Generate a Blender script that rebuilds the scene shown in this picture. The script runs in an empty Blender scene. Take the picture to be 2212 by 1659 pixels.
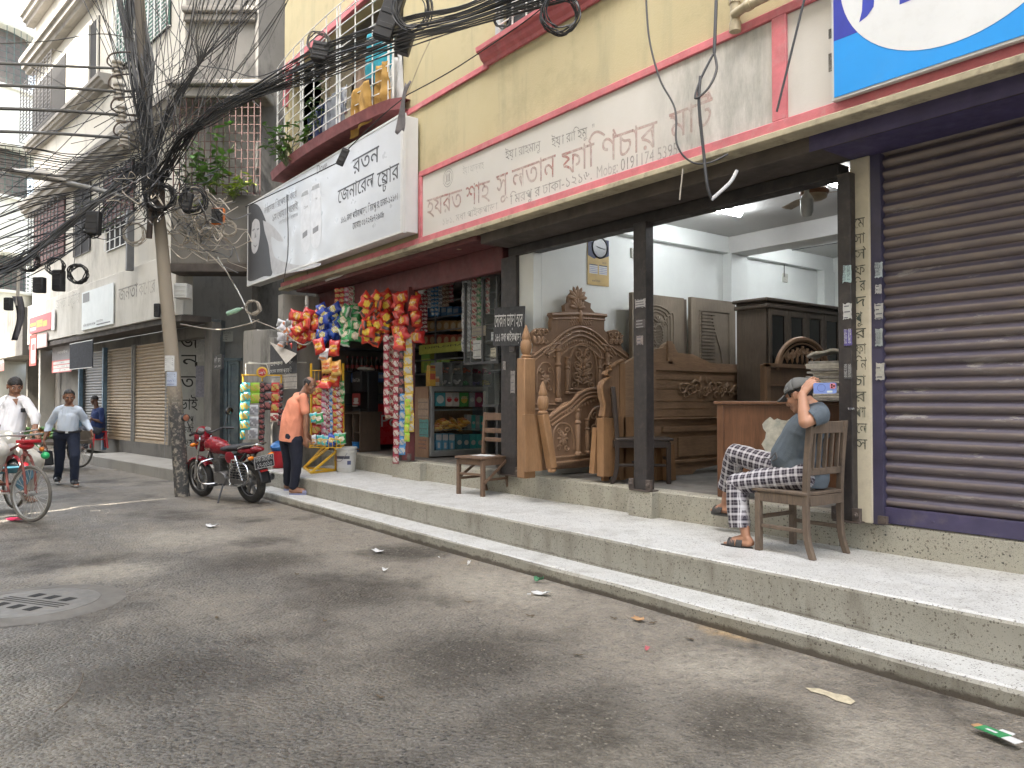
import bpy, bmesh, math, random
from math import sin, cos, pi, radians, sqrt, atan2, tan
from mathutils import Vector as V, Matrix, noise
from mathutils.geometry import tessellate_polygon
random.seed(7)
scene = bpy.context.scene
C = scene.collection
RND = random.Random(11)
# ------------------------------------------------------------------ camera
cam = bpy.data.cameras.new('camera'); cam_o = bpy.data.objects.new('camera', cam); C.objects.link(cam_o)
F_PX = 1680.0; CAM_H = 1.48
cam.sensor_width = 36; cam.lens = 36*F_PX/2212; cam.clip_end = 800; cam.clip_start = .05
YAW = radians(52.8); PITCH = radians(1.21)
cam_o.location = (0, 0, CAM_H); cam_o.rotation_euler = (pi/2+PITCH, 0, YAW)
scene.camera = cam_o
CR = cam_o.rotation_euler.to_matrix(); CO = V((0, 0, CAM_H))
# a sight line of the photograph (2212 x 1659) met with a real plane of the place
def ray(u, v): return CR @ V(((u-1106)/F_PX, (829.5-v)/F_PX, -1))
def Py(u, v, y):
    d = ray(u, v); return CO + d*(y/d.y)
def Px(u, v, x):
    d = ray(u, v); return CO + d*(x/d.x)
def Pz(u, v, z):
    d = ray(u, v); return CO + d*((z-CAM_H)/d.z)
def Pd(u, v, t): return CO + ray(u, v)*t
def Pp(u, v, p, n):
    d = ray(u, v); p = V(p); n = V(n); return CO + d*((p-CO).dot(n)/d.dot(n))
# ------------------------------------------------------------------ mesh building
class MB:
    def __init__(s): s.v = []; s.f = []; s.m = []; s.M = None; s.sm = []
    def add(s, vs, fs, m=0, smooth=False):
        b = len(s.v)
        if s.M is not None: vs = [s.M @ V(p) for p in vs]
        s.v += [tuple(p) for p in vs]
        for f in fs: s.f.append([i+b for i in f]); s.m.append(m); s.sm.append(smooth)
        return s
    def box(s, a, b, m=0):
        x0, y0, z0 = [min(a[i], b[i]) for i in range(3)]; x1, y1, z1 = [max(a[i], b[i]) for i in range(3)]
        return s.add([(x0,y0,z0),(x1,y0,z0),(x1,y1,z0),(x0,y1,z0),(x0,y0,z1),(x1,y0,z1),(x1,y1,z1),(x0,y1,z1)],
              [(0,3,2,1),(4,5,6,7),(0,1,5,4),(1,2,6,5),(2,3,7,6),(3,0,4,7)], m)
    def obox(s, c, size, mat, m=0, taper=1):
        h = [x/2 for x in size]; c = V(c); vs = []
        for z in (-1, 1):
            k = taper if z > 0 else 1
            for x, y in ((-1,-1),(1,-1),(1,1),(-1,1)): vs.append(c + mat @ V((x*h[0]*k, y*h[1]*k, z*h[2])))
        return s.add(vs, [(0,3,2,1),(4,5,6,7),(0,1,5,4),(1,2,6,5),(2,3,7,6),(3,0,4,7)], m)
    def bar(s, p, q, w, d=None, m=0, up=(0,0,1)):
        p = V(p); q = V(q); z = (q-p); L = z.length
        if L < 1e-6: return s
        z.normalize(); up = V(up)
        if abs(z.dot(up)) > .99: up = V((0,1,0)) if abs(z.y) < .9 else V((1,0,0))
        x = up.cross(z).normalized(); y = z.cross(x)
        return s.obox((p+q)/2, (w, d or w, L), Matrix((x, y, z)).transposed(), m)
    def tube(s, pts, r, seg=6, m=0, cap=True, closed=False):
        pts = [V(p) for p in pts]; n = len(pts)
        rs = r if isinstance(r, (list, tuple)) else [r]*n
        vs = []; prev = None
        for i, p in enumerate(pts):
            if closed: t = pts[(i+1) % n]-pts[i-1]
            else: t = pts[min(i+1, n-1)]-pts[max(i-1, 0)]
            if t.length < 1e-9: t = V((0,0,1))
            t.normalize()
            if prev is None: a = t.orthogonal().normalized()
            else:
                a = prev - t*prev.dot(t)
                a = a.normalized() if a.length > 1e-6 else t.orthogonal().normalized()
            prev = a; b = t.cross(a)
            for k in range(seg):
                an = 2*pi*k/seg; vs.append(p + (a*cos(an)+b*sin(an))*rs[i])
        fs = []
        for i in range(n if closed else n-1):
            j = (i+1) % n
            for k in range(seg):
                l = (k+1) % seg; fs.append((i*seg+k, i*seg+l, j*seg+l, j*seg+k))
        if cap and not closed: fs += [tuple(range(seg-1, -1, -1)), tuple((n-1)*seg+k for k in range(seg))]
        return s.add(vs, fs, m, True)
    def lathe(s, prof, c=(0,0,0), seg=20, m=0, axis=(0,0,1), sx=1, sy=1):
        z = V(axis).normalized(); x = z.orthogonal().normalized() if abs(z.z) < .99 else V((1,0,0)); y = z.cross(x)
        c = V(c); vs = []; n = len(prof)
        for r, h in prof:
            for k in range(seg):
                an = 2*pi*k/seg; vs.append(c + x*(r*cos(an)*sx)+y*(r*sin(an)*sy)+z*h)
        fs = []
        for i in range(n-1):
            for k in range(seg):
                l = (k+1) % seg; fs.append((i*seg+k, i*seg+l, (i+1)*seg+l, (i+1)*seg+k))
        if prof[0][0] > 1e-5: fs.append(tuple(range(seg-1, -1, -1)))
        if prof[-1][0] > 1e-5: fs.append(tuple((n-1)*seg+k for k in range(seg)))
        return s.add(vs, fs, m, True)
    def ball(s, c, r, m=0, seg=12, rings=8, rot=None):
        r = (r, r, r) if not isinstance(r, (tuple, list)) else r
        vs = []; c = V(c)
        for i in range(rings+1):
            th = pi*i/rings
            for k in range(seg):
                an = 2*pi*k/seg; p = V((r[0]*sin(th)*cos(an), r[1]*sin(th)*sin(an), r[2]*cos(th)))
                vs.append(c + (rot @ p if rot else p))
        fs = [(i*seg+k, (i+1)*seg+k, (i+1)*seg+(k+1) % seg, i*seg+(k+1) % seg) for i in range(rings) for k in range(seg)]
        return s.add(vs, fs, m, True)
    def prism(s, poly, o, ex, ey, depth, m=0, mside=None, holes=()):
        """flat outline in the plane (o, ex, ey), given thickness along ex x ey"""
        o = V(o); ex = V(ex); ey = V(ey); ez = ex.cross(ey).normalized()*depth
        loops = [list(poly)]+[list(h) for h in holes]
        tris = tessellate_polygon([[V((p[0], p[1], 0)) for p in l] for l in loops])
        flat = [p for l in loops for p in l]
        A = [o+ex*p[0]+ey*p[1] for p in flat]; B = [p+ez for p in A]; n = len(flat)
        def area(t): 
            a, b, c = [flat[i] for i in t]; return (b[0]-a[0])*(c[1]-a[1])-(b[1]-a[1])*(c[0]-a[0])
        tr = [t if area(t) > 0 else (t[0], t[2], t[1]) for t in tris]
        s.add(A+B, [tuple(reversed(t)) for t in tr]+[tuple(i+n for i in t) for t in tr], m)
        b = 0; sides = []
        for l in loops:
            k = len(l)
            for i in range(k): sides.append((b+i, b+(i+1) % k, b+(i+1) % k+n, b+i+n))
            b += k
        return s.add(A+B, sides, m if mside is None else mside)
    def grid(s, fn, nu, nv, m=0, smooth=True):
        vs = [fn(i/nu, j/nv) for j in range(nv+1) for i in range(nu+1)]
        fs = [(j*(nu+1)+i, j*(nu+1)+i+1, (j+1)*(nu+1)+i+1, (j+1)*(nu+1)+i) for j in range(nv) for i in range(nu)]
        return s.add(vs, fs, m, smooth)
    def build(s, name, mats, parent=None, bevel=0, solid=0, sharp=40, fixn=True, isl=False, **kw):
        if isl:   # separate pieces become separate objects
            p = list(range(len(s.v)))
            def fd(a):
                while p[a] != a: p[a] = p[p[a]]; a = p[a]
                return a
            for f in s.f:
                for q in f[1:]: p[fd(q)] = fd(f[0])
            g = {}
            for i, f in enumerate(s.f): g.setdefault(fd(f[0]), []).append(i)
            for ids in g.values():
                m = MB(); mp = {}
                for i in ids: m.f.append([mp.setdefault(q, len(mp)) for q in s.f[i]]); m.m.append(s.m[i]); m.sm.append(s.sm[i])
                m.v = [s.v[q] for q in mp]; o = m.build(name, mats, parent, bevel, solid, sharp, fixn, **kw)
            return o
        me = bpy.data.meshes.new(name); me.from_pydata(s.v, [], s.f)
        if not isinstance(mats, (list, tuple)): mats = [mats]
        for mt in mats: me.materials.append(mt)
        me.polygons.foreach_set('material_index', s.m)
        me.polygons.foreach_set('use_smooth', s.sm if not bevel else [True]*len(s.f))
        if fixn:
            bm = bmesh.new(); bm.from_mesh(me); bmesh.ops.recalc_face_normals(bm, faces=bm.faces); bm.to_mesh(me); bm.free()
        me.update()
        if any(s.sm) or bevel: me.set_sharp_from_angle(angle=radians(sharp))
        o = bpy.data.objects.new(name, me); C.objects.link(o)
        if parent is not None: o.parent = parent
        if solid:
            md = o.modifiers.new('s', 'SOLIDIFY'); md.thickness = solid; md.offset = 0
        if bevel:
            md = o.modifiers.new('b', 'BEVEL'); md.width = bevel; md.segments = 2; md.limit_method = 'ANGLE'; md.angle_limit = radians(35); md.harden_normals = False
        tag(o, **kw)
        return o
def tag(o, label=None, cat=None, group=None, kind=None):
    if label: o['label'] = label
    if cat: o['category'] = cat
    if group: o['group'] = group
    if kind: o['kind'] = kind
    return o
def thing(name, label, cat, loc=(0,0,0), rz=0, group=None):
    o = bpy.data.objects.new(name, None); C.objects.link(o); o.location = loc; o.rotation_euler = (0, 0, rz); o.empty_display_size = .1
    return tag(o, label, cat, group)
KIDS = {}
def copy_tree(o, parent=None):
    c = o.copy(); C.objects.link(c)
    if parent is not None: c.parent = parent
    for ch in list(o.children): copy_tree(ch, c)
    return c
def Rz(a): return Matrix.Rotation(a, 3, 'Z')
def rot(ax, a): return Matrix.Rotation(a, 3, ax)
def frame(o, ex, ey):
    ex = V(ex).normalized(); ey = V(ey); ey = (ey-ex*ey.dot(ex)).normalized(); ez = ex.cross(ey)
    m = Matrix((ex, ey, ez)).transposed().to_4x4(); m.translation = V(o); return m
def bez(pts, n=8):
    """smooth curve through points"""
    pts = [V(p) for p in pts]; out = []
    for i in range(len(pts)-1):
        p0 = pts[max(i-1, 0)]; p1 = pts[i]; p2 = pts[i+1]; p3 = pts[min(i+2, len(pts)-1)]
        for k in range(n):
            t = k/n; out.append(.5*((2*p1)+(p2-p0)*t+(2*p0-5*p1+4*p2-p3)*t*t+(3*p1-p0-3*p2+p3)*t**3))
    return out+[pts[-1]]
# ------------------------------------------------------------------ materials
MATS = {}
class NT:
    def __init__(s, name):
        s.mat = bpy.data.materials.new(name); s.mat.use_nodes = True; s.t = s.mat.node_tree; s.n = s.t.nodes; s.l = s.t.links
        s.b = s.n['Principled BSDF']; s.tc = None
    def node(s, typ, **kw):
        n = s.n.new(typ)
        for k, v in kw.items():
            if k.startswith('_'): setattr(n, k[1:], v)
            else:
                k = k.replace('__', ' ')
                if isinstance(v, bpy.types.NodeSocket): s.l.new(v, n.inputs[k])
                else: n.inputs[k].default_value = v
        return n
    def co(s, scale=(1,1,1), rot=(0,0,0), kind='Object'):
        if s.tc is None: s.tc = s.n.new('ShaderNodeTexCoord')
        if scale == (1,1,1) and rot == (0,0,0): return s.tc.outputs[kind]
        m = s.node('ShaderNodeMapping', Scale=scale, Rotation=rot, Vector=s.tc.outputs[kind]); return m.outputs[0]
    def noise(s, scale, detail=4, rough=.55, vec=None, dist=0): 
        return s.node('ShaderNodeTexNoise', Scale=scale, Detail=detail, Roughness=rough, Distortion=dist, Vector=vec or s.co()).outputs[0]
    def ramp(s, fac, stops, interp='LINEAR'):
        r = s.n.new('ShaderNodeValToRGB'); s.l.new(fac, r.inputs[0]); e = r.color_ramp.elements; r.color_ramp.interpolation = interp
        while len(e) < len(stops): e.new(.5)
        for x, (p, c) in zip(e, stops):
            x.position = p; x.color = (*c, 1) if isinstance(c, (tuple, list)) else (c, c, c, 1)
        return r.outputs[0]
    def mix(s, fac, a, b, mode='MIX'):
        m = s.n.new('ShaderNodeMix'); m.data_type = 'RGBA'; m.blend_type = mode
        for k, v in ((0, fac), (6, a), (7, b)):
            if isinstance(v, bpy.types.NodeSocket): s.l.new(v, m.inputs[k])
            elif k == 0: m.inputs[0].default_value = v
            else: m.inputs[k].default_value = (*v, 1)
        return m.outputs[2]
    def math(s, op, a, b=0, clamp=False):
        m = s.n.new('ShaderNodeMath'); m.operation = op; m.use_clamp = clamp
        for i, v in enumerate((a, b)):
            if isinstance(v, bpy.types.NodeSocket): s.l.new(v, m.inputs[i])
            else: m.inputs[i].default_value = v
        return m.outputs[0]
    def sep(s, vec=None):
        n = s.node('ShaderNodeSeparateXYZ', Vector=vec or s.co()); return n.outputs
    def bump(s, h, strength=.3, dist=.01):
        b = s.node('ShaderNodeBump', Strength=strength, Distance=dist, Height=h); s.l.new(b.outputs[0], s.b.inputs['Normal'])
    def out(s, col=None, rough=None, metal=None, spec=None, **kw):
        for k, v in (('Base Color', col), ('Roughness', rough), ('Metallic', metal), ('Specular IOR Level', spec)):
            if v is None: continue
            if isinstance(v, bpy.types.NodeSocket): s.l.new(v, s.b.inputs[k])
            elif k == 'Base Color': s.b.inputs[k].default_value = (*v, 1)
            else: s.b.inputs[k].default_value = v
        for k, v in kw.items():
            s.b.inputs[k.replace('__', ' ')].default_value = v
        return s.mat
def lerp3(a, b, t): return tuple(a[i]*(1-t)+b[i]*t for i in range(3))
def mul3(a, k): return tuple(min(1, x*k) for x in a)
def M(name, col, rough=.6, var=.25, scale=7, bump=.15, bscale=90, metal=0, dirt=0, dcol=(.05,.045,.04), dscale=3, spec=.5):
    """a plain surface with uneven tone, fine relief and optional dirt blotches"""
    if name in MATS: return MATS[name]
    t = NT(name)
    n = t.noise(scale, 6, .6)
    c = t.ramp(n, [(.3, mul3(col, 1-var)), (.7, mul3(col, 1+var*.6))])
    if dirt:
        d = t.ramp(t.noise(dscale, 8, .7), [(.52, 0), (.52+.2, dirt)])
        c = t.mix(d, c, dcol)
    r = t.ramp(t.noise(scale*2.3, 3), [(.3, max(.03, rough-.1)), (.7, min(1, rough+.1))])
    if bump: t.bump(t.noise(bscale, 3), bump, .006)
    MATS[name] = t.out(c, r, metal, spec); return MATS[name]
def flat(name, col, rough=.5, metal=0, spec=.5, **kw):
    if name not in MATS:
        t = NT(name); n = t.noise(9, 4); c = t.ramp(n, [(.3, mul3(col, .88)), (.7, mul3(col, 1.08))])
        MATS[name] = t.out(c, rough, metal, spec, **kw)
    return MATS[name]
def emit(name, col, k):
    if name not in MATS: MATS[name] = NT(name).out(col, .5, Emission__Color=(*col, 1), Emission__Strength=k)
    return MATS[name]
def wood(name, c1, c2, axis='Z', scale=1.0, rough=.5, dirt=.0, dcol=(.1,.09,.08)):
    if name in MATS: return MATS[name]
    t = NT(name); sc = {'X': (.09,1,1), 'Y': (1,.09,1), 'Z': (1,1,.09)}[axis]; sc = tuple(x*scale for x in sc)
    v = t.co(sc); n = t.noise(28, 7, .65, v, .6); n2 = t.noise(140, 3, .6, v)
    c = t.ramp(n, [(.25, c1), (.5, lerp3(c1, c2, .6)), (.72, c2)])
    c = t.mix(.25, c, t.ramp(n2, [(.35, mul3(c1, .6)), (.65, c2)]))
    c = t.mix(1, c, t.ramp(t.noise(2.5, 5), [(.3, .72), (.7, 1.05)]), 'MULTIPLY')
    if dirt: c = t.mix(t.ramp(t.noise(6, 9, .75), [(.5, 0), (.72, dirt)]), c, dcol)
    t.bump(n2, .2, .003)
    MATS[name] = t.out(c, t.ramp(n, [(.3, rough-.08), (.7, rough+.12)])); return MATS[name]
# ------------------------------------------------------------------ lettering (Bengali set glyph by glyph in visual order)
_GL = {}
def _glyph(ch, bold):
    k = (ch, bold)
    if k in _GL: return _GL[k]
    def geo(s):
        cu = bpy.data.curves.new('g', 'FONT'); cu.body = s; cu.fill_mode = 'NONE'; cu.resolution_u = 3; cu.offset = bold
        o = bpy.data.objects.new('g', cu); C.objects.link(o); dg = bpy.context.evaluated_depsgraph_get()
        me = bpy.data.meshes.new_from_object(o.evaluated_get(dg)); vs = [v.co.copy() for v in me.vertices]; es = [tuple(e.vertices) for e in me.edges]
        bpy.data.meshes.remove(me); bpy.data.objects.remove(o); bpy.data.curves.remove(cu); return vs, es
    def w(s):
        vs, _ = geo(s); return max(v.x for v in vs)-min(v.x for v in vs)
    vs, es = geo(ch); adv = w('|'+ch+'|')-w('||')
    nb = {}
    for a, b in es: nb.setdefault(a, []).append(b); nb.setdefault(b, []).append(a)
    seen = set(); loops = []
    for st in range(len(vs)):
        if st in seen or st not in nb: continue
        lp = [st]; seen.add(st); cur = st
        while True:
            nx = [q for q in nb[cur] if q not in seen]
            if not nx: break
            cur = nx[0]; seen.add(cur); lp.append(cur)
        if len(lp) > 2: loops.append([(vs[i].x, vs[i].y) for i in lp])
    def inside(p, l):
        c = False; j = len(l)-1
        for i in range(len(l)):
            if (l[i][1] > p[1]) != (l[j][1] > p[1]) and p[0] < (l[j][0]-l[i][0])*(p[1]-l[i][1])/(l[j][1]-l[i][1]+1e-12)+l[i][0]: c = not c
            j = i
        return c
    def ar(l): return sum(l[i-1][0]*l[i][1]-l[i][0]*l[i-1][1] for i in range(len(l)))/2
    loops.sort(key=lambda l: -abs(ar(l)))
    outers = []
    for l in loops:
        host = None
        for o in outers:
            if sum(inside(p, o[0]) for p in l[::max(1, len(l)//7)]) >= len(l[::max(1, len(l)//7)])-1 and all(inside(p, o[0]) for p in l): host = o
        if host is not None and abs(ar(l)) > 1e-6: host[1].append(l)
        else: outers.append((l, []))
    polys = []
    for o, hs in outers:
        ls = [o]+hs; fl = [p for l in ls for p in l]
        tr = tessellate_polygon([[V((p[0], p[1], 0)) for p in l] for l in ls])
        polys.append((fl, [tuple(t) for t in tr]))
    _GL[k] = (polys, adv); return _GL[k]
_REPH = [[(-.02,.78),(.10,.60),(.15,.62),(.05,.80)]]
_YA = [[(.02,.44),(.14,.62),(.26,.62),(.26,.0),(.20,.0),(.20,.36),(.08,.28),(.09,.36),(.19,.45),(.19,.55),(.14,.55)]]
def text_polys(s, bold=0.0):
    """list of (points, tris) for one line; ^ reph over the last letter, ` ya-phala, _x small x hung under the last letter"""
    x = 0; out = []; i = 0; last = 0
    while i < len(s):
        ch = s[i]
        if ch == ' ': x += .26; i += 1; continue
        if ch == '^':
            for l in _REPH: out.append(([(p[0]+x-.16, p[1]) for p in l], [(0,1,2),(0,2,3)]))
            i += 1; continue
        if ch == '`':
            for l in _YA:
                tr = tessellate_polygon([[V((p[0], p[1], 0)) for p in l]]); out.append(([(p[0]+x, p[1]) for p in l], tr))
            out.append(([(x-.02,.57),(x+.32,.57),(x+.32,.63),(x-.02,.63)], [(0,1,2),(0,2,3)])); x += .30; i += 1; continue
        if ch == '_':
            polys, adv = _glyph(s[i+1], bold)
            for fl, tr in polys: out.append(([(last+p[0]*.62+.1, p[1]*.55-.3) for p in fl], tr))
            i += 2; continue
        polys, adv = _glyph(ch, bold)
        for fl, tr in polys: out.append(([(p[0]+x, p[1]) for p in fl], tr))
        last = x; x += adv; i += 1
    return out, x
def lettering(mb, s, o, ex, ey, size=None, width=None, bold=0.0, m=0, align='l', shear=0, fit_h=None, lift=.0008):
    """set a line of text in the plane (o, ex, ey) as thin faces proud of the surface behind it"""
    polys, w = text_polys(s, bold); o = V(o); ex = V(ex); ey = V(ey); n = ex.cross(ey).normalized()
    if size is None: size = width/max(w, .01)
    kx = size if width is None else width/max(w, .01)
    sh = {'l': 0, 'c': -w/2, 'r': -w}[align]
    for i, (fl, tr) in enumerate(polys):
        vs = [o+ex*((p[0]+sh)*kx+shear*p[1]*size)+ey*(p[1]*size)+n*(lift+.0004*(i % 5)) for p in fl]
        fs = []
        for t in tr:
            a, b, c = [fl[q] for q in t]
            fs.append(t if (b[0]-a[0])*(c[1]-a[1])-(b[1]-a[1])*(c[0]-a[0]) > 0 else (t[0], t[2], t[1]))
        mb.add(vs, fs, m)
    return w*kx
# ------------------------------------------------------------------ soft bodies: overlapping round forms fused into one surface
def capsule(mb, p, q, r0, r1, seg=14, sq=1, up=None):
    p = V(p); q = V(q); z = q-p; L = z.length or 1e-4; z = z/L if L > 1e-4 else V((0,0,1))
    x = (V(up)-z*V(up).dot(z)).normalized() if up is not None else z.orthogonal().normalized(); y = z.cross(x); vs = []; rings = []
    for i in range(6): th = pi/2*(1-i/5); rings.append((r0*cos(th), -r0*sin(th)))
    for i in range(6): th = pi/2*i/5; rings.append((r1*cos(th), L+r1*sin(th)))
    for r, h in rings:
        for k in range(seg):
            a = 2*pi*k/seg; vs.append(p+x*(max(r, 1e-4)*cos(a))+y*(max(r, 1e-4)*sin(a)*sq)+z*h)
    n = len(rings)
    fs = [(i*seg+k, i*seg+(k+1) % seg, (i+1)*seg+(k+1) % seg, (i+1)*seg+k) for i in range(n-1) for k in range(seg)]
    fs += [tuple(range(seg-1, -1, -1)), tuple((n-1)*seg+k for k in range(seg))]
    mb.add(vs, fs, 0, True)
def fuse(mb, voxel=.008, smooth=4, wr=None):
    """voxel-union the forms of mb; returns (verts, faces)"""
    me = bpy.data.meshes.new('f'); me.from_pydata(mb.v, [], mb.f); o = bpy.data.objects.new('f', me); C.objects.link(o)
    r = o.modifiers.new('r', 'REMESH'); r.mode = 'VOXEL'; r.voxel_size = voxel; r.adaptivity = 0
    if smooth:
        k = o.modifiers.new('s', 'SMOOTH'); k.iterations = smooth; k.factor = .5
    dg = bpy.context.evaluated_depsgraph_get(); m2 = bpy.data.meshes.new_from_object(o.evaluated_get(dg))
    vs = [v.co.copy() for v in m2.vertices]; ns = [v.normal.copy() for v in m2.vertices]; fs = [tuple(p.vertices) for p in m2.polygons]
    bpy.data.objects.remove(o); bpy.data.meshes.remove(me); bpy.data.meshes.remove(m2)
    if wr: vs = [v+n*wr(v) for v, n in zip(vs, ns)]
    return vs, fs
# ================================================================== light and sky
w = bpy.data.worlds.new('World'); scene.world = w; w.use_nodes = True
SUN_EL = radians(52); sun_from = V((.21, -.977, 0)).normalized()*cos(SUN_EL)+V((0,0,sin(SUN_EL)))
sk = w.node_tree.nodes.new('ShaderNodeTexSky'); sk.sky_type = 'NISHITA'; sk.sun_disc = False
sk.sun_elevation = SUN_EL; sk.sun_rotation = atan2(sun_from.x, sun_from.y); sk.dust_density = 5; sk.air_density = 1.2; sk.ozone_density = .6
bg = w.node_tree.nodes['Background']; hs_n = w.node_tree.nodes.new('ShaderNodeHueSaturation'); hs_n.inputs['Saturation'].default_value = .55; w.node_tree.links.new(sk.outputs[0], hs_n.inputs['Color']); w.node_tree.links.new(hs_n.outputs[0], bg.inputs[0]); bg.inputs[1].default_value = .15
sl = bpy.data.lights.new('sun', 'SUN'); sl.energy = 3.2; sl.angle = radians(.5); sl.color = (1, .93, .82)
so = bpy.data.objects.new('sun', sl); C.objects.link(so); so.rotation_euler = sun_from.to_track_quat('Z', 'Y').to_euler(); so.location = (0, -10, 30)
scene.view_settings.view_transform = 'Standard'; scene.view_settings.look = 'None'; scene.view_settings.gamma = 1
scene.view_settings.exposure = 2.95
scene.render.engine = 'CYCLES'
cy = scene.cycles; cy.use_denoising = True; cy.max_bounces = 7; cy.diffuse_bounces = 5; cy.glossy_bounces = 3; cy.transmission_bounces = 5; cy.transparent_max_bounces = 8
cy.caustics_reflective = False; cy.caustics_refractive = False; cy.sample_clamp_indirect = 6
# ================================================================== setting materials
def terrazzo(name, base, base2, chip_scale, chip_amt, dirt, rough):
    t = NT(name)
    vo = t.node('ShaderNodeTexVoronoi', _distance='MANHATTAN', Scale=chip_scale, Randomness=1.0, Vector=t.mix(.02, t.co(), t.node('ShaderNodeTexNoise', Scale=90.0, Vector=t.co()).outputs['Color']))
    rnd = t.sep(vo.outputs['Color'])
    chip = t.math('MULTIPLY', t.math('LESS_THAN', vo.outputs['Distance'], t.math('ADD', .30, t.math('MULTIPLY', rnd[2], .34))), t.math('LESS_THAN', rnd[0], chip_amt))
    vo2 = t.node('ShaderNodeTexVoronoi', Scale=chip_scale*2.3, Vector=t.co()); r2 = t.sep(vo2.outputs['Color'])
    chip2 = t.math('MULTIPLY', t.math('LESS_THAN', vo2.outputs['Distance'], .34), t.math('LESS_THAN', r2[1], chip_amt*1.2))
    c = t.mix(t.noise(3.2, 6, .65), base, base2)
    c = t.mix(t.math('MULTIPLY', chip2, .65), c, (.16,.15,.13))
    c = t.mix(t.math('MULTIPLY', chip, .9), c, t.mix(rnd[1], (.025,.025,.023), (.15,.13,.10)))
    # drips and grime run down the risers
    d = t.ramp(t.noise(2.2, 9, .72, t.co((1.6,1.6,.5))), [(.5, 0), (.75, dirt)])
    c = t.mix(d, c, (.14,.125,.10))
    k = t.ramp(t.noise(9, 4, .6, t.co((1,1,.12))), [(.66, 0), (.78, dirt*.9)])
    c = t.mix(k, c, (.06,.055,.05))
    # grime line where the steps meet the road and each other
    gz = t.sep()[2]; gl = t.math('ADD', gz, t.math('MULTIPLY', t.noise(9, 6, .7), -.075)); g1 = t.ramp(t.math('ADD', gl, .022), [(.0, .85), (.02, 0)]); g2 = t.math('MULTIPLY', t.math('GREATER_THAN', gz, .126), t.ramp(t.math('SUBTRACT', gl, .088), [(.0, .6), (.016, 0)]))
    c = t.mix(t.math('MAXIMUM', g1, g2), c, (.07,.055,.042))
    t.bump(t.noise(130, 3), .15, .004)
    return t.out(c, t.ramp(t.noise(6, 4), [(.3, rough-.12), (.7, rough+.12)]))
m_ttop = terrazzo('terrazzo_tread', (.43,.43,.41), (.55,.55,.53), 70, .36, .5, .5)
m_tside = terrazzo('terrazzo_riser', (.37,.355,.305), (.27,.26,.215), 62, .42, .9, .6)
m_tback = terrazzo('terrazzo_plinth', (.39,.375,.31), (.31,.295,.24), 58, .45, .6, .55)
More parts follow.
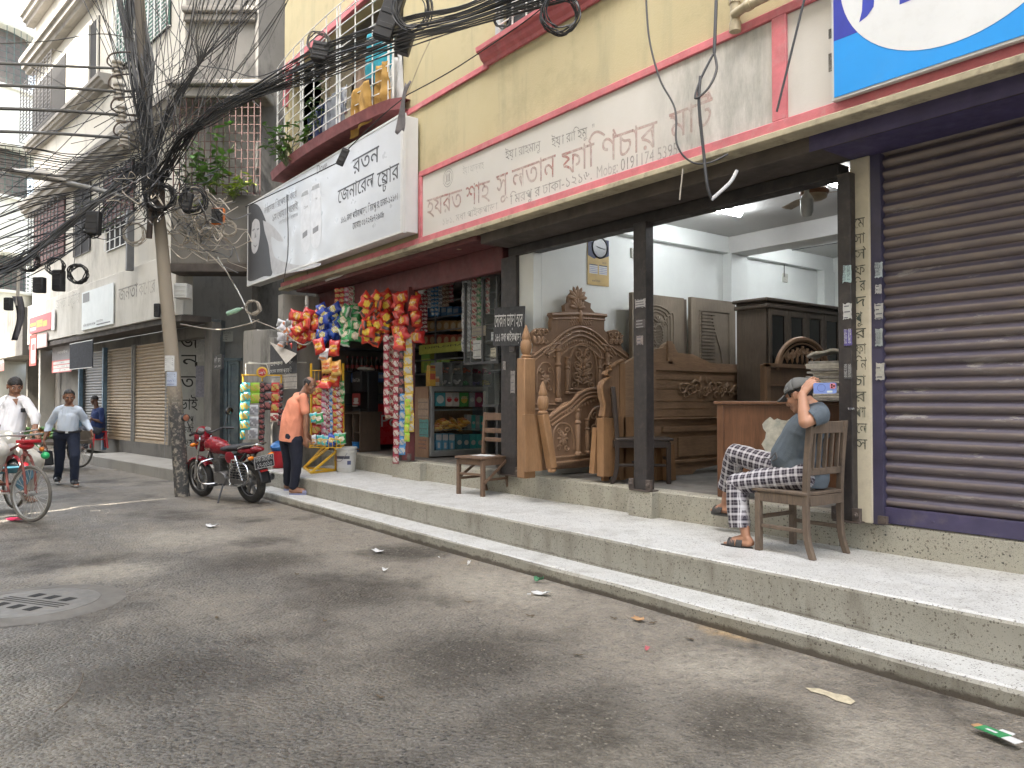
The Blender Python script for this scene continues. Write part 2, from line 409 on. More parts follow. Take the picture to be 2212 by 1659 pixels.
def road_mat():
    t = NT('road_surface'); co = t.co()
    stone = t.node('ShaderNodeTexVoronoi', Scale=46, Vector=co); sc = t.sep(stone.outputs['Color'])
    c = t.mix(t.noise(1.1, 6, .6), (.100,.091,.078), (.165,.150,.128))
    c = t.mix(t.math('MULTIPLY', t.math('LESS_THAN', stone.outputs['Distance'], .46), t.math('LESS_THAN', sc[0], .30)), c, (.018,.017,.016))
    c = t.mix(t.math('MULTIPLY', t.math('LESS_THAN', stone.outputs['Distance'], .3), t.math('GREATER_THAN', sc[0], .90)), c, (.34,.32,.29))
    # dust and dried mud: mostly a strip along the steps, and patches in the lane
    xyz = t.sep(co)
    edge = t.ramp(t.math('ADD', t.math('MULTIPLY', xyz[1], .2), t.math('MULTIPLY', t.noise(.9, 6, .65), .55)), [(.70, 0), (.95, .95)])
    patch = t.ramp(t.noise(.55, 8, .68, t.co((1,1.5,1))), [(.44, 0), (.60, .72)])
    fine = t.ramp(t.noise(14, 5, .7), [(.32, .25), (.62, 1)])
    dust = t.math('MULTIPLY', t.math('MAXIMUM', edge, patch), fine)
    c = t.mix(dust, c, t.mix(t.noise(2.4, 4), (.215,.185,.145), (.32,.285,.23)))
    # damp oily stains
    wet = t.math('MULTIPLY', t.ramp(t.noise(.75, 5, .6, t.co((1,1,1), (0,0,.7))), [(.52, 0), (.64, .9)]), t.ramp(t.noise(11, 4, .7), [(.3, .5), (.6, 1)]))
    c = t.mix(wet, c, (.034,.027,.019))
    # damp brown patches and bleached patches at their own places
    def spot(u, v, rad, el=1.0):
        p = Pz(u, v, 0); q = t.node('ShaderNodeVectorMath', _operation='SUBTRACT'); t.l.new(co, q.inputs[0]); q.inputs[1].default_value = p
        q2 = t.node('ShaderNodeVectorMath', _operation='MULTIPLY'); t.l.new(q.outputs[0], q2.inputs[0]); q2.inputs[1].default_value = (1/rad, el/rad, 1/rad)
        L = t.node('ShaderNodeVectorMath', _operation='LENGTH'); t.l.new(q2.outputs[0], L.inputs[0])
        return t.ramp(t.math('ADD', t.math('MULTIPLY', L.outputs['Value'], .6), t.math('MULTIPLY', t.noise(2.6, 7, .72), .8)), [(.62, 1), (.98, 0)])
    lt = spot(1090, 1262, 1.0, 1.6)
    for a_ in ((1560, 1430, .45), (420, 1160, .9), (1290, 1600, .5), (1800, 1600, .5), (250, 1230, .6)): lt = t.math('MAXIMUM', lt, spot(*a_))
    c = t.mix(t.math('MULTIPLY', t.math('MULTIPLY', lt, fine), .85), c, (.36,.325,.265))
    dk = spot(770, 1285, .55)
    for a_ in ((1010, 1420, .75), (1240, 1560, .6), (880, 1190, .6), (560, 1210, .7), (1620, 1560, .5), (350, 1450, .6)): dk = t.math('MAXIMUM', dk, spot(*a_))
    c = t.mix(t.math('MULTIPLY', t.math('MULTIPLY', dk, t.ramp(t.noise(16, 4, .7), [(.25, .55), (.6, 1)])), .85), c, (.040,.032,.022))
    c = t.mix(t.math('MULTIPLY', t.math('MULTIPLY', t.math('LESS_THAN', stone.outputs['Distance'], .33), t.math('GREATER_THAN', sc[1], .86)), t.math('MAXIMUM', dk, .35)), c, (.26,.235,.19))
    c = t.mix(t.math('MULTIPLY', t.math('MULTIPLY', spot(1575, 1362, .30, 1.6), fine), .7), c, (.46,.31,.14))
    och = t.ramp(t.noise(.8, 3, .5, t.co((1,1,1), (0,0,2.1))), [(.66, 0), (.74, .5)])
    c = t.mix(t.math('MULTIPLY', och, edge), c, (.42,.28,.11))
    r = t.ramp(t.noise(1.7, 6, .65), [(.35, .26), (.62, .62)])
    r = t.mix(dust, r, (.85,.85,.85))
    dv = t.node('ShaderNodeVectorMath', _operation='DISTANCE'); t.l.new(co, dv.inputs[0]); dv.inputs[1].default_value = (-4.1,.7,0)
    damp = t.math('MULTIPLY', t.ramp(t.math('ADD', t.math('MULTIPLY', dv.outputs['Value'], .3), t.math('MULTIPLY', t.noise(1.4, 6, .7), .5)), [(.5, 1), (.95, 0)]), fine)
    r = t.mix(t.math('MULTIPLY', damp, .9), r, (.12,.12,.12)); c = t.mix(t.math('MULTIPLY', damp, .35), c, (.06,.058,.055))
    h = t.math('ADD', t.math('MULTIPLY', stone.outputs['Distance'], -1.1), t.noise(24, 6, .7))
    t.bump(h, .95, .02)
    return t.out(c, r)
m_road = road_mat()
# ================================================================== road
mb = MB()
def road_z(x, y): return .018*noise.noise(V((x*.35, y*.5, 0)))*(1 if abs(y) < 5 else .2)-.012
xs = [-220, -120, -70, -50]+[-40+.5*i for i in range(93)]+[10, 20, 40, 90]; ys = [-120, -50, -20, -10]+[-6+.4*i for i in range(36)]+[12, 20, 50, 120]
vs = [(x, y, road_z(x, y)) for y in ys for x in xs]; nx = len(xs)
mb.add(vs, [(j*nx+i, j*nx+i+1, (j+1)*nx+i+1, (j+1)*nx+i) for j in range(len(ys)-1) for i in range(nx-1)], 0, True)
mb.build('road', m_road, kind='structure')
# ================================================================== steps in front of the shops (structure)
def profile_run(mb, prof, x0, x1, n, wob=.006, mats=None, seed=0):
    """prof: (y, z) outline swept along x with a hand-finished waver"""
    k = len(prof); vs = []
    for i in range(n+1):
        x = x0+(x1-x0)*i/n
        for j, (y, z) in enumerate(prof):
            dy = wob*noise.noise(V((x*1.3+seed, j*.7, 3))); dz = wob*.5*noise.noise(V((x*1.1+seed, j*.7, 9))) if z > .02 else 0
            vs.append((x, y+dy, z+dz))
    for i in range(n):
        for j in range(k-1): mb.add([vs[i*k+j], vs[i*k+j+1], vs[(i+1)*k+j+1], vs[(i+1)*k+j]], [(0,3,2,1)], mats[j] if mats else 0, False)
    mb.add([vs[j] for j in range(k)], [tuple(range(k))], mats[0] if mats else 0); mb.add([vs[n*k+j] for j in range(k)], [tuple(range(k-1,-1,-1))], mats[0] if mats else 0)
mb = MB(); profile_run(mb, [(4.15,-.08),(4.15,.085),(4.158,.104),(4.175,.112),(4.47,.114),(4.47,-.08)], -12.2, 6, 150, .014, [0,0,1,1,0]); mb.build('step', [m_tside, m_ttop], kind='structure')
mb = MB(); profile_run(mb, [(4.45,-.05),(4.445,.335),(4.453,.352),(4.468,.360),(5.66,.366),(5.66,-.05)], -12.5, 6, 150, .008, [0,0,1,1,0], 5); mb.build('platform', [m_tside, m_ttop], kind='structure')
# ================================================================== yellow shop building
def yellow_mat():
    t = NT('yellow_plaster'); co = t.co()
    c = t.mix(t.noise(1.3, 6, .65), (.44,.375,.21), (.51,.455,.29))
    c = t.mix(t.ramp(t.noise(1.0, 9, .72), [(.52, 0), (.68, .6)]), c, (.33,.29,.18))
    c = t.mix(t.ramp(t.noise(2.6, 5, .7, t.co((1.5,1.5,.16))), [(.52, 0), (.74, .40)]), c, (.26,.25,.18))
    pe = t.noise(1.6, 10, .78, None, .4); c = t.mix(t.ramp(pe, [(.66, 0), (.675, .7), (.70, .7), (.71, 0)]), c, (.25,.21,.13))
    t.bump(t.math('ADD', t.noise(70, 4), t.math('MULTIPLY', t.ramp(pe, [(.64, 0), (.69, 1)]), 3)), .3, .008)
    return t.out(c, .85)
m_yel = yellow_mat()
def band_mat():
    t = NT('white_sign_plaster')
    c = t.mix(t.noise(2, 6, .65), (.54,.515,.47), (.63,.615,.58))
    x = t.sep()
    stain = t.math('MULTIPLY', t.ramp(t.noise(3.0, 8, .72, t.co((1.4,1,.35))), [(.38, 0), (.66, .85)]), t.ramp(t.math('ADD', t.math('MULTIPLY', t.math('ABSOLUTE', t.math('ADD', x[0], 3.95)), -1.0), 1.0), [(.2, 0), (.65, 1)]))
    c = t.mix(stain, c, (.23,.23,.20))
    c = t.mix(t.ramp(t.noise(5, 9, .75), [(.62, 0), (.74, .4)]), c, (.42,.39,.34))
    t.bump(t.noise(60, 4), .25, .005); return t.out(c, .85)
m_band = band_mat()
m_pink = M('pink_paint', (.58,.17,.19), .7, .22, 6, .25, 60, dirt=.35, dcol=(.45,.36,.33), dscale=9)
m_maroon = M('maroon_paint', (.13,.035,.035), .65, .3, 5, .2, 60, dirt=.4, dcol=(.08,.05,.045), dscale=6)
m_dark = M('blackened_steel', (.026,.022,.020), .55, .4, 5, .2, 70, dirt=.5, dcol=(.07,.055,.045), dscale=7)
m_post = M('painted_black_steel', (.035,.030,.029), .5, .35, 8, .15, 80, dirt=.4, dcol=(.12,.09,.075), dscale=14)
m_soffit = M('dark_concrete', (.075,.062,.052), .85, .4, 4, .3, 40)  # dark brown concrete for beams and slab undersides
m_lip = M('cream_lip', (.44,.39,.27), .8, .25, 6, .2, 60, dirt=.9, dcol=(.09,.075,.06), dscale=4)
m_white = M('white_distemper', (.70,.72,.70), .8, .06, 2, .06, 40)
m_ceil = M('ceiling_paint', (.60,.59,.57), .85, .06, 2, .05, 40)
m_cement = M('bare_cement_floor', (.16,.15,.14), .7, .3, 3, .2, 40)
m_tubew = flat('white_plastic', (.72,.72,.69), .4)
bld = thing('shop_building', 'yellow shop building with pink trim and a painted white sign band over the furniture shop', 'building', (0,0,0))
# upper wall with openings
X0, X1 = -13.4, 4.0; TOP = 12.5; WY = 5.08
w1 = (-13.15, -9.1, 5.46, 7.25); w2 = (-6.95, -5.2, 5.50, 7.2); w3 = (-3.6, -1.4, 5.5, 7.2)
mb = MB()
def wallbox(x0, x1, z0, z1, y0=WY, y1=WY+.22): mb.box((x0,y0,z0),(x1,y1,z1))
xb = [X0, w1[0], w1[1], w2[0], w2[1], w3[0], w3[1], X1]
wallbox(X0, X1, 3.47, 5.46); wallbox(X0, X1, 7.25, TOP)
wallbox(X0, w1[0], 5.46, 7.25); wallbox(w1[1], w2[0], 5.46, 7.25); wallbox(w2[1], w3[0], 5.46, 7.25); wallbox(w3[1], X1, 5.46, 7.25)
mb.box((X0, WY+.22, 3.9), (X0+.2, 12, TOP)); mb.box((X1-.2, WY+.22, 3.9), (X1, 12, TOP)); mb.box((X0+.2, 11.8, 3.9), (X1-.2, 12, TOP)); mb.box((X0+.2,WY+.22,TOP-.2),(X1-.2,11.8,TOP-.003))
mb.build('wall', m_yel, bld)
# rooms behind the upper windows
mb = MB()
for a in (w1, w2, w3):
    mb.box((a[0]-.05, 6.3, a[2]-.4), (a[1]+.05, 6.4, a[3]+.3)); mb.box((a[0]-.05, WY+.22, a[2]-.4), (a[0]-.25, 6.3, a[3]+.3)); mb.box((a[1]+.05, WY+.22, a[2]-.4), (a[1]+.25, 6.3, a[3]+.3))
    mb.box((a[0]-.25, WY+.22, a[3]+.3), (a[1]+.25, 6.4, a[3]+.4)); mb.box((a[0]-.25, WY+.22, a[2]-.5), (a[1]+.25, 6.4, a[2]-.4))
mb.build('balcony_recess', M('recess_shade_plaster', (.30,.28,.25), .9), bld)  # shade of the recesses is put into this plaster colour
# pink mouldings
mb = MB()
mb.box((-8.62, 5.035, 4.335), (-3.06, WY-.002, 4.405)); mb.box((-3.06, 5.035, 4.335), (X1, WY-.002, 4.405)); mb.box((X0, 5.03, 3.472), (X1, WY-.002, 3.555))
mb.box((-3.42, 5.033, 3.555), (-3.30, WY-.002, 4.335)); mb.box((-8.62, 5.033, 3.555), (-8.55, WY-.002, 4.335))
mb.box((-9.1, 5.05, 5.24), (-7.12, WY-.002, 5.31))
mb.box((-13.3, 5.0, 7.25), (-8.95, WY-.002, 7.37))
# curved shoulder over the balcony
for k in range(7):
    a0 = pi/2*k/7; a1 = pi/2*(k+1)/7
    mb.bar((-9.1-.45*(1-cos(a0))*0-.0, 5.04, 0) if 0 else (-13.25+.6*(1-sin(a0)), 5.04, 6.66+.6*cos(a0)), (-13.25+.6*(1-sin(a1)), 5.04, 6.66+.6*cos(a1)), .09, .07)
mb.build('pink_moulding', m_pink, bld, bevel=.006)
mb = MB(); mb.box((X0, 4.995, 3.418), (X1, WY+.1, 3.470)); mb.build('cornice_lip', m_lip, bld, bevel=.008)
mb = MB(); mb.box((-8.55, 5.06, 3.556), (-3.42, WY-.003, 4.334)); mb.box((-3.30, 5.06, 3.556), (X1, WY-.003, 4.334)); sb = mb.build('sign_panel', m_band, bld)
# faded hand painted lettering
def fade(name, c, a0, a1):
    t = NT(name); k = t.mix(t.noise(5, 5), mul3(c, .85), mul3(c, 1.15)); t.l.new(t.math('MULTIPLY', t.ramp(t.noise(22, 9, .8), [(.34, .15), (.5, 1)]), t.ramp(t.noise(2.2, 4), [(.3, a0), (.65, a1)])), t.b.inputs['Alpha']); return t.out(k, .9)
m_fade_r = fade('faded_red_lettering', (.50,.22,.19), .22, .58); m_fade_k = fade('faded_grey_lettering', (.17,.165,.155), .25, .65); m_fade_l = fade('ghost_lettering', (.30,.285,.27), .15, .45)
mb = MB(); ex = V((1,0,0)); ez = V((0,0,1)); ly = 5.0585
def bandtext(s, u0, u1, v_mid, h, m, bold=.02):
    p0 = Py(u0, v_mid[0], ly); p1 = Py(u1, v_mid[1], ly)
    lettering(mb, s, (p0.x, ly, p0.z), (p1-p0).normalized(), ez, size=h, width=(p1-p0).length, bold=bold, m=m)
bandtext('হযরত শাহ', 922, 1058, (470, 432), .36, 0, .03); bandtext('সুলতান', 1072, 1200, (424, 381), .36, 0, .03)
bandtext('ফািণ^চার', 1214, 1420, (380, 316), .36, 0, .03); bandtext('মাট^', 1446, 1540, (303, 270), .36, 0, .03)
bandtext('ইয়া আল্লাহ', 1000, 1045, (377, 364), .12, 2, .01); bandtext('ইয়া রাহমানু', 1092, 1172, (345, 321), .14, 1, .02); bandtext('ইয়া রািহমু "', 1192, 1285, (318, 289), .14, 1, .02)
bandtext('১৮১, মধ` পাইকপাড়া', 955, 1075, (487, 452), .12, 2, .01); bandtext('িমরপুর ঢাকা-১২১৬.', 1102, 1280, (442, 387), .15, 1, .02)
bandtext('Mobg: 0191174 5395', 1288, 1465, (385, 334), .16, 1, .0)
c0 = Py(968, 384, ly)
for r in (.115, .085): 
    ring = [(c0.x+r*cos(i*pi/14), c0.z+r*sin(i*pi/14)) for i in range(28)]; inn = [(c0.x+(r-.012)*cos(i*pi/14), c0.z+(r-.012)*sin(i*pi/14)) for i in range(28)]
    mb.add([(p[0], ly-.001, p[1]) for p in ring]+[(p[0], ly-.001, p[1]) for p in inn], [(i, (i+1) % 28, 28+(i+1) % 28, 28+i) for i in range(28)], 2)
for dx in (-.03, 0, .03): mb.box((c0.x+dx-.006, ly-.0015, c0.z-.05), (c0.x+dx+.006, ly-.0005, c0.z+.05), 2)
p = Py(1790, 85, ly); mb.box((p.x, ly-.0012, p.z-.0), (p.x+.14, ly-.0005, p.z+.07), 1); p = Py(1790, 150, ly); mb.box((p.x, ly-.0012, p.z-.02), (p.x+.14, ly-.0005, p.z+.11), 1)
mb.build('painted_lettering', [m_fade_r, m_fade_k, m_fade_l], bld, fixn=False)
# canopy underside, beams
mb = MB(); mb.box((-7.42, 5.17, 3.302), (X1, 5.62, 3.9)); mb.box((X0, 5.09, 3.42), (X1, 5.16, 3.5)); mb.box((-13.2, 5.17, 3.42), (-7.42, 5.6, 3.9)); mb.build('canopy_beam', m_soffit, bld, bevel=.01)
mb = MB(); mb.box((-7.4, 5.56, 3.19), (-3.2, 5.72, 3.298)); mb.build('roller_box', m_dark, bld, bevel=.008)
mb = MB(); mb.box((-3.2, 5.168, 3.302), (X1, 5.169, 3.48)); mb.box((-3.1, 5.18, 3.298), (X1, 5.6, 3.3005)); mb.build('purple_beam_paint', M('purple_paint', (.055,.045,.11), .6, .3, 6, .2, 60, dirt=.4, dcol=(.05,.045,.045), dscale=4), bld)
# furniture shop room
mb = MB()
mb.box((-7.45, 5.6, .3), (-6.97, 5.72, 3.19)); mb.box((-7.45, 5.72, .3), (-6.97, 12, 3.79)); mb.box((-6.97, 11.75, .3), (4, 12, 3.79)); mb.box((3.8, 5.7, .3), (4, 11.75, 3.79))
mb.box((-6.97, 9.05, .3), (-6.82, 9.42, 3.56)); mb.box((-6.97, 11.45, .3), (-6.84, 11.75, 3.56))
mb.box((-6.97, 5.72, 3.56), (-6.86, 9.05, 3.79)); mb.box((-6.97, 9.42, 3.56), (-6.86, 11.75, 3.79)); mb.build('interior_wall', m_white, bld, bevel=.005)
mb = MB(); mb.box((-7.44, 5.72, 3.792), (4, 12, 3.9)); mb.build('ceiling', m_ceil, bld)
mb = MB(); mb.box((-6.97, 9.05, 3.55), (3.8, 9.42, 3.789)); mb.build('ceiling_beam', m_ceil, bld, bevel=.006)
mb = MB(); mb.box((-13.2, 5.72, .2), (3.8, 12, .617)); mb.build('shop_floor', m_cement, bld)
mb = MB(); profile_run(mb, [(5.60,.2),(5.597,.605),(5.605,.617),(5.62,.620),(5.75,.621),(5.75,.2)], -12.9, -3.25, 80, .006, None, 2); profile_run(mb, [(5.62,.2),(5.617,.565),(5.625,.578),(5.64,.581),(5.75,.582),(5.75,.2)], -3.25, 4, 40, .006, None, 8)
for u in ((1358, 1408), (848, 908)):
    a = Py(u[0], 1000, 5.5).x; b = Py(u[1], 1000, 5.5).x; mb.box((a, 5.49, .3), (b, 5.61, .612))
mb.build('plinth', m_tback, bld, bevel=.008)
# painted pillar with a vertical trade name
m_pil = M('cream_pillar_paint', (.55,.50,.38), .8, .18, 5, .25, 60, dirt=.55, dcol=(.25,.22,.17), dscale=5)
mb = MB(); mb.box((-3.115, 5.57, .575), (-2.965, 5.75, 3.298)); pil = mb.build('pillar', m_pil, bld, bevel=.008)
mb = MB(); z = 2.83
for s in ('েম', 'সা', 'স^', 'ফ', 'ির', 'দ', 'পু', 'র', 'ফা', 'িন^', 'চা', 'র', 'প`া', 'েল', 'স'):
    lettering(mb, s, (-3.04+RND.uniform(-.006,.006), 5.5675, z-.06), (1, 0, 0), (0,0,1), size=.118, width=.085, bold=.02, align='c'); z -= .118
mb.build('painted_lettering', fade('green_grey_lettering', (.07,.085,.07), .55, 1), pil, fixn=False)
# window sills and grilles upstairs
def sill(x0, x1, z):
    mb = MB(); prof = [(5.08,-.19),(5.05,-.19),(5.04,-.15),(5.0,-.12),(4.98,-.07),(4.935,-.05),(4.93,0),(5.08,.005)]
    vs = [(x0, y, z+h) for y, h in prof]+[(x1, y, z+h) for y, h in prof]; n = len(prof)
    mb.add(vs, [(i, (i+1) % n, (i+1) % n+n, i+n) for i in range(n)]+[tuple(range(n-1,-1,-1)), tuple(range(n, 2*n))]); return mb
sill(-7.18, -4.9, 5.46).build('window_sill', m_pink, bld)
m_sillm = M('maroon_sill', (.24,.08,.085), .75, .3, 6, .25, 50)
mb = MB(); n = 30
def sillp(k): 
    u = k/n; x = -13.25+u*4.35; return (x, 5.02-.05-.28*max(0, 1-((u-.45)/.55)**2)**.5 if u < 1 else 4.97)
for k in range(n):
    a = sillp(k); b = sillp(k+1)
    mb.add([(a[0],a[1],5.30),(b[0],b[1],5.30),(b[0],5.1,5.30),(a[0],5.1,5.30),(a[0],a[1]-.03,5.44),(b[0],b[1]-.03,5.44),(b[0],5.3,5.44),(a[0],5.3,5.44)], [(0,3,2,1),(4,5,6,7),(0,1,5,4)])
mb.build('balcony_ledge', m_sillm, bld, fixn=False)
m_grille = flat('white_grille_paint', (.66,.66,.63), .45)
def grille(a, nx, nz, y, curved=False, name='window_grille'):
    mb = MB()
    pts = [sillp(i/ nx*n*1.0) if False else None for i in range(0)]
    def yy(x):
        if not curved: return y
        u = (x+13.25)/4.35; return 5.0-.26*max(0, 1-((u-.45)/.55)**2)**.5+.03
    for i in range(nx+1):
        x = a[0]+(a[1]-a[0])*i/nx; r = .011 if i % 3 == 0 else .007; mb.bar((x, yy(x), a[2]-.02), (x, yy(x), a[3]), r*2)
        if i % 3 == 0 and i: mb.bar((x-.09, yy(x-.09), a[2]-.02), (x-.09, yy(x-.09), a[3]), .022)
    for j in range(nz+1):
        z = a[2]+(a[3]-a[2])*j/nz
        for i in range(nx):
            x = a[0]+(a[1]-a[0])*i/nx; x2 = a[0]+(a[1]-a[0])*(i+1)/nx; mb.bar((x, yy(x)-.012, z), (x2, yy(x2)-.012, z), .011)
    return mb.build(name, m_grille, bld)
grille(w1, 9, 11, 5.0, True); grille((w2[0]+.05, w2[1], w2[2], w2[3]), 7, 12, 5.06); grille(w3, 8, 12, 5.06)
mb = MB(); mb.box((w2[0], 5.04, 5.47), (w2[0]+.05, 5.12, 7.2)); mb.box((w2[0]+.9, 5.14, 5.47), (w2[0]+.94, 5.18, 7.2)); mb.build('window_frame', flat('grey_frame', (.42,.46,.47), .4), bld)
mb = MB(); mb.add([(w2[0]+.05, 5.16, 5.5), (w2[1], 5.16, 5.5), (w2[1], 5.16, 7.2), (w2[0]+.05, 5.16, 7.2)], [(0,1,2,3)]); mb.build('window_pane', flat('dark_pane', (.03,.035,.04), .12), bld)
# ================================================================== rolled shutter on the right
def shutter_mat():
    t = NT('purple_shutter_paint')
    c = t.mix(t.noise(2, 6, .65), (.046,.040,.072), (.064,.056,.092))
    # road dust settles on the upper half of every slat
    z = t.sep()[2]; ph = t.math('FRACT', t.math('MULTIPLY', z, 1/.0862)); du = t.ramp(ph, [(.18, .12), (.5, .95), (.92, .95), (1, .3)])
    hi = t.ramp(t.math('ADD', t.math('MULTIPLY', z, .33), t.math('MULTIPLY', t.noise(1.2, 5), .3)), [(.40, .75), (.7, 1)])
    c = t.mix(t.math('MULTIPLY', t.math('MULTIPLY', du, hi), t.ramp(t.noise(4, 6, .7, t.co((.4,1,1))), [(.3, .45), (.6, .9)])), c, (.25,.205,.17))
    c = t.mix(t.ramp(t.noise(5, 9, .75, t.co((.45,1,2.2))), [(.58, 0), (.62, .75)]), c, (.26,.24,.225))
    c = t.mix(t.ramp(t.noise(3.5, 6, .7, t.co((.6,1,2.5), (0,0,1))), [(.72, 0), (.75, .7)]), c, (.30,.13,.045))
    t.bump(t.noise(90, 4), .15, .004); return t.out(c, t.ramp(t.noise(5, 3), [(.3, .38), (.7, .6)]))
sh = thing('rolling_shutter', 'closed purple steel rolling shutter with dusty slats at the right edge', 'shutter', (-2.9, 5.6, .58))
mb = MB(); z = .70-.58; n = 31; pit = .0862; L = 5.2
prof = []
for k in range(n):
    for i in range(6):
        t = i/6; prof.append((.055-.034*sin(pi*min(1, t*1.12))**.8 if t < .9 else .06, z+pit*(k+t)))
vs = [(x, y, h) for x in (0, L) for y, h in prof]; m_ = len(prof)
mb.add(vs, [(i, i+m_, i+1+m_, i+1) for i in range(m_-1)], 0, True); mb.build('curtain', shutter_mat(), sh, sharp=50)
m_purp = M('purple_steel', (.058,.050,.105), .5, .25, 6, .12, 70, dirt=.4, dcol=(.16,.14,.12), dscale=8)
mb = MB(); mb.box((0, .012, .005), (L, .05, .122)); 
for x in (.35, 1.2, 2.0): mb.lathe([(.012,0),(.012,.004),(0,.008)], (x, .012, .06), 8, 0, (0,-1,0))
mb.build('bottom_bar', m_purp, sh, bevel=.004)
mb = MB(); mb.box((-.075, -.012, -.01), (.012, .10, 2.72)); mb.build('guide_rail', M('purple_rail', (.05,.045,.085), .5, .35, 3, .15, 60, dirt=.55, dcol=(.035,.033,.035), dscale=1.6), sh, bevel=.004)
mb = MB(); mb.box((-.02, -.04, .0), (.05, -.013, .06)); mb.lathe([(.008,-.005),(.02,-.005),(.02,.006),(.008,.006)], (.02,-.042,.032), 10, 0, (0,-1,0)); mb.build('lock_lug', M('rusty_lug', (.09,.07,.06), .6), sh, bevel=.003)
# ================================================================== unseen block across the street, added to shade it and shape sun streaks
m_opp = M('opposite_plaster', (.58,.55,.49), .85, .15, 2, .1, 30)
m_glassd = flat('dark_window_glass', (.04,.05,.055), .15)
ob = thing('street_shade_block', 'unseen cream block across the street, added to shade it and shape sun streaks', 'building', (0,-4.0,0))
TE = tan(SUN_EL)/cos(atan2(.21,.977))
mb = MB()
outline = [(-27,0),(14,0),(14,19),(-8,19),(-8,21),(-12.75,22),(-12.85,17.4),(-13.0,16.8),(-13.2,17.3),(-13.35,16.7),(-13.45,22),(-21,22),(-21,18.5),(-27,18.5)]  # roofline notch is shaped to let sun onto the balcony leaves
holes = [[(-11.40,4.0),(-10.82,4.0),(-11.12,9.5)],[(-10.74,4.0),(-10.28,4.0),(-10.60,8.2)],[(-11.10,10.9),(-10.98,10.9),(-10.99,13.6),(-11.09,13.6)],[(-11.06,9.9),(-10.96,9.9),(-11.0,10.6)]]  # gaps cut so sun streaks land on the road and pole
mb.prism(outline, (0,0,0), (1,0,0), (0,0,1), -.10, 0, holes=holes)
mb.build('wall', m_opp, ob)
mb = MB(); mb.box((-27,-.101,0),(-14.6,-9,17.9)); mb.box((-8.3,-.101,0),(14,-9,18.9)); mb.build('rear_shade_wing', m_opp, ob)
mb = MB(); mf = MB()
for k in range(6):
    for x in [-25,-22,-19,-16,-8,-5,-2,1,4,7,10]:
        if k*3+1.2 < 17: mb.box((x-.7,.011,1.2+3*k),(x+.7,.02,2.6+3*k)); mf.box((x-.8,.011,1.1+3*k),(x+.8,.06,1.19+3*k))
mb.build('window', m_glassd, ob, kind='stuff'); mf.build('sill', m_opp, ob, kind='stuff')
# ================================================================== old grey building on the corner
GO = V((-16.28, 4.12, 0)); GG = V((-.9932,-.1167,0)); GN = V((.1167,-.9932,0)); GM = frame(GO, GG, GN)
RV = V((.6046,.7965,0)); CHM = frame(GO, RV, (0,0,1)); CHN = V((.7965,-.6046,0))
def GL(u, v, d=0):
    p = Pp(u, v, GO+GN*d, GN); q = p-GO; return (q.dot(GG), p.z)
def CL(u, v, d=0):
    p = Pp(u, v, GO+CHN*d, CHN); q = p-GO; return (q.dot(RV), p.z)
def GW(s, d, z): return GO+GG*s+GN*d+V((0,0,z))
def grey_mat(name, base, base2, stain, scol=(.06,.058,.055)):
    t = NT(name)
    c = t.mix(t.noise(.9, 7, .65), base, base2)
    d = t.ramp(t.noise(1.1, 9, .72, t.co((1,1,.42))), [(.5, 0), (.68, stain)])
    c = t.mix(d, c, scol)
    d2 = t.ramp(t.noise(3.4, 8, .75, t.co((1,1,.22))), [(.56, 0), (.72, stain*.6)])
    c = t.mix(d2, c, mul3(scol, 1.6)); t.bump(t.noise(40, 5), .25, .008); return t.out(c, .9)
m_gw = grey_mat('pale_render', (.56,.54,.48), (.46,.44,.39), .62, (.22,.21,.185))
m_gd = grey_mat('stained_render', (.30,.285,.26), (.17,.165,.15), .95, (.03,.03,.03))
m_gc = grey_mat('cornice_concrete', (.30,.285,.26), (.22,.205,.185), .6, (.07,.065,.06))
m_gp = grey_mat('peeling_parapet', (.18,.165,.14), (.10,.095,.085), .9, (.035,.035,.033))
m_gb = grey_mat('signband_render', (.54,.52,.46), (.60,.585,.54), .5, (.30,.285,.235))
gb = thing('corner_building', 'old grey apartment building with stained walls, barred windows and shuttered shops at street level', 'building', (0,0,0))
SL = 12.1
mb = MB(); mb.M = GM
mb.box((0,-.2,3.2),(SL,0,16)); mb.box((SL-.2,-7,0),(SL,-.2,16)); mb.box((0,-7,15.8),(SL,-.2,15.99)); wall = mb.build('wall', m_gw, gb)
mb = MB(); mb.M = CHM
mb.box((0.02,5.3,-.2),(1.38,16,.0)); mb.build('corner_wall', m_gd, gb)
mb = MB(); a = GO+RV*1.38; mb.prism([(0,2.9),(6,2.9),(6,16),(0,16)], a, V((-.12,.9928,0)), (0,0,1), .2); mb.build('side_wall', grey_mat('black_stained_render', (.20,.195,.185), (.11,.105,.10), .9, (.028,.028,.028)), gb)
# cornices and sunshades
def gcorn(s0, s1, z, h=.3, d=.35, name='sunshade'):
    mb = MB(); mb.M = GM
    prof = [(0,0),(d*.55,0),(d*.6,h*.25),(d*.8,h*.3),(d*.85,h*.6),(d,h*.65),(d,h),(0,h*1.15)]; n = len(prof)
    mb.add([(s, y, z+q) for s in (s0, s1) for y, q in prof], [(i, (i+1) % n, (i+1) % n+n, i+n) for i in range(n)]+[tuple(range(n)), tuple(range(2*n-1, n-1, -1))])
    return mb.build(name, m_gc, gb)
WINS = []
z_a = GL(143, 75)[1]; z_as = GL(147, 250)[1]; z_b = GL(293, 317)[1]
gcorn(3.1, SL+.15, GL(143, 82)[1], .42, .42); gcorn(.0, SL+.1, GL(293, 322)[1], .40, .40)
gcorn(4.6, SL+.1, GL(147, 250)[1]-.25, .25, .30, 'window_sill'); gcorn(0, SL+.2, 13.2, .4, .4)
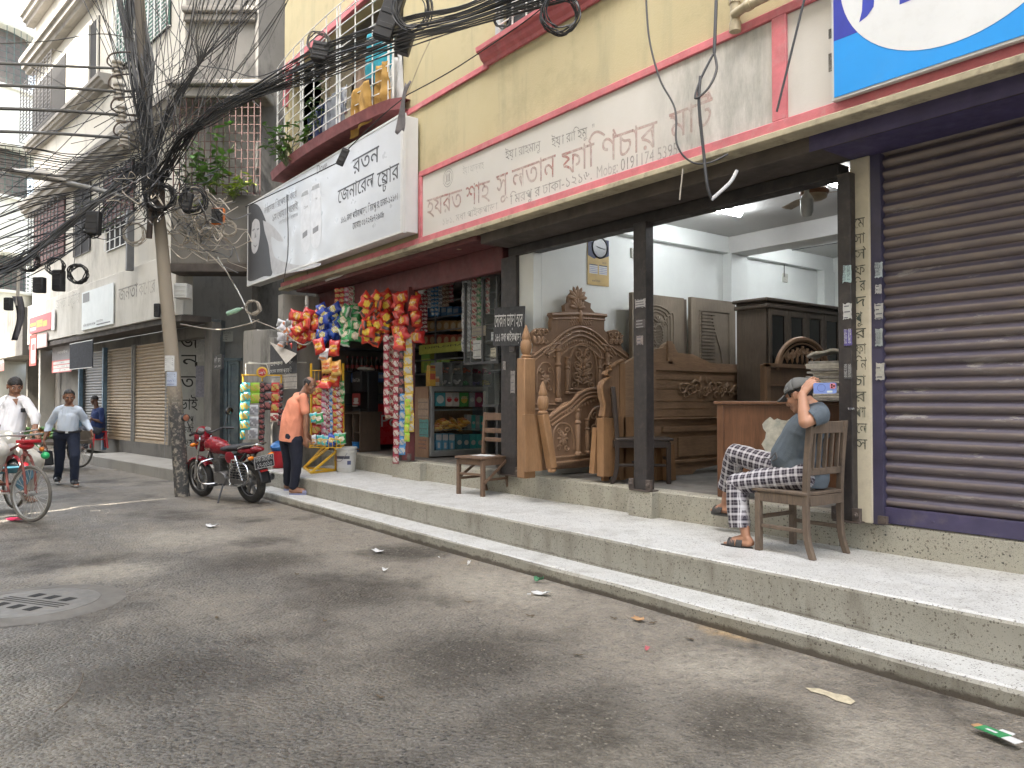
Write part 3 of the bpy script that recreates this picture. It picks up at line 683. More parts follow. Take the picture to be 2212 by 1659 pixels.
# barred windows
m_bar = M('rusty_window_bars', (.07,.065,.062), .6, .3, 9, 0); m_in = flat('painted_room_dark', (.018,.017,.017), .9); m_red = M('red_oxide_frame', (.13,.05,.045), .7); m_green = M('green_shutter_paint', (.09,.20,.15), .6)  # near-black window panels paint the darkness of rooms that are not built
def gwin(u0, u1, vt, vb, name='window', depth=.12, nx=6, nz=9, panel=None, fr=m_bar, chin=None):
    s1, zt = GL(u1, vt); s0 = GL(u0, vb)[0]; zb = GL(u1, vb)[1]
    if s0 < s1: s0, s1 = s1, s0
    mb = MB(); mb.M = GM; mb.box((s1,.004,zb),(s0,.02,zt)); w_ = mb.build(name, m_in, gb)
    mb = MB(); mb.M = GM
    for i in range(nx+1): x = s1+(s0-s1)*i/nx; mb.box((x-.012, depth, zb),(x+.012, depth+.02, zt))
    for j in range(nz+1): z = zb+(zt-zb)*j/nz; mb.box((s1, depth-.012, z-.01),(s0, depth-.002, z+.01))
    if depth > .06:
        for z in (zb, zt): 
            for x in (s1, s0): mb.box((x-.01,.02,z-.01),(x+.01,depth,z+.01))
    mb.build('grille', m_grille if nx == 5 else fr, w_)
    if panel:
        mb = MB(); mb.M = GM; k = 3
        for i in range(k):
            x = s1+(s0-s1)*i/k; mb.box((x+.03,.022,zb+.03),(x+(s0-s1)/k-.03,.045,zt-.03), 0)
        mb.build('shutter_leaf', panel, w_)
    return s1, s0, zb, zt
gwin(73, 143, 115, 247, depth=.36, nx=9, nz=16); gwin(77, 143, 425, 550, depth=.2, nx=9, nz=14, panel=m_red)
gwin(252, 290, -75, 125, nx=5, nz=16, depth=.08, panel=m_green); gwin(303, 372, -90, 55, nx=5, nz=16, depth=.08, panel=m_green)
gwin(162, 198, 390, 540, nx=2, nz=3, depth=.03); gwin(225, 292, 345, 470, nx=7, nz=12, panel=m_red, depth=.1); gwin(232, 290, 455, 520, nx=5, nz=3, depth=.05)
# casement window with one leaf standing open
s0, zt = GL(217, 33); zb = GL(217, 178)[1]; s1 = GL(178, 70)[0]
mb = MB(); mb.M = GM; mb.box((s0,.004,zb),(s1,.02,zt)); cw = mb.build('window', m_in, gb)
mb = MB(); mb.M = GM; mb.box((s0+.02,.02,zb),(s0+.1,.06,zt)); mb.box(((s0+s1)/2-.03,.02,zb),((s0+s1)/2+.03,.06,zt)); mb.box((s0-.05,.0,zb-.06),(s1+.1,.10,zb-.004)); mb.build('frame', m_gw, cw)
mb = MB(); mb.M = GM; mb.box(((s0+s1)/2+.05,.03,zb+.02),(s1,.055,zt-.02)); mb.build('window_leaf', flat('white_leaf', (.75,.77,.78), .3), cw)
# painted sign band over the shops
mb = MB(); mb.M = GM; mb.box((-.05,.0,3.17),(6.6,.16,4.42)); mb.box((6.6,.0,3.2),(SL,.12,4.40)); sbn = mb.build('sign_band', m_gb, gb, bevel=.01)
def gtext(par, s, u0, u1, v0, h, m, d=.165, bold=.02):
    (a, za) = GL(u0, v0, d); (b, zb_) = GL(u1, v0, d); mb = MB(); 
    lettering(mb, s, GW(a, d, za), -GG, (0,0,1), size=h, width=abs(b-a), bold=bold); return mb.build('painted_lettering', m, par, fixn=False)
gtext(sbn, 'জনতা', 256, 297, 652, .46, m_fade_k); gtext(sbn, 'কোের', 300, 335, 640, .42, m_fade_l); gtext(sbn, 'জনতা েস্টার', 120, 172, 670, .42, m_fade_l)
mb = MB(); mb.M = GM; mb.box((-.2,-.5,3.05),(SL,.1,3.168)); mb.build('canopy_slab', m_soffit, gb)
mb = MB(); mb.M = GM; mb.box((-.35,-.62,.1),(.02,-.45,3.05)); mb.box((5.2,-.66,.1),(SL,-.6,3.05)); mb.box((.02,-.60,.1),(5.2,-.45,.49)); mb.box((.02,-.8,2.8),(5.2,-.55,3.05)); mb.build('shop_front', m_gp, gb)
mb = MB(); mb.M = GM; mb.box((-1.05,-.6,-.05),(4.9,.49,.2)); mb.build('kerb_platform', grey_mat('platform_cement', (.36,.34,.30), (.27,.255,.22), .5, (.12,.115,.105)), gb, bevel=.015)
# corrugated shop shutters
def slat_mat(name, c1, c2):
    t = NT(name); c = t.mix(t.noise(2, 5), c1, c2); c = t.mix(t.ramp(t.noise(7, 9, .75, t.co((.6,.6,2))), [(.58, 0), (.64, .7)]), c, (.20,.09,.04))
    return t.out(c, .6)
m_sl1 = slat_mat('tan_shutter', (.42,.33,.22), (.36,.27,.175)); m_sl2 = slat_mat('grey_blue_shutter', (.22,.21,.19), (.17,.18,.19))
def gshutter(u0, u1, mt, lab, n=30):
    a = GL(u1, 960, -.5)[0]; b = GL(u0, 950, -.5)[0]; th = thing('rolling_shutter', lab, 'shutter', GW((a+b)/2, -.5, .5), 0, 'shutters of the corner building')
    mb = MB(); mb.M = Matrix.Translation(-th.location) @ GM; pr = []
    for k in range(n):
        for i in range(4): t = i/4; pr.append((-.5+.028*sin(pi*t), .56+2.26*(k+t)/n))
    m_ = len(pr); mb.add([(x, y, z) for x in (a, b) for y, z in pr], [(i, i+1, i+1+m_, i+m_) for i in range(m_-1)], 0, True); mb.build('curtain', mt, th, sharp=60)
    mb = MB(); mb.M = Matrix.Translation(-th.location) @ GM; mb.box((a,-.50,.495),(b,-.465,.56)); mb.build('bottom_bar', mt, th)
    mb = MB(); mb.M = Matrix.Translation(-th.location) @ GM; mb.box((a-.05,-.5,.49),(a-.002,-.44,2.82)); mb.box((b+.002,-.5,.49),(b+.05,-.44,2.82)); mb.build('guide_rail', M('rail_paint', (.20,.19,.17), .6), th, isl=True)
gshutter(294, 368, m_sl1, 'tan rolling shutter nearest the utility pole'); gshutter(232, 287, m_sl1, 'tan rolling shutter with red writing, between two others')
gshutter(182, 224, m_sl2, 'dull blue-grey rolling shutter behind the man on the red stool')
# blue posts beside the shutters
def gpost(u, name, lab, h=2.85, r=.05):
    s = GL(u, 950, -.42)[0]; mb = MB(); mb.M = GM; mb.box((s-r,-.43,.2),(s+r,-.33,h)); o = mb.build(name, M('blue_steel_paint', (.12,.20,.27), .6, .3, 6, .1, 60, dirt=.6, dcol=(.13,.11,.10), dscale=9), None, bevel=.006, label=lab, cat='post')
gpost(228, 'steel_post', 'blue painted steel post between the shutters'); gpost(176, 'steel_post', 'flaking blue post at the dark shop doorway')
# ------------------------------------------------------------------ balcony on the cut-off corner
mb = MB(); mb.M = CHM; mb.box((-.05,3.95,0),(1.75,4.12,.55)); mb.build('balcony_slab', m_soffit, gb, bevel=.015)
mb = MB(); mb.M = CHM; mb.box((-.02,4.12,.42),(1.72,5.45,.53)); mb.box((-.02,4.12,0.01),(.08,5.45,.42)); mb.box((1.62,4.12,.01),(1.72,5.45,.42)); mb.build('balcony_parapet', m_gp, gb, bevel=.012)
mb = MB(); mb.M = CHM; mb.box((-.1,7.35,.0),(1.8,7.55,.55)); mb.box((-.1,7.551,.0),(1.8,7.66,.66)); mb.box((0,9.05,.0),(1.45,9.2,.12)); mb.box((0,9.2,.0),(1.45,9.32,.2)); mb.build('cornice', m_gc, gb, bevel=.03, isl=True)
mb = MB(); mb.M = CHM; mb.box((.02,5.3,-.5),(1.36,7.4,-.32)); mb.build('balcony_wall', M('pink_brown_wall', (.27,.105,.09), .85, .3, 3), gb)
mb = MB(); mb.M = CHM
for i in range(15): x = .0+1.68*i/14; mb.box((x-.008,5.45,.47),(x+.008,7.35,.485))
for j in range(12): z = 5.5+1.84*j/11; mb.box((0,z-.006,.458),(1.68,z+.006,.469))
mb.build('balcony_grille', M('brown_grille', (.10,.05,.045), .7), gb)
# lower corner: recessed wall with big painted letters, poster wall, gate
P0 = Pd(384, 960, 17.3); P0.z = 0; CW = frame(P0, RV, (0,0,1)); CWN = CHN
def WL(u, v, d=0):
    p = Pp(u, v, P0+CWN*d, CWN); q = p-P0; return (q.dot(RV), p.z)
mb = MB(); mb.M = CW; mb.box((-.3,0,-.2),(2.6,5.0,0)); cwl = mb.build('recessed_wall', grey_mat('recess_render', (.44,.44,.42), (.36,.36,.34), .7, (.10,.10,.10)), gb)
mb = MB()
for s, u, v, h in (('জ', 388, 752, .42), ('ন', 392, 792, .42), ('তা', 390, 838, .42), ('ভাই', 386, 885, .36)):
    p = Pp(u, v, P0, CWN); lettering(mb, s, p, RV, (0,0,1), size=h, width=.42, bold=.05)
for s, u, v in (('ইংিরপু', 386, 912), ('ইইজী', 388, 935), ('হয়,', 396, 962)): p = Pp(u, v, P0, CWN); lettering(mb, s, p, RV, (0,0,1), size=.20, width=.36, bold=.03)
mb.build('painted_lettering', flat('black_sign_paint', (.015,.015,.015), .7), cwl, fixn=False)
def cwbox(u0, u1, v0, v1, d0, d1, mt, name, bevel=0, par=None, **kw):
    a, zt = WL(u0, v0, d1); b, zb = WL(u1, v1, d1); mb = MB(); mb.M = CW; mb.box((a, zb, d0), (b, zt, d1)); return mb.build(name, mt, par, bevel=bevel, **kw)
m_paperw = M('posted_paper', (.50,.50,.47), .8, .2, 14, 0)
for u0, u1, v0, v1, c in ((424, 442, 703, 760, (.42,.42,.40)), (424, 442, 764, 782, (.50,.50,.48)), (423, 441, 790, 858, (.30,.30,.36))):
    cwbox(u0, u1, v0, v1, .002, .006, M('poster_paper_%d' % v0, c, .7, .3, 22, 0), 'poster', label={703: 'grey printed notice, highest on the recessed wall', 764: 'narrow pale notice strip in the middle of the recessed wall', 790: 'poster with a lilac mosque picture on the recessed wall'}[v0], cat='poster')
cwbox(445, 474, 690, 965, .0, .30, M('blue_grey_column', (.25,.28,.29), .8, .35, 4, .2, 50, dirt=.6, dcol=(.36,.35,.33), dscale=8), 'column', .01, label='blue-grey concrete column left of the blue gate', cat='column')
gt = thing('metal_gate', 'pale blue double metal gate with white flaking panels', 'gate', (0,0,0))
a, zt = WL(468, 765, .1); b, zb = WL(516, 955, .1)
m_gate = M('faded_blue_gate', (.24,.31,.34), .6, .3, 5, .15, 60, dirt=.7, dcol=(.42,.42,.40), dscale=3.5)
wd = (b-a)/2
for k in (0, 1):
    mb = MB(); mb.M = CW; x = a+k*wd; mb.box((x+.01,.35,.05),(x+wd-.01,2.35,.09)); mb.box((x+.01,2.28,.09),(x+wd-.01,2.35,.12)); mb.box((x+.01,.35,.09),(x+.07,2.28,.12)); mb.box((x+wd-.07,.35,.09),(x+wd-.01,2.28,.12)); mb.box((x+.07,1.15,.09),(x+wd-.07,1.22,.12)); mb.build('gate_leaf', m_gate, gt, bevel=.005)
mb = MB(); mb.M = CW; mb.box((a-.05,.2,.0),(b+.1,.35,.2)); mb.box((a-.05,2.36,.04),(b+.05,2.42,.14)); mb.build('gate_frame', m_gate, gt)
pl = cwbox(464, 503, 716, 738, .14, .15, flat('cream_enamel', (.55,.56,.50), .5), 'notice_plate', label='small cream city notice plate with screws above the blue gate', cat='sign')
mb = MB()
for i, s in enumerate(('ঢাকা উত্তর িসিট', '১২৩৪৫  ৬৭', '৮৯ ১০  ২৩', '৪৫ ৬৭')):
    p = Pp(467, 722+i*4.3, P0+CWN*.152, CWN); lettering(mb, s, p, RV, (0,0,1), size=.05 if i else .065, width=.32 if i == 0 else .25, bold=.01)
mb.build('printed_lettering', flat('print_ink', (.05,.05,.05), .7), pl, fixn=False)
# concrete wall stub left of the general store
m_stub = grey_mat('mossy_concrete', (.34,.32,.28), (.24,.225,.20), .9, (.05,.048,.04))
mb = MB(); mb.prism([(0,0),(1.55,0),(1.55,2.55),(1.32,2.55),(1.30,2.70),(.75,2.71),(.72,2.74),(.05,2.76),(0,2.72)], (-14.42,4.72,0), (1,0,0), (0,0,1), -.42); mb.build('concrete_wall', m_stub, None, bevel=.02, label='mossy concrete wall stub beside the blue gate, under tangled wires', cat='wall')
mb = MB(); mb.prism([(0,0),(7.2,0),(7.2,3.3),(0,3.3)], (-18.6,7.6,0), (1,0,0), (0,0,1), -.2); mb.build('yard_wall', m_stub, gb)
mb = MB(); mb.box((-13.15,4.9,0),(-12.93,5.65,3.3)); mb.build('yard_side_wall', m_stub, gb)
# ================================================================== white round-fronted building at the far left
rb = thing('round_building', 'bright white apartment building with rounded barred balconies, cut by the left edge', 'building', (0,0,0))
rc = Pd(-38, 865, 29); m_rw = grey_mat('white_render', (.80,.82,.76), (.74,.76,.70), .2, (.20,.20,.18)); RR = 1.78
def rz(v): return 1.48+27.4*(865-v)/1680
mb = MB()
for v0, v1 in ((30,-120), (300,163), (540,410), (940,620)):
    mb.lathe([(RR, rz(v0)), (RR+.06, rz(v0)+.08), (RR, rz(v0)+.14), (RR, rz(v1)-.12), (RR+.10, rz(v1)-.1), (RR+.10, rz(v1)), (RR-.15, rz(v1))], (rc.x, rc.y, 0), 40)
mb.build('parapet', m_rw, rb, isl=True)
mb = MB(); mb.lathe([(RR-.45, .0), (RR-.45, 16)], (rc.x, rc.y, 0), 30); mb.build('inner_wall', M('painted_shade_brown', (.16,.14,.13), .9), rb)  # dark brown paints the shade inside the balconies
mb = MB()
for v0, v1 in ((163,30), (410,300), (620,540)):
    for k in range(44):
        an = 2*pi*k/44; x = rc.x+(RR-.03)*cos(an); y = rc.y+(RR-.03)*sin(an); mb.bar((x,y,rz(v0)),(x,y,rz(v1)),.022)
    for j in range(1, 9):
        z = rz(v0)+(rz(v1)-rz(v0))*j/9; mb.tube([(rc.x+(RR-.05)*cos(q*pi/20), rc.y+(RR-.05)*sin(q*pi/20), z) for q in range(40)], .012, 4, 0, False, True)
mb.build('balcony_grille', M('green_black_grille', (.05,.09,.08), .6), rb)
# far shops down the street
fs = thing('far_shop_row', 'row of dark shop openings under a stained concrete wall down the street', 'building', (0,0,0))
mb = MB(); mb.M = GM; mb.box((SL+.25,-1.2,2.9),(SL+40,.2,4.4)); mb.box((SL+.25,-3,4.4),(SL+40,-1.2,5.5)); mb.build('wall', m_gp, fs)
mb = MB(); mb.M = GM; mb.box((5.3,-2.4,.05),(SL+40,-2.2,2.9)); mb.build('shop_interior', M('painted_shop_gloom', (.05,.047,.045), .9), fs)  # near-black back wall paints the gloom inside the shops
mb = MB(); mb.M = GM
for s in (8.6, 11.2, 15.5, 21): mb.box((s-.12,-1.1,0),(s+.12,-.6,2.95))
mb.build('column', m_gp, fs)
for k, (s, hgt) in enumerate(((36, 9), (48, 13), (62, 11))):
    b_ = thing('distant_building', 'pale distant building closing the end of the street' if k == 0 else 'tall pale building far down the street, behind the round one', 'building', (0,0,0), 0, 'buildings far down the street')
    mb = MB(); mb.M = GM; mb.box((s,-8,0),(s+10,-1.5-k,hgt)); mb.build('wall', m_rw, b_)
    mb = MB(); mb.M = GM
    for i in range(3):
        for j in range(3): mb.box((s+1.5+3*i,-1.49-k,1.8+3*j),(s+2.6+3*i,-1.45-k,3.2+3*j))
    mb.build('window', m_glassd, b_, kind='stuff')
# ================================================================== signboards on the yellow building
EX, EZ = V((1,0,0)), V((0,0,1))
def signtext(mb, s, u0, v0, u1, v1, y, size, m=0, bold=.015, head=.62):
    a = Py(u0, v0, y); b = Py(u1, v1, y); e = V((1,0,0)); L = b.x-a.x
    lettering(mb, s, (a.x, y, (a.z+b.z)/2-head*size), e, EZ, size=size, width=L, bold=bold, m=m)
m_face = M('light_box_face', (.52,.54,.56), .35, .04, 1.5, 0, dirt=.12, dcol=(.45,.42,.37), dscale=2)
m_alu = M('white_metal_frame', (.60,.60,.58), .45, .06, 4, .05)
lb = thing('signboard', 'long pale light box sign with grey lettering above the general store', 'signboard', (-14.5, 4.81, 3.6))
LX0, LX1, LZ0, LZ1, LY = -14.5, -8.62, 3.6, 5.13, 4.81
def rel(mb, o): mb.M = Matrix.Translation(-V(o.location)); return mb
mb = rel(MB(), lb); mb.box((LX0+.02, LY+.012, LZ0+.02), (LX1-.02, LY+.235, LZ1-.02)); mb.build('box_body', m_alu, lb, bevel=.006)
mb = rel(MB(), lb); mb.box((LX0+.03, LY, LZ0+.03), (LX1-.05, LY+.0115, LZ1-.03)); mb.build('face', m_face, lb)
mb = rel(MB(), lb)
for a, b in (((LX0, LY-.006, LZ0), (LX1, LY+.02, LZ0+.03)), ((LX0, LY-.006, LZ1-.03), (LX1, LY+.02, LZ1)), ((LX1-.05, LY-.008, LZ0+.03), (LX1, LY+.02, LZ1-.03)), ((LX0, LY-.006, LZ0+.03), (LX0+.03, LY+.02, LZ1-.03)), ((LX1-.001,LY+.02,LZ0),(LX1+.004,LY+.05,LZ1))): mb.box(a, b)
mb.build('edge_trim', m_alu, lb, bevel=.003)
mk = [flat('sign_grey_ink', (.055,.055,.06), .5), flat('sign_soft_ink', (.20,.20,.21), .5), flat('sign_pale_ink', (.36,.37,.38), .5)]
mb = rel(MB(), lb); ty = LY-.0008
signtext(mb, 'রতন', 762, 347, 819, 313, ty, .34, 0, .03); signtext(mb, 'েজনােরল', 730, 410, 808, 376, ty, .31, 0, .03); signtext(mb, 'েষ_টার', 815, 375, 862, 352, ty, .31, 0, .03)
signtext(mb, '১৮১, মধ` পাইজপাড়া, িমরপুর, ঢাকা-১২১৬।', 736, 471, 860, 416, ty, .135, 0, .012); signtext(mb, 'েমাবাঃ ০১৭২৭৮৭২৯৩৮', 762, 482, 830, 456, ty, .135, 0, .012)
signtext(mb, 'ড`ােমজ িরেপয়ার কের', 571, 447, 641, 415, ty, .17, 1, .012); signtext(mb, '১ম েধায়া েথেকই', 588, 466, 643, 437, ty, .17, 1, .012); signtext(mb, 'ডাভ ইনেটন্স িরেপয়ার', 602, 478, 643, 461, ty, .09, 2, .0)
signtext(mb, 'Dove', 684, 362, 707, 345, ty, .19, 1, .012); signtext(mb, 'Dove', 656, 447, 666, 441, ty, .07, 1, 0); signtext(mb, 'Dove', 675, 430, 686, 424, ty, .07, 1, 0)
mb.build('printed_lettering', mk, lb, fixn=False)
# printed picture on the left half: long dark hair, a pale face and arm, two bottles
def sp(u, v): p = Py(u, v, LY); return (p.x, p.z)
def smooth_poly(pts, n=5): return [(p.x, p.y) for p in bez([V((a, b, 0)) for a, b in pts]+[V((*pts[0], 0))], n)[:-1]]
def decal(par, pts, off, mt, name, sm=True):
    q = [sp(*p) for p in pts]; q = smooth_poly(q) if sm else q
    ar = sum(q[i-1][0]*q[i][1]-q[i][0]*q[i-1][1] for i in range(len(q)))
    if ar < 0: q.reverse()
    mb = rel(MB(), par); mb.prism([(x-LX0, z-LZ0) for x, z in q], (LX0, LY-off, LZ0), EX, EZ, .0004); return mb.build(name, mt, par)
decal(lb, [(534,448),(548,440),(560,446),(571,468),(581,500),(587,545),(588,592),(570,597),(536,606),(535,560),(534,500)], .0008, flat('print_dark_hair', (.035,.035,.04), .5), 'printed_hair')
decal(lb, [(545,482),(551,473),(560,478),(562,500),(560,522),(556,540),(549,548),(544,538),(543,510)], .0014, flat('print_pale_skin', (.46,.46,.47), .5), 'printed_face')
decal(lb, [(568,476),(584,484),(600,500),(612,520),(600,520),(586,512),(590,545),(600,560),(640,572),(690,568),(680,578),(610,592),(590,590),(584,560),(580,528),(572,500)], .0012, flat('print_pale_skin', (.46,.46,.47), .5), 'printed_arm')
mb = rel(MB(), lb)
for pts in ([(545,497),(550,493),(551,496),(546,500)], [(555,494),(560,492),(560,495),(556,498)], [(546,528),(552,531),(557,527),(552,535)], [(551,500),(554,512),(550,515)]):
    q = [sp(*p) for p in pts]
    if sum(q[i-1][0]*q[i][1]-q[i][0]*q[i-1][1] for i in range(len(q))) < 0: q.reverse()
    mb.prism(q, (0, LY-.0022, 0), EX, EZ, .0004)
mb.build('printed_features', mk[1], lb)
for k, (u0, u1, vt, vb, sl_) in enumerate(((650, 668, 412, 536, -6), (672, 692, 398, 526, -7))):
    decal(lb, [(u0,vt+14),(u0+3,vt+2),(u1-3,vt-4),(u1,vt+6),(u1+1,vb-8),(u0+1,vb)], .0012+k*.0008, flat('print_bottle', (.60,.61,.63), .4), 'printed_bottle')
    decal(lb, [(u0+1,vt+14),(u0+3,vt+5),(u1-3,vt-2),(u1-1,vt+7)], .0026+k*.0008, mk[2], 'printed_cap', False)
    decal(lb, [(u0+4,vb-32),(u1-4,vb-40),(u1-4,vb-28),(u0+4,vb-20)], .0026+k*.0008, mk[1], 'printed_label', False)
# blue billboard
BX0, BX1, BZ0, BZ1, BY = -2.905, -1.30, 3.54, 5.08, 4.97
bb = thing('billboard', 'bright blue billboard with a white oval and dark blue letters', 'billboard', (BX0, BY, BZ0))
mb = rel(MB(), bb); mb.box((BX0, BY+.005, BZ0), (BX1, BY+.05, BZ1)); mb.build('frame', m_alu, bb, bevel=.004)
m_bblue = M('billboard_blue', (.018,.30,.78), .4, .06, 2, 0, dirt=.12, dcol=(.10,.30,.55), dscale=5)
mb = rel(MB(), bb); mb.box((BX0+.02, BY, BZ0+.02), (BX1-.02, BY+.0045, BZ1-.02)); mb.build('blue_panel', m_bblue, bb)
mb = rel(MB(), bb); mb.prism([(BX0+.0202,3.95),(-2.1,3.95),(-2.1,BZ1-.0202),(BX0+.0202,BZ1-.0202)], (0, BY-.0006, 0), EX, EZ, .0004); mb.build('indigo_panel', flat('billboard_indigo', (.035,.05,.38), .4), bb)
mb = rel(MB(), bb); mb.prism([(-2.1+.735*cos(a*pi/32), 4.31+.655*sin(a*pi/32)) for a in range(64)], (0, BY-.0016, 0), EX, EZ, .0005); mb.build('white_oval', M('billboard_white', (.68,.70,.71), .4, .05, 2, 0, dirt=.25, dcol=(.5,.5,.48), dscale=7), bb)
mb = rel(MB(), bb)
for q in ([(-2.70,4.01),(-2.645,4.03),(-2.60,4.075),(-2.57,4.4),(-2.40,4.4),(-2.40,4.5),(-2.82,4.5),(-2.82,4.4),(-2.66,4.4),(-2.68,4.08)], [(-2.43,4.02),(-2.10,4.02),(-2.08,4.12),(-2.33,4.10),(-2.32,4.22),(-2.15,4.22),(-2.15,4.29),(-2.31,4.29),(-2.30,4.42),(-2.08,4.42),(-2.08,4.5),(-2.42,4.5)], [(-2.0,4.02),(-1.72,4.02),(-1.70,4.12),(-1.9,4.11),(-1.9,4.5),(-2.0,4.5)]):
    mb.prism(q, (0, BY-.003, 0), EX, EZ, .0005)
mb.build('printed_lettering', flat('billboard_letter', (.04,.06,.42), .4), bb)
# drain pipe over the band
m_pipe = M('cream_pipe', (.42,.36,.24), .5, .25, 6, .1, 60, dirt=.5, dcol=(.12,.10,.07), dscale=7)
a = Py(1588, 68, 4.99); b = Py(1700, 22, 4.99); z0 = 4.50
dp = thing('drain_pipe', 'cream plastic drain pipe with an elbow above the stained band', 'pipe', (a.x, 4.99, 4.37))
mb = rel(MB(), dp); mb.tube([(a.x,4.99,6.2),(a.x,4.99,4.36)], .038, 12); mb.lathe([(.046,0),(.046,.07)], (a.x,4.99,4.34), 12); mb.lathe([(.046,0),(.046,.07)], (a.x,4.99,4.56), 12); mb.build('downpipe', m_pipe, dp)
mb = rel(MB(), dp); mb.tube(bez([(a.x,4.97,4.46),(a.x+.08,4.965,4.475),(a.x+.2,4.965,4.48),(-2.91,4.965,4.49)], 6), .036, 12)
for x in (a.x+.12, a.x+.55): mb.tube([(x,4.965,4.48),(x+.05,4.965,4.482)], .044, 12)
mb.build('branch_pipe', m_pipe, dp)
# ================================================================== general store
m_stw = M('store_wall', (.16,.15,.14), .9, .25, 3, .1)
mb = MB(); mb.box((-13.2, 5.72, .617), (-12.98, 8.6, 3.42)); mb.box((-12.98, 7.6, .617), (-7.45, 7.8, 3.42)); mb.build('store_wall', m_stw, bld)
mb = MB(); mb.box((-13.2, 5.6, 3.421), (-7.45, 8.6, 3.5)); mb.build('store_ceiling', m_stw, bld)
mb = MB(); mb.box((-13.2, 5.60, .2), (-12.86, 5.72, 3.42)); mb.build('store_side_wall', m_stub, bld)
mb = MB(); mb.box((-13.0, 5.56, 3.05), (-7.52, 5.66, 3.36)); mb.box((-12.86, 5.54, .62), (-12.72, 5.68, 3.05)); mb.box((-13.0,5.16,3.36),(-7.5,5.62,3.42)); mb.build('maroon_fascia', m_maroon, bld, bevel=.01)
# posts
def post(u0, u1, y, z0, z1, label, mt=m_post):
    a = Py(u0, 900, y).x; b = Py(u1, 900, y).x-.03; o = thing('steel_post', label, 'post', ((a+b)/2, y, z0)); mb = MB(); mb.box((a-(a+b)/2, 0, 0), (b-(a+b)/2, .11, z1-z0)); mb.build('channel', mt, o, bevel=.006)
    w2_ = (b-a)/2+.03; mb = MB()
    for sx in (-1, 1): mb.box((sx*w2_-.03, -.015, .0), (sx*w2_+.03, .02, .10)); mb.lathe([(.022,0),(.022,.012),(.011,.012),(.011,.022)], (sx*w2_, -.015, .05), 10, 0, (0,-1,0))
    mb.box((-w2_-.02,-.02,-.012),(w2_+.02,.12,0)); mb.build('lock_base', M('rusty_lug', (.09,.07,.06), .6), o, bevel=.003)
    return o
po = post(1369, 1401, 5.5, .625, 3.2, 'tall black steel post standing on a terrazzo block before the plain bed boards')
ps = post(868, 884, 5.5, .625, 3.1, 'black steel post behind the hanging sachet strips of the store', m_maroon)
pw = post(1082, 1118, 5.55, .60, 3.19, 'peeling black post between the general store and the furniture shop'); pr_ = post(1812, 1849, 5.5, .585, 3.19, 'black post covered in torn stickers beside the cream pillar')
# stickers on posts
def sticker(par, u0, v0, u1, v1, y, col, lines=3, txt=None, tcol=(.1,.1,.12), vert=False, name='sticker', lab=None):
    a = Py(u0, v0, y); b = Py(u1, v1, y); o = V(par.location) if par else V((0,0,0))
    n = 7; poly = []
    x0, x1, z0, z1 = a.x, b.x, b.z, a.z; r = RND
    for k in range(n): poly.append((x0+(x1-x0)*k/n, z0+r.uniform(0,.012)))
    for k in range(n): poly.append((x1-r.uniform(0,.006), z0+(z1-z0)*k/n))
    for k in range(n): poly.append((x1-(x1-x0)*k/n, z1-r.uniform(0,.012)))
    for k in range(n): poly.append((x0+r.uniform(0,.006), z1-(z1-z0)*k/n))
    mb = MB(); mb.M = Matrix.Translation(-o); mb.prism(poly, (0, y-.002, 0), EX, EZ, .001, 0)
    if txt:
        for i, s in enumerate(txt):
            k = len(txt)
            if vert: xx = x0+(x1-x0)*(i+.75)/(k+.1); lettering(mb, s, (xx, y-.003, z0+.02), EZ, -EX, size=(x1-x0)/k*.9, width=(z1-z0)*.85, m=1, bold=.02)
            else: lettering(mb, s, (x0+.008, y-.003, z1-(z1-z0)*(i+.8)/k), EX, EZ, size=(z1-z0)/k*.75, width=(x1-x0)*.85, m=1, bold=.02)
    else:
        for i in range(lines): z = z1-(z1-z0)*(i+.6)/lines; mb.box((x0+.01, y-.0034, z-.004), (x1-.01-RND.uniform(0,.03), y-.0031, z+.004), 1)
    return mb.build(name, [M('paper_%d_%d_%d' % tuple(int(c*100) for c in col), col, .75, .25, 25, 0), flat('ink_%d_%d' % (int(tcol[0]*100), int(tcol[2]*100)), tcol, .7)], par, fixn=False)
sticker(pr_, 1820, 573, 1840, 610, 5.496, (.38,.52,.52), txt=('01827-996640', '01742-780270'), vert=True); sticker(pr_, 1821, 655, 1841, 690, 5.496, (.45,.46,.44)); sticker(pr_, 1823, 711, 1842, 747, 5.496, (.10,.08,.26), txt=('01733373111', '01997722332'), tcol=(.6,.6,.62), vert=True); sticker(pr_, 1823, 787, 1842, 820, 5.496, (.08,.08,.08), txt=('01823336', '01923330062'), tcol=(.4,.4,.4), vert=True); sticker(pr_, 1832, 880, 1846, 886, 5.496, (.55,.55,.53))
sticker(sh, 1889, 566, 1908, 600, 5.580, (.46,.52,.55), txt=('01741-853917',), vert=True); sticker(sh, 1890, 615, 1906, 635, 5.580, (.42,.42,.42)); sticker(sh, 1889, 655, 1909, 690, 5.580, (.38,.38,.36), lines=4); sticker(sh, 1890, 710, 1908, 748, 5.580, (.34,.38,.37), txt=('01733373111',), vert=True); sticker(sh, 1891, 783, 1912, 822, 5.580, (.42,.41,.37), lines=2)
sticker(po, 1372, 646, 1395, 664, 5.496, (.38,.37,.36), lines=4); sticker(po, 1373, 690, 1394, 708, 5.496, (.10,.09,.09), lines=3, tcol=(.3,.3,.3)); sticker(po, 1375, 725, 1390, 745, 5.496, (.22,.19,.18))
sticker(pw, 1085, 690, 1098, 730, 5.546, (.30,.28,.27)); sticker(pw, 1100, 700, 1112, 760, 5.546, (.20,.18,.17), lines=6); sticker(pw, 1103, 800, 1113, 850, 5.546, (.26,.24,.23)); sticker(pw, 1086, 780, 1093, 800, 5.546, (.30,.28,.27))
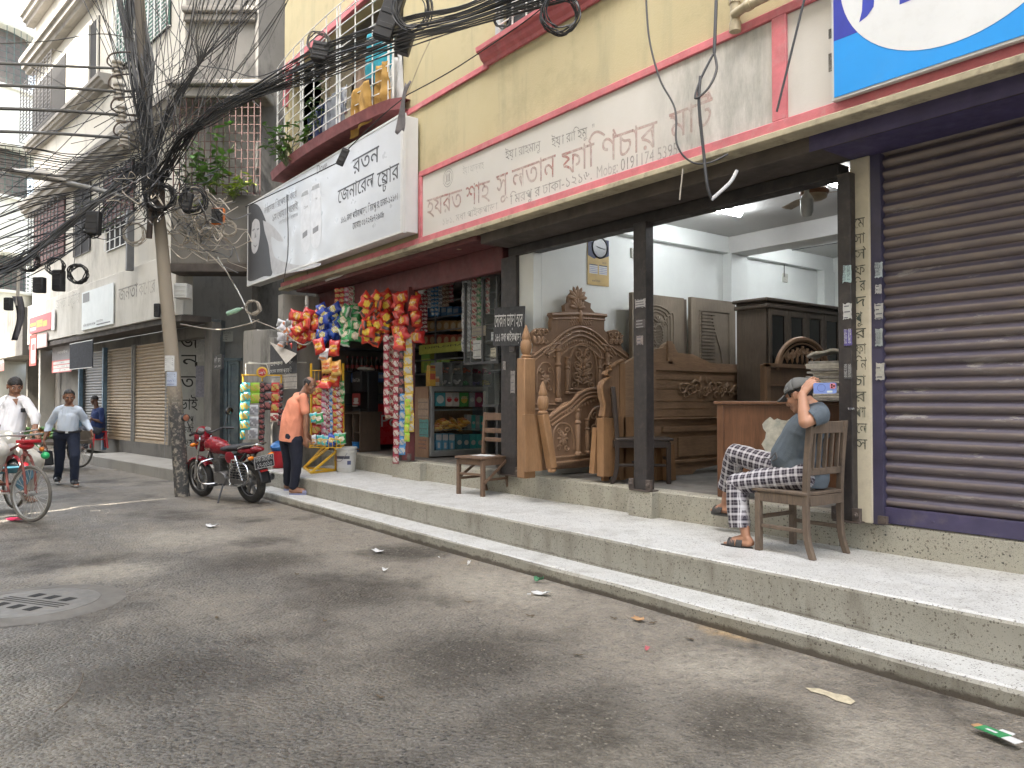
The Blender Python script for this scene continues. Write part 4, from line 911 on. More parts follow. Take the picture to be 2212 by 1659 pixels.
# shop-to-let board
tb = thing('notice_board', 'tilted black board with white hand lettering hung on the peeling post', 'sign', Py(1098, 700, 5.42))
mb = MB(); mb.M = Matrix.Rotation(.06, 4, 'Y')
mb.box((-.29,0,-.255),(.29,.015,.20)); mb.build('board', M('chalky_black', (.03,.03,.032), .7, .4, 8, 0, dirt=.3, dcol=(.1,.1,.1), dscale=6), tb)
mb = MB(); mb.M = Matrix.Rotation(.06, 4, 'Y'); lettering(mb, 'েদাকান ভাড়া হেব', (-.27,-.001,-.03), EX, EZ, size=.22, width=.54, bold=.02); lettering(mb, '১৮১ মধ` পাইকপাড়া', (-.25,-.001,-.20), EX, EZ, size=.14, width=.5, bold=.01); mb.build('painted_lettering', flat('white_sign_paint', (.52,.52,.50), .7), tb, fixn=False)
# ------------------------------------------------------------------ goods
ORDS = ['topmost', 'second from top', 'third from top', 'fourth from top', 'fifth from top', 'sixth from top', 'seventh from top', 'eighth from top', 'ninth from top', 'tenth from top', 'eleventh from top', 'twelfth from top', 'thirteenth from top', 'lowest']
foil = lambda n, c: flat(n, c, .28, .0, .6)
def packet_mesh(kind, name, w, h, th, cols, txt=None):
    """a filled snack bag: pillow with crimped ends, a printed blob and lettering that follow the swell"""
    def sw(x, z): 
        e = max(0, 1-(abs(x)*2/w)**3)*max(0, 1-(abs(z)*2/h*1.08)**4); return th*e**.55+.005*sin(x*70+z*20)*e+.006*sin(z*95-x*60)*e
    mb = MB(); nu, nv = 10, 12
    for sgn in (-1, 1):
        def fn(u, v):
            x = (u-.5)*w; z = (v-.5)*h; pin = 1-.10*sin(pi*v); return V((x*pin, sgn*sw(x, z), z+.006*sin(u*9)*(abs(v-.5)*2)**3))
        b = len(mb.f); mb.grid(fn, nu, nv, 0)
        for j in range(nv):
            for i in range(nu):
                u = (i+.5)/nu-.5; v = (j+.5)/nv-.5
                if sgn < 0:
                    if (u/.36)**2+((v+.03)/.22)**2 < 1: mb.m[b+j*nu+i] = 1
                    elif v < -.27 and abs(u) < .4: mb.m[b+j*nu+i] = 2
                if abs(v) > .44: mb.m[b+j*nu+i] = 3
    if txt:
        polys, tw = text_polys(txt, .03); k = w*.62/tw
        for fl, tr in polys:
            vs = []
            for p in fl: x = (p[0]-tw/2)*k; z = (p[1]-.35)*k*1.25; vs.append((x, -sw(x, z)-.004, z-.005))
            mb.add(vs, [tuple(t) for t in tr], 4)
    me_o = mb.build(name, [foil(f'foil_{kind}_{i}', c) for i, c in enumerate(cols)], None, fixn=False); return me_o
PK = {}
PDEF = {'red': ('chips_packet', .17,.23,.045, [(.50,.03,.025),(.62,.30,.02),(.55,.06,.03),(.42,.03,.03),(.75,.72,.6)], 'Detos'),
 'blue': ('chips_packet', .17,.22,.045, [(.025,.06,.36),(.55,.45,.10),(.03,.10,.42),(.02,.05,.28),(.75,.75,.75)], 'Sun'),
 'green': ('chips_packet', .17,.22,.045, [(.03,.24,.07),(.60,.52,.38),(.05,.32,.10),(.45,.47,.42),(.75,.75,.7)], 'Twist'),
 'redgold': ('chips_packet', .16,.22,.045, [(.52,.035,.02),(.65,.42,.03),(.06,.02,.015),(.5,.06,.02),(.72,.62,.1)], 'Mister'),
 'white': ('chips_packet', .14,.18,.035, [(.52,.52,.53),(.42,.40,.38),(.55,.20,.08),(.5,.5,.5),(.2,.2,.22)], 'Kurmuri'),
 'teal': ('chips_packet', .15,.19,.035, [(.03,.34,.36),(.50,.42,.20),(.05,.42,.42),(.3,.42,.42),(.75,.75,.7)], 'Crackers'),
 'orange': ('chips_packet', .17,.22,.04, [(.60,.30,.05),(.50,.12,.03),(.62,.42,.12),(.5,.25,.05),(.72,.68,.5)], 'Chanachur'),
 'lime': ('chips_packet', .17,.24,.04, [(.24,.46,.03),(.60,.50,.06),(.30,.52,.06),(.2,.4,.03),(.7,.7,.5)], "Lays")}
CN = {'red': 'red', 'blue': 'dark blue', 'green': 'green and white', 'redgold': 'red and gold', 'white': 'silvery white', 'teal': 'turquoise', 'orange': 'orange', 'lime': 'lime green'}
def packet(kind, p, rz, tilt, roll, label, group, s=1.0):
    if kind not in PK:
        o = packet_mesh(kind, *PDEF[kind]); PK[kind] = o
    else: o = PK[kind].copy(); C.objects.link(o)
    o.location = p; o.rotation_euler = (tilt, roll, rz); o.scale = (s, s, s); return tag(o, label, 'packet', group)
def bunch(kind, u0, u1, v0, v1, n, cols, t, where, group, s=1.0):
    rows = -(-n//cols); k = 0
    for r in range(rows):
        for c in range(cols):
            if k >= n: break
            u = u0+(u1-u0)*(c+.5+RND.uniform(-.12,.12))/cols; v = v0+(v1-v0)*(r+.5+RND.uniform(-.15,.15))/rows
            side = '' if cols == 1 else (' on the left side' if c == 0 else (' on the right side' if c == cols-1 else ' in the middle'))
            packet(kind, Pd(u, v, t+RND.uniform(-.12,.12)), .75+RND.uniform(-.5,.5), RND.uniform(-.8,.3), RND.uniform(-1.8,1.8), f'{CN[kind]} chips packet, {ORDS[r]}{side} of the {where}', group, s*RND.uniform(.95,1.12)); k += 1
bunch('white', 600, 640, 692, 748, 8, 2, 12.6, 'silvery bunch', 'chips packets hanging at the store front', .95)
bunch('red', 634, 690, 675, 752, 13, 3, 12.4, 'small red bunch', 'chips packets hanging at the store front')
bunch('blue', 685, 736, 662, 742, 13, 2, 12.3, 'blue bunch', 'chips packets hanging at the store front')
bunch('green', 734, 782, 664, 742, 13, 2, 12.1, 'green bunch', 'chips packets hanging at the store front')
bunch('redgold', 784, 848, 636, 738, 20, 3, 11.5, 'gold bunch', 'chips packets hanging at the store front')
bunch('red', 850, 912, 636, 745, 17, 2, 11.1, 'tall red bunch', 'chips packets hanging at the store front', 1.05)
for u, v, k, wh in ((690, 748, 'red', 'single red packet upside down under the blue bunch'), (722, 752, 'red', 'single red packet with pale lettering under the green bunch'), (706, 790, 'orange', 'orange snack packet with a picture beside the yellow rack'), (726, 796, 'orange', 'larger orange snack packet on the yellow rack corner'), (700, 765, 'white', 'grey foil packet tucked under the red bunch')):
    packet(k, Pd(u, v, 12.0), .8, -.1, RND.uniform(-.3,.3), wh, 'chips packets hanging at the store front', 1.1)
# strips of sachets
SC = {'turq': ((.04,.40,.42),(.55,.42,.10)), 'maroon': ((.26,.02,.04),(.55,.50,.45)), 'cream': ((.52,.46,.38),(.40,.05,.05)), 'gold': ((.55,.36,.05),(.55,.53,.47)), 'black': ((.02,.02,.022),(.30,.10,.10)), 'red': ((.45,.03,.03),(.55,.40,.10)), 'blue': ((.05,.20,.42),(.50,.50,.45)), 'lime': ((.26,.48,.03),(.60,.52,.1)), 'silver': ((.42,.43,.44),(.30,.30,.32)), 'green': ((.05,.22,.07),(.50,.45,.30)), 'pink': ((.50,.12,.20),(.55,.5,.48)), 'brown': ((.20,.10,.06),(.50,.42,.32))}
STR = {}
def strip(col, n, w, h, p, rz, label, group, sway=0.0, th=.012):
    key = (col, n, w, h)
    if key not in STR:
        mb = MB()
        for k in range(n):
            z0 = -h*(k+1); dx = .006*sin(k*1.7); tw = .25*sin(k*2.1)
            for sg in (-1, 1):
                b = len(mb.f); mb.grid(lambda u, v: V(((u-.5)*w+dx, sg*th*(max(0, (1-(2*u-1)**4)*(1-(2*v-1)**4)))**.6+tw*.02*(u-.5), z0+v*h*.985)), 6, 6, 0)
                for j in range(6):
                    for i in range(6):
                        uu = (i-2.5)/3; vv = (j-2.5)/3
                        if uu*uu*.8+vv*vv*1.3 < .62 and j != 0 and (i+j+k) % 5: mb.m[b+j*6+i] = 1
        STR[key] = mb.build('sachet_strip', [foil('sachet_'+col, SC[col][0]), foil('sachet_print_'+col, mul3(SC[col][1], .72))], None, fixn=False); o = STR[key]
    else: o = STR[key].copy(); C.objects.link(o)
    o.location = p; o.rotation_euler = (0, sway, rz); return tag(o, label, 'sachet strip', group)
gs = 'sachet strips hanging by the store post'
for i, (u, v, t, col, n, w, h, lab) in enumerate(((834,722,11.3,'maroon',9,.10,.13,'dark red sachet strip, leftmost of those hanging by the post'), (846,725,11.35,'cream',10,.09,.12,'cream sachet strip between dark red ones by the post'), (857,720,11.2,'maroon',15,.10,.125,'longest dark red and white sachet strip by the post'), (869,722,11.15,'black',10,.085,.125,'black and red sachet strip left of the gold one'), (880,728,11.05,'gold',10,.12,.135,'gold and white sachet strip before the steel post'), (871,850,11.1,'blue',7,.10,.125,'pale blue sachet strip low on the steel post'), (881,862,11.0,'lime',5,.08,.12,'yellow-green sachet strip lowest beside the red freezer'), (889,718,11.6,'silver',5,.10,.12,'silver sachet strip right of the gold one'), (838,810,11.6,'brown',6,.09,.11,'brown sachet strip behind the dark red ones'), (864,790,11.5,'black',6,.08,.11,'short dark sachet strip behind the post strips'))):
    strip(col, n, w, h, Pd(u, v, t), .7+RND.uniform(-.25,.25), lab, gs, RND.uniform(-.03,.03))
gs2 = 'sachet strips hung in rows under the store ceiling'
cols = ['red','red','pink','cream','green','cream','brown','silver','black','green','silver','red','brown']
for i, u in enumerate(range(728, 850, 10)):
    c = cols[i % 13]; strip(c, 5, .085, .085, Pd(u, 622-i*1.2, 12.6), .6+RND.uniform(-.2,.2), f'{c} sachet strip in the ceiling row, ' + ['leftmost','second','third','fourth','fifth','sixth','seventh','eighth','ninth','tenth','eleventh','twelfth','thirteenth'][i]+' from the left', gs2)
cols = ['maroon','maroon','maroon','silver','blue','blue','silver','brown','brown','maroon']
for i, u in enumerate(range(903, 982, 8)):
    c = cols[i]; n = [14,14,13,7,9,9,7,7,7,6][i]; strip(c, n, .065, .062, Pd(u, 606-i*.6, 11.9), .6+RND.uniform(-.2,.2), f'narrow {c} sachet strip right of the bulb, ' + ['leftmost','second','third','fourth','fifth','sixth','seventh','eighth','ninth','last'][i]+' in its row', gs2)
for i, (u, c, n) in enumerate(((1003,'silver',12),(1011,'silver',12),(1024,'cream',12),(1034,'green',12),(1043,'silver',8),(1053,'cream',6))):
    strip(c, n, .075, .085, Pd(u, 598, 10.6), .5+RND.uniform(-.2,.2), f'{c} sachet strip behind the dusty glass, number ' [:-8]+['first','second','third','fourth','fifth','sixth'][i]+' from its left edge', gs2)
sp_ = thing('drain_pipe', 'dusty cream pipe with an elbow under the canopy, right of the light box sign', 'pipe', Py(985, 528, 5.3))
mb = rel(MB(), sp_); mb.tube(bez([Py(925,530,5.3), Py(975,530,5.3), Py(1012,524,5.32), Py(1026,508,5.36)], 6), .05, 12); mb.build('pipe_run', m_pipe, sp_)
mb = rel(MB(), sp_); [mb.tube([Py(u,v,5.3), Py(u+9,v-.5,5.3)], .06, 12) for u, v in ((948,530.5),(985,529.5))]; mb.build('collar', m_pipe, sp_, isl=True)
# ================================================================== general store, inside
def pack(u0, v0, u1, v1, pl, dep, c1, c2, label, group, txt=None, cat='box', name='goods_box', style=0, tcol=(.6,.6,.58)):
    ax, val = pl
    if ax == 'y': a = Py(u0, v0, val); b = Py(u1, v1, val); ex = V((1,0,0)); n = V((0,-1,0))
    else: a = Px(u0, v0, val); b = Px(u1, v1, val); ex = V((0,1,0)); n = V((1,0,0))
    o = V((a.x, a.y, b.z)); w_ = abs((b-a).dot(ex)); h = a.z-b.z; mb = MB(); Mx = Matrix((ex, -n, V((0,0,1)))).transposed().to_4x4(); mb.M = Mx
    mb.box((0,0,0),(w_,dep,h)); 
    if style == 0: mb.box((w_*.08,-.0015,h*.42),(w_*.92,-.0002,h*.8), 1)
    elif style == 1: mb.add([(w_*.5+w_*.36*cos(i*pi/8), -.0015, h*.5+min(w_,h)*.34*sin(i*pi/8)) for i in range(16)], [tuple(range(16))], 1)
    elif style == 2: mb.box((0.001,-.0015,h*.62),(w_-.001,-.0002,h*.95), 1); mb.box((w_*.3,-.0015,h*.1),(w_*.7,-.0002,h*.45), 1)
    if txt: lettering(mb, txt, (w_*.12,-.003,h*.55), (1,0,0), (0,0,1), size=h*.28, width=w_*.76, bold=.03, m=2)
    k = lambda c: flat('box_%d_%d_%d' % tuple(int(x*200) for x in c), c, .5)
    ob_ = mb.build(name, [k(c1), k(c2), k(tcol)], None, label=label, cat=cat, group=group, fixn=False); ob_.location = o; return ob_
m_shelf = M('shelf_grey', (.20,.21,.22), .5, .2, 5, .05)
su = thing('store_shelves', 'grey shelving packed with boxes along the back of the general store', 'shelves', (-11.2, 7.3, .62))
mb = rel(MB(), su)
SZ = [Py(960, v, 7.2).z for v in (805, 775, 746, 714, 684, 652)]
for z in SZ: mb.box((-12.7,7.12,z-.02),(-8.9,7.58,z))
mb.build('shelf_board', m_shelf, su)
mb = rel(MB(), su)
for x in (-12.7,-11.6,-10.5,-8.9): mb.box((x-.02,7.12,.62),(x+.02,7.58,3.2))
mb.build('upright', m_shelf, su, isl=True)
gB = 'boxes on the store shelves'
nth = ['leftmost','second','third','fourth','fifth','sixth','seventh','eighth','ninth','tenth','eleventh','twelfth','thirteenth','fourteenth','fifteenth','last']
for i in range(7):
    u = 912+i*15; pack(u, 724, u+14, 745.5, ('y',7.14), .3, (.28,.05,.03), (.40,.30,.18), f'red box with a round pale mark on the upper store shelf, {nth[i]} from left', gB, style=1)
    pack(u, 694, u+14, 713.5, ('y',7.14), .3, (.34,.20,.07), (.42,.36,.25), f'brown carton with a ring on the top box shelf, {nth[i]} from left', gB, style=1)
for i in range(3): pack(910+i*21, 778 if i else 757, 929+i*21, 804.5, ('y',7.14), .3, (.42,.50,.10), (.18,.35,.08), f'yellow-green carton under the yellow ledge, {nth[i]} from left', gB, txt='DIPLOMA' if i else None, style=2, tcol=(.06,.10,.05))
pack(905, 746.5, 1016, 756, ('y',7.09), .03, (.52,.55,.12), (.5,.52,.12), 'long yellow ledge strip lettered in black under the red boxes', gB, txt='DIPLOMA', cat='shelf strip', name='shelf_strip', style=3, tcol=(.05,.05,.04))
for i in range(6): pack(914+i*13, 661+i*.5, 925+i*13, 683, ('y',7.14), .25, (.08,.22,.42), (.35,.42,.48), f'blue plastic packet on the highest store shelf, {nth[i]} from left', gB, cat='packet')
for i in range(5): pack(965+i*10, 780, 974+i*10, 804, ('y',7.14), .2, (.07,.06,.055), (.22,.20,.17), f'dark tin behind the glass boxes, {nth[i]} from left', gB, cat='tin', style=1)
# bottles on the left wall shelf
ls = thing('store_shelves', 'dark wall shelves with rows of bottles left of the hanging strips', 'shelves', (-12.9, 6.6, 1.2))
mb = rel(MB(), ls)
for z in (1.42, 1.60, 2.0, 2.4, 2.8): mb.box((-12.97,5.9,z-.02),(-12.6,7.5,z))
mb.build('shelf_board', M('dark_shelf', (.06,.07,.09), .5), ls)
proto = None; m_cola = flat('cola_glass', (.03,.012,.008), .12); m_cap = flat('red_cap', (.40,.03,.03), .4); m_blab = flat('bottle_label', (.35,.04,.04), .5)
for i in range(14):
    y = 6.0+i*.095
    if proto is None:
        proto = thing('bottle', 'x', 'bottle', (0,0,0), 0, 'dark drink bottles on the wall shelf')
        mb = MB(); mb.lathe([(.032,0),(.034,.01),(.034,.13),(.026,.17),(.013,.21),(.012,.24)], seg=10); mb.build('bottle_body', m_cola, proto)
        mb = MB(); mb.lathe([(.0145,.235),(.0145,.26),(0,.262)], seg=10); mb.build('cap', m_cap, proto); mb = MB(); mb.lathe([(.0350,.05),(.0350,.11)], seg=10); mb.build('label', m_blab, proto); o = proto
    else: o = copy_tree(proto)
    o.location = (-12.72, y, 2.0); o['label'] = f'dark drink bottle on the wall shelf, {nth[i]} from left'
for i in range(5): pack(766+i*17, 805, 781+i*17, 826, ('x',-12.6), .15, (.04,.12,.34), (.30,.35,.42), f'blue crate pack under the bottles, {nth[i]} from left', 'blue packs under the bottles', txt='Pack' if i > 5 else None)
# coffee machine on a small cabinet
ct = thing('side_cabinet', 'low brown open cabinet under the coffee machine', 'cabinet', (-11.9, 6.05, .62)); m_lam = wood('dark_laminate', (.06,.04,.03), (.12,.085,.06), 'Z')
mb = rel(MB(), ct); mb.box((-12.55,5.85,.62),(-12.51,6.22,1.25)); mb.box((-11.94,5.85,.62),(-11.90,6.22,1.25)); mb.box((-12.24,5.86,.66),(-12.20,6.2,1.25)); mb.box((-12.51,6.20,.64),(-11.94,6.22,1.25)); mb.build('side_panel', m_lam, ct, isl=True)
mb = rel(MB(), ct); mb.box((-12.58,5.83,1.25),(-11.87,6.24,1.29)); mb.build('top', m_lam, ct, bevel=.004); mb = rel(MB(), ct); mb.box((-12.20,5.88,.92),(-11.94,6.20,.945)); mb.box((-12.51,5.87,.64),(-11.94,6.20,.665)); mb.build('shelf', m_lam, ct)
cm = thing('coffee_machine', 'black coffee machine with a white cup picture, on the brown cabinet', 'coffee machine', (-11.9, 6.0, 1.29)); m_cm = flat('black_plastic', (.018,.018,.02), .35)
mb = rel(MB(), cm); mb.box((-12.52,6.0,1.29),(-11.93,6.2,1.98)); mb.box((-12.28,5.88,1.62),(-11.95,6.0,1.97)); mb.box((-12.28,5.86,1.29),(-11.95,6.0,1.34)); mb.build('housing', m_cm, cm, bevel=.012)
mb = rel(MB(), cm); mb.box((-12.26,5.874,1.40),(-11.97,5.879,1.60)); mb.build('picture_panel', flat('coffee_red', (.30,.03,.03), .4), cm); 
mb = rel(MB(), cm)
for cx, cz, r, y in ((-12.115,1.50,.085,5.871), (-12.40,1.45,.085,5.995)):
    mb.prism([(cx+r*cos(a*pi/10), cz+r*.75*min(sin(a*pi/10),.35)) for a in range(20)], (0,y,0), EX, EZ, .001); mb.prism([(cx+r*1.3*cos(a*pi/10), cz-r*.75+r*.2*sin(a*pi/10)) for a in range(20)], (0,y-.0015,0), EX, EZ, .001)
lettering(mb, 'Real Cafe', (-12.26,5.878,1.80), EX, EZ, size=.09, width=.28); lettering(mb, 'Real Cafe', (-12.51,5.998,1.82), EX, EZ, size=.07, width=.2); mb.build('printed_lettering', flat('white_print', (.55,.55,.53), .5), cm, fixn=False)
cl = MB(); 
for k in range(3): cl.ball((-12.3+.1*k,6.1,2.03-.01*k),(.14,.10,.035),0,12,8)
o = cl.build('folded_cloth', M('white_cloth', (.50,.49,.46), .9, .12, 12, .3, 40), None, label='folded white cloth lying on the coffee machine', cat='cloth')
# red chest freezer
fz = thing('chest_freezer', 'red chest freezer with white lettering behind the sachet strips', 'freezer', (-12.6,6.7,.63)); m_frz = M('red_enamel', (.44,.015,.02), .3, .08, 3, 0)
mb = rel(MB(), fz); mb.box((-12.95,6.33,.70),(-12.3,7.2,1.42)); mb.build('cabinet_body', m_frz, fz, bevel=.02); mb = rel(MB(), fz); mb.box((-12.96,6.31,1.422),(-12.28,7.22,1.48)); mb.build('lid', flat('freezer_lid', (.10,.10,.11), .3), fz, bevel=.01)
mb = rel(MB(), fz)
for y in (6.42, 7.1): mb.lathe([(.035,-.012),(.035,.012)], (-12.36,y,.665), 12, 0, (0,1,0)); mb.box((-12.38,y-.018,.66),(-12.34,y+.018,.70))
mb.build('caster', m_cm, fz)
mb = rel(MB(), fz); lettering(mb, 'Polar', (-12.298,6.42,1.02), (0,1,0), EZ, size=.30, width=.72, bold=.04); lettering(mb, 'ICE CREAM', (-12.298,6.75,.93), (0,1,0), EZ, size=.06, width=.3); mb.build('printed_lettering', flat('white_print', (.55,.55,.53), .5), fz, fixn=False)
# aluminium and glass counter
m_al = flat('brushed_aluminium', (.42,.43,.43), .38, .7); m_pw = wood('plywood_side', (.26,.14,.08), (.38,.24,.15), 'Z')
def glass_mat(name, col, alpha, rough=.05):
    t = NT(name); d = t.ramp(t.noise(6, 7, .7), [(.4, alpha*.6), (.75, min(1, alpha*2.2))]); t.l.new(d, t.b.inputs['Alpha']); return t.out(col, rough)
m_gl = glass_mat('counter_glass', (.12,.15,.15), .05); m_dgl = glass_mat('dusty_glass', (.22,.24,.23), .16, .25)
gc = thing('display_counter', 'aluminium framed glass counter full of packets, posters on its wooden end', 'counter', (-10.2,6.6,.62))
cx0, cx1, cy0, cy1, cz0, cz1 = -10.44, -10.0, 6.07, 7.12, .64, 1.69
mb = rel(MB(), gc)
for y in (cy0+.03, cy1-.03):
    for x in (cx1-.03,): mb.box((x-.03,y-.03,cz0),(x+.03,y+.03,cz1-.07))
mb.box((cx0,cy0,cz1-.07),(cx1,cy1,cz1)); mb.box((cx1-.06,cy0+.06,cz0),(cx1-.001,cy1-.06,cz0+.08)); mb.build('frame', m_al, gc, bevel=.004)
mb = rel(MB(), gc); mb.box((cx0,cy0-.02,cz0-.02),(cx1-.06,cy0-.001,cz1-.0)); mb.box((cx0-.02,cy0,cz0),(cx0,cy1,cz1-.075)); mb.build('wooden_end', m_pw, gc)
mb = rel(MB(), gc)
for z in (cz0+.09, cz0+.40, cz0+.70): mb.box((cx0+.02,cy0+.02,z-.012),(cx1-.065,cy1-.02,z))
mb.build('shelf', flat('glass_shelf', (.30,.36,.36), .2), gc)
mb = rel(MB(), gc); mb.box((cx1-.012,cy0+.06,cz0+.08),(cx1-.008,cy1-.06,cz1-.07)); mb.build('glass_pane', m_gl, gc)
for i, (u0, v0, u1, v1, c) in enumerate(((903,860,926,905,(.40,.30,.22)),(906,905,926,945,(.12,.30,.28)),(904,945,922,972,(.30,.16,.10)))): sticker(None, u0, v0, u1, v1, cy0-.022, c, 3, name='pasted_poster')
for k, o in enumerate([o for o in bpy.data.objects if o.name.startswith('pasted_poster')]): tag(o, ['upper tan poster pasted on the wooden counter end', 'green ice cream poster pasted on the counter end', 'small brown poster at the foot of the counter end'][k], 'poster')
gG = 'goods inside the glass counter'; px_ = -10.13
for i, (a, b, c1, c2, tx) in enumerate(((940,962,(.05,.28,.32),(.5,.5,.48),None),(963,978,(.55,.50,.46),(.50,.03,.04),'DANO'),(979,992,(.52,.50,.47),(.50,.04,.04),'DANO'),(993,1012,(.06,.28,.06),(.55,.40,.08),'LEXUS'),(1014,1026,(.28,.30,.32),(.5,.5,.5),None),(1027,1043,(.32,.05,.12),(.5,.42,.35),None))):
    pack(a, 848, b, 877+i*.4, ('x',px_), .12, c1, c2, ['teal box at the left of the top counter shelf','red and white milk powder box, left of a pair','red and white milk powder box beside the green box','green biscuit box on the top counter shelf','grey box on the top counter shelf','plum coloured box at the right of the top counter shelf'][i], gG, tx, style=1)
for i in range(3): pack(942+i*14, 937, 954+i*14, 971+i*.6, ('x',px_), .12, (.10,.32,.50), (.5,.5,.5), f'blue milk carton on the bottom counter shelf, {nth[i]} from left', gG, 'Milk', style=2)
for i in range(4): pack(986+i*15, 938, 999+i*15, 973+i*.4, ('x',px_), .12, (.05,.36,.36) if i > 1 else (.05,.18,.24), (.5,.5,.48), f'turquoise carton right of the blue milk cartons, {nth[i]} from left', gG, style=1)
for i in range(4): pack(1010+i*9, 896+i*.8, 1018+i*9, 929+i*.5, ('x',px_), .1, (.06,.40,.38) if i % 2 else (.34,.36,.38), (.5,.5,.5), f'teal and grey carton on the middle counter shelf, {nth[i]} from left', gG, style=1)
for i in range(9):
    packet('orange', Px(942+i*7.5, 924-6*(i % 3)-i*.3, -10.16-.03*(i % 2)), 1.5, -1.2, RND.uniform(-.5,.9), f'orange biscuit packet heaped in the counter, {nth[i]} from left', gG, .95)
# sweets box on the counter
cd = thing('sweets_box', 'clear two tier sweets box standing on the glass counter', 'sweets box', (-10.2,6.7,1.70))
mb = rel(MB(), cd)
for z in (1.70, 1.89, 2.06): mb.box((-10.36,6.28,z-.006),(-10.02,7.2,z))
for k in range(6): y = 6.28+.92*k/5; mb.box((-10.36,y-.004,1.70),(-10.02,y+.004,2.06))
mb.build('clear_frame', flat('acrylic_edge', (.22,.24,.24), .15), cd)
mb = rel(MB(), cd); mb.add([(-10.018,6.28,1.70),(-10.018,7.2,1.70),(-10.018,7.2,2.06),(-10.018,6.28,2.06)], [(0,1,2,3)]); mb.build('clear_front', m_gl, cd)
cc = [(.45,.20,.16),(.40,.30,.24),(.50,.12,.06),(.38,.06,.12),(.42,.10,.22),(.48,.48,.48),(.42,.42,.44),(.10,.26,.14),(.20,.20,.36),(.42,.38,.10)]
for k in range(10):
    mb = rel(MB(), cd); 
    for q in range(14): mb.ball((-10.1+RND.uniform(-.12,.06), 6.29+.184*(k % 5)+RND.uniform(.025,.16), (1.90 if k < 5 else 1.71)+RND.uniform(.01,.08)), (.022,.022,.014), 0, 6, 4)
    mb.build('sweets', flat('sweet_%d' % k, cc[k], .35), cd)
for i, (u0,v0,u1,v1,c1,c2) in enumerate(((928,800,941,834,(.50,.30,.05),(.4,.08,.05)),(930,813,951,834,(.50,.46,.38),(.45,.2,.1)),(929,789,944,799,(.50,.30,.06),(.36,.06,.05)))):
    pack(u0, v0, u1, v1, ('x', -9.98-.12*i), .1, c1, c2, ['orange carton standing at the left counter end','white and orange carton before the sweets box','orange lidded tub on top of the cartons'][i], 'cartons on the counter end')
# dusty glass partition and dark cabinet at the right of the store
gp = thing('glass_cabinet', 'tall dusty glass cabinet with faded stickers right of the counter', 'cabinet', (-8.1,5.75,.62))
mb = rel(MB(), gp)
for u in (1004, 1043, 1074): x = Py(u,700,5.75).x; mb.box((x-.015,5.74,1.98),(x+.015,5.78,3.05))
x0 = Py(1004,700,5.75).x; x1 = Py(1078,700,5.75).x; mb.box((x0,5.74,1.95),(x1,5.78,1.98)); mb.box((Py(1043,700,5.75).x,5.74,1.40),(x1,5.78,1.43)); mb.box((x1-.04,5.73,.64),(x1,5.8,1.40)); mb.build('frame', M('dark_cabinet_frame', (.05,.05,.05), .5), gp)
mb = rel(MB(), gp); mb.add([(x0,5.755,1.98),(x1,5.755,1.98),(x1,5.755,3.05),(x0,5.755,3.05)], [(0,1,2,3)]); mb.build('glass_pane', m_dgl, gp)
mb = rel(MB(), gp); mb.add([(Py(1043,700,5.75).x,5.757,1.43),(x1,5.757,1.43),(x1,5.757,1.95),(Py(1043,700,5.75).x,5.757,1.95)], [(0,1,2,3)]); mb.build('lower_pane', m_dgl, gp)
for u0,v0,u1,v1,c in ((1020,705,1050,725,(.20,.18,.14)),(1061,717,1071,737,(.42,.45,.46)),(1060,751,1073,772,(.45,.42,.32)),(1022,735,1040,775,(.40,.40,.38)),(1060,775,1075,783,(.42,.42,.40))): sticker(gp, u0, v0, u1, v1, 5.75, c, 3)
# lamps
def bulbthing(name, label, p, kind):
    o = thing(name, label, 'lamp', p); 
    if kind == 'cfl':
        mb = MB(); mb.lathe([(.02,.30),(.03,.29),(.03,.24),(.034,.22),(.034,.15),(.02,.14)], seg=12); mb.build('lamp_base', m_tubew, o)
        mb = MB(); pts = [(.028*cos(q*.55), .028*sin(q*.55), .14-.11*q/46) for q in range(46)]; mb.tube(pts, .011, 6); mb.build('spiral_tube', flat('cfl_glass', (.70,.70,.68), .3), o)
    else:
        mb = MB(); mb.lathe([(.018,.32),(.022,.30),(.022,.24),(.05,.20),(.062,.17)], seg=16); mb.build('lamp_base', m_tubew, o)
        mb = MB(); mb.lathe([(.06,.17),(.058,.06),(.04,.015),(0,.0)], seg=16); mb.build('diffuser', flat('lamp_diffuser', (.60,.62,.60), .35), o)
    mb = MB(); mb.tube([(0,0,.3),(0.005,0,.75)], .004, 5); mb.build('cord', m_cm, o); return o
bulbthing('energy_saving_bulb', 'spiral white energy saving bulb hanging unlit above the chips', Pd(663, 678, 12.9), 'cfl'); bulbthing('led_bulb', 'white pear shaped bulb hanging above the tall red chips bunch', Pd(909, 636, 11.2), 'led')
a = Pd(704, 606, 12.4); b = Pd(812, 571, 11.4); tl = thing('tube_light', 'unlit tube lamp under the light box sign', 'tube light', (a+b)/2)
mb = rel(MB(), tl); mb.tube([a, b], .016, 10); mb.build('tube', m_tubew, tl); mb = rel(MB(), tl); mb.bar(a+V((0,.02,.03)), b+V((0,.02,.03)), .04, .03); mb.build('batten', M('grey_batten', (.25,.24,.22), .6), tl)
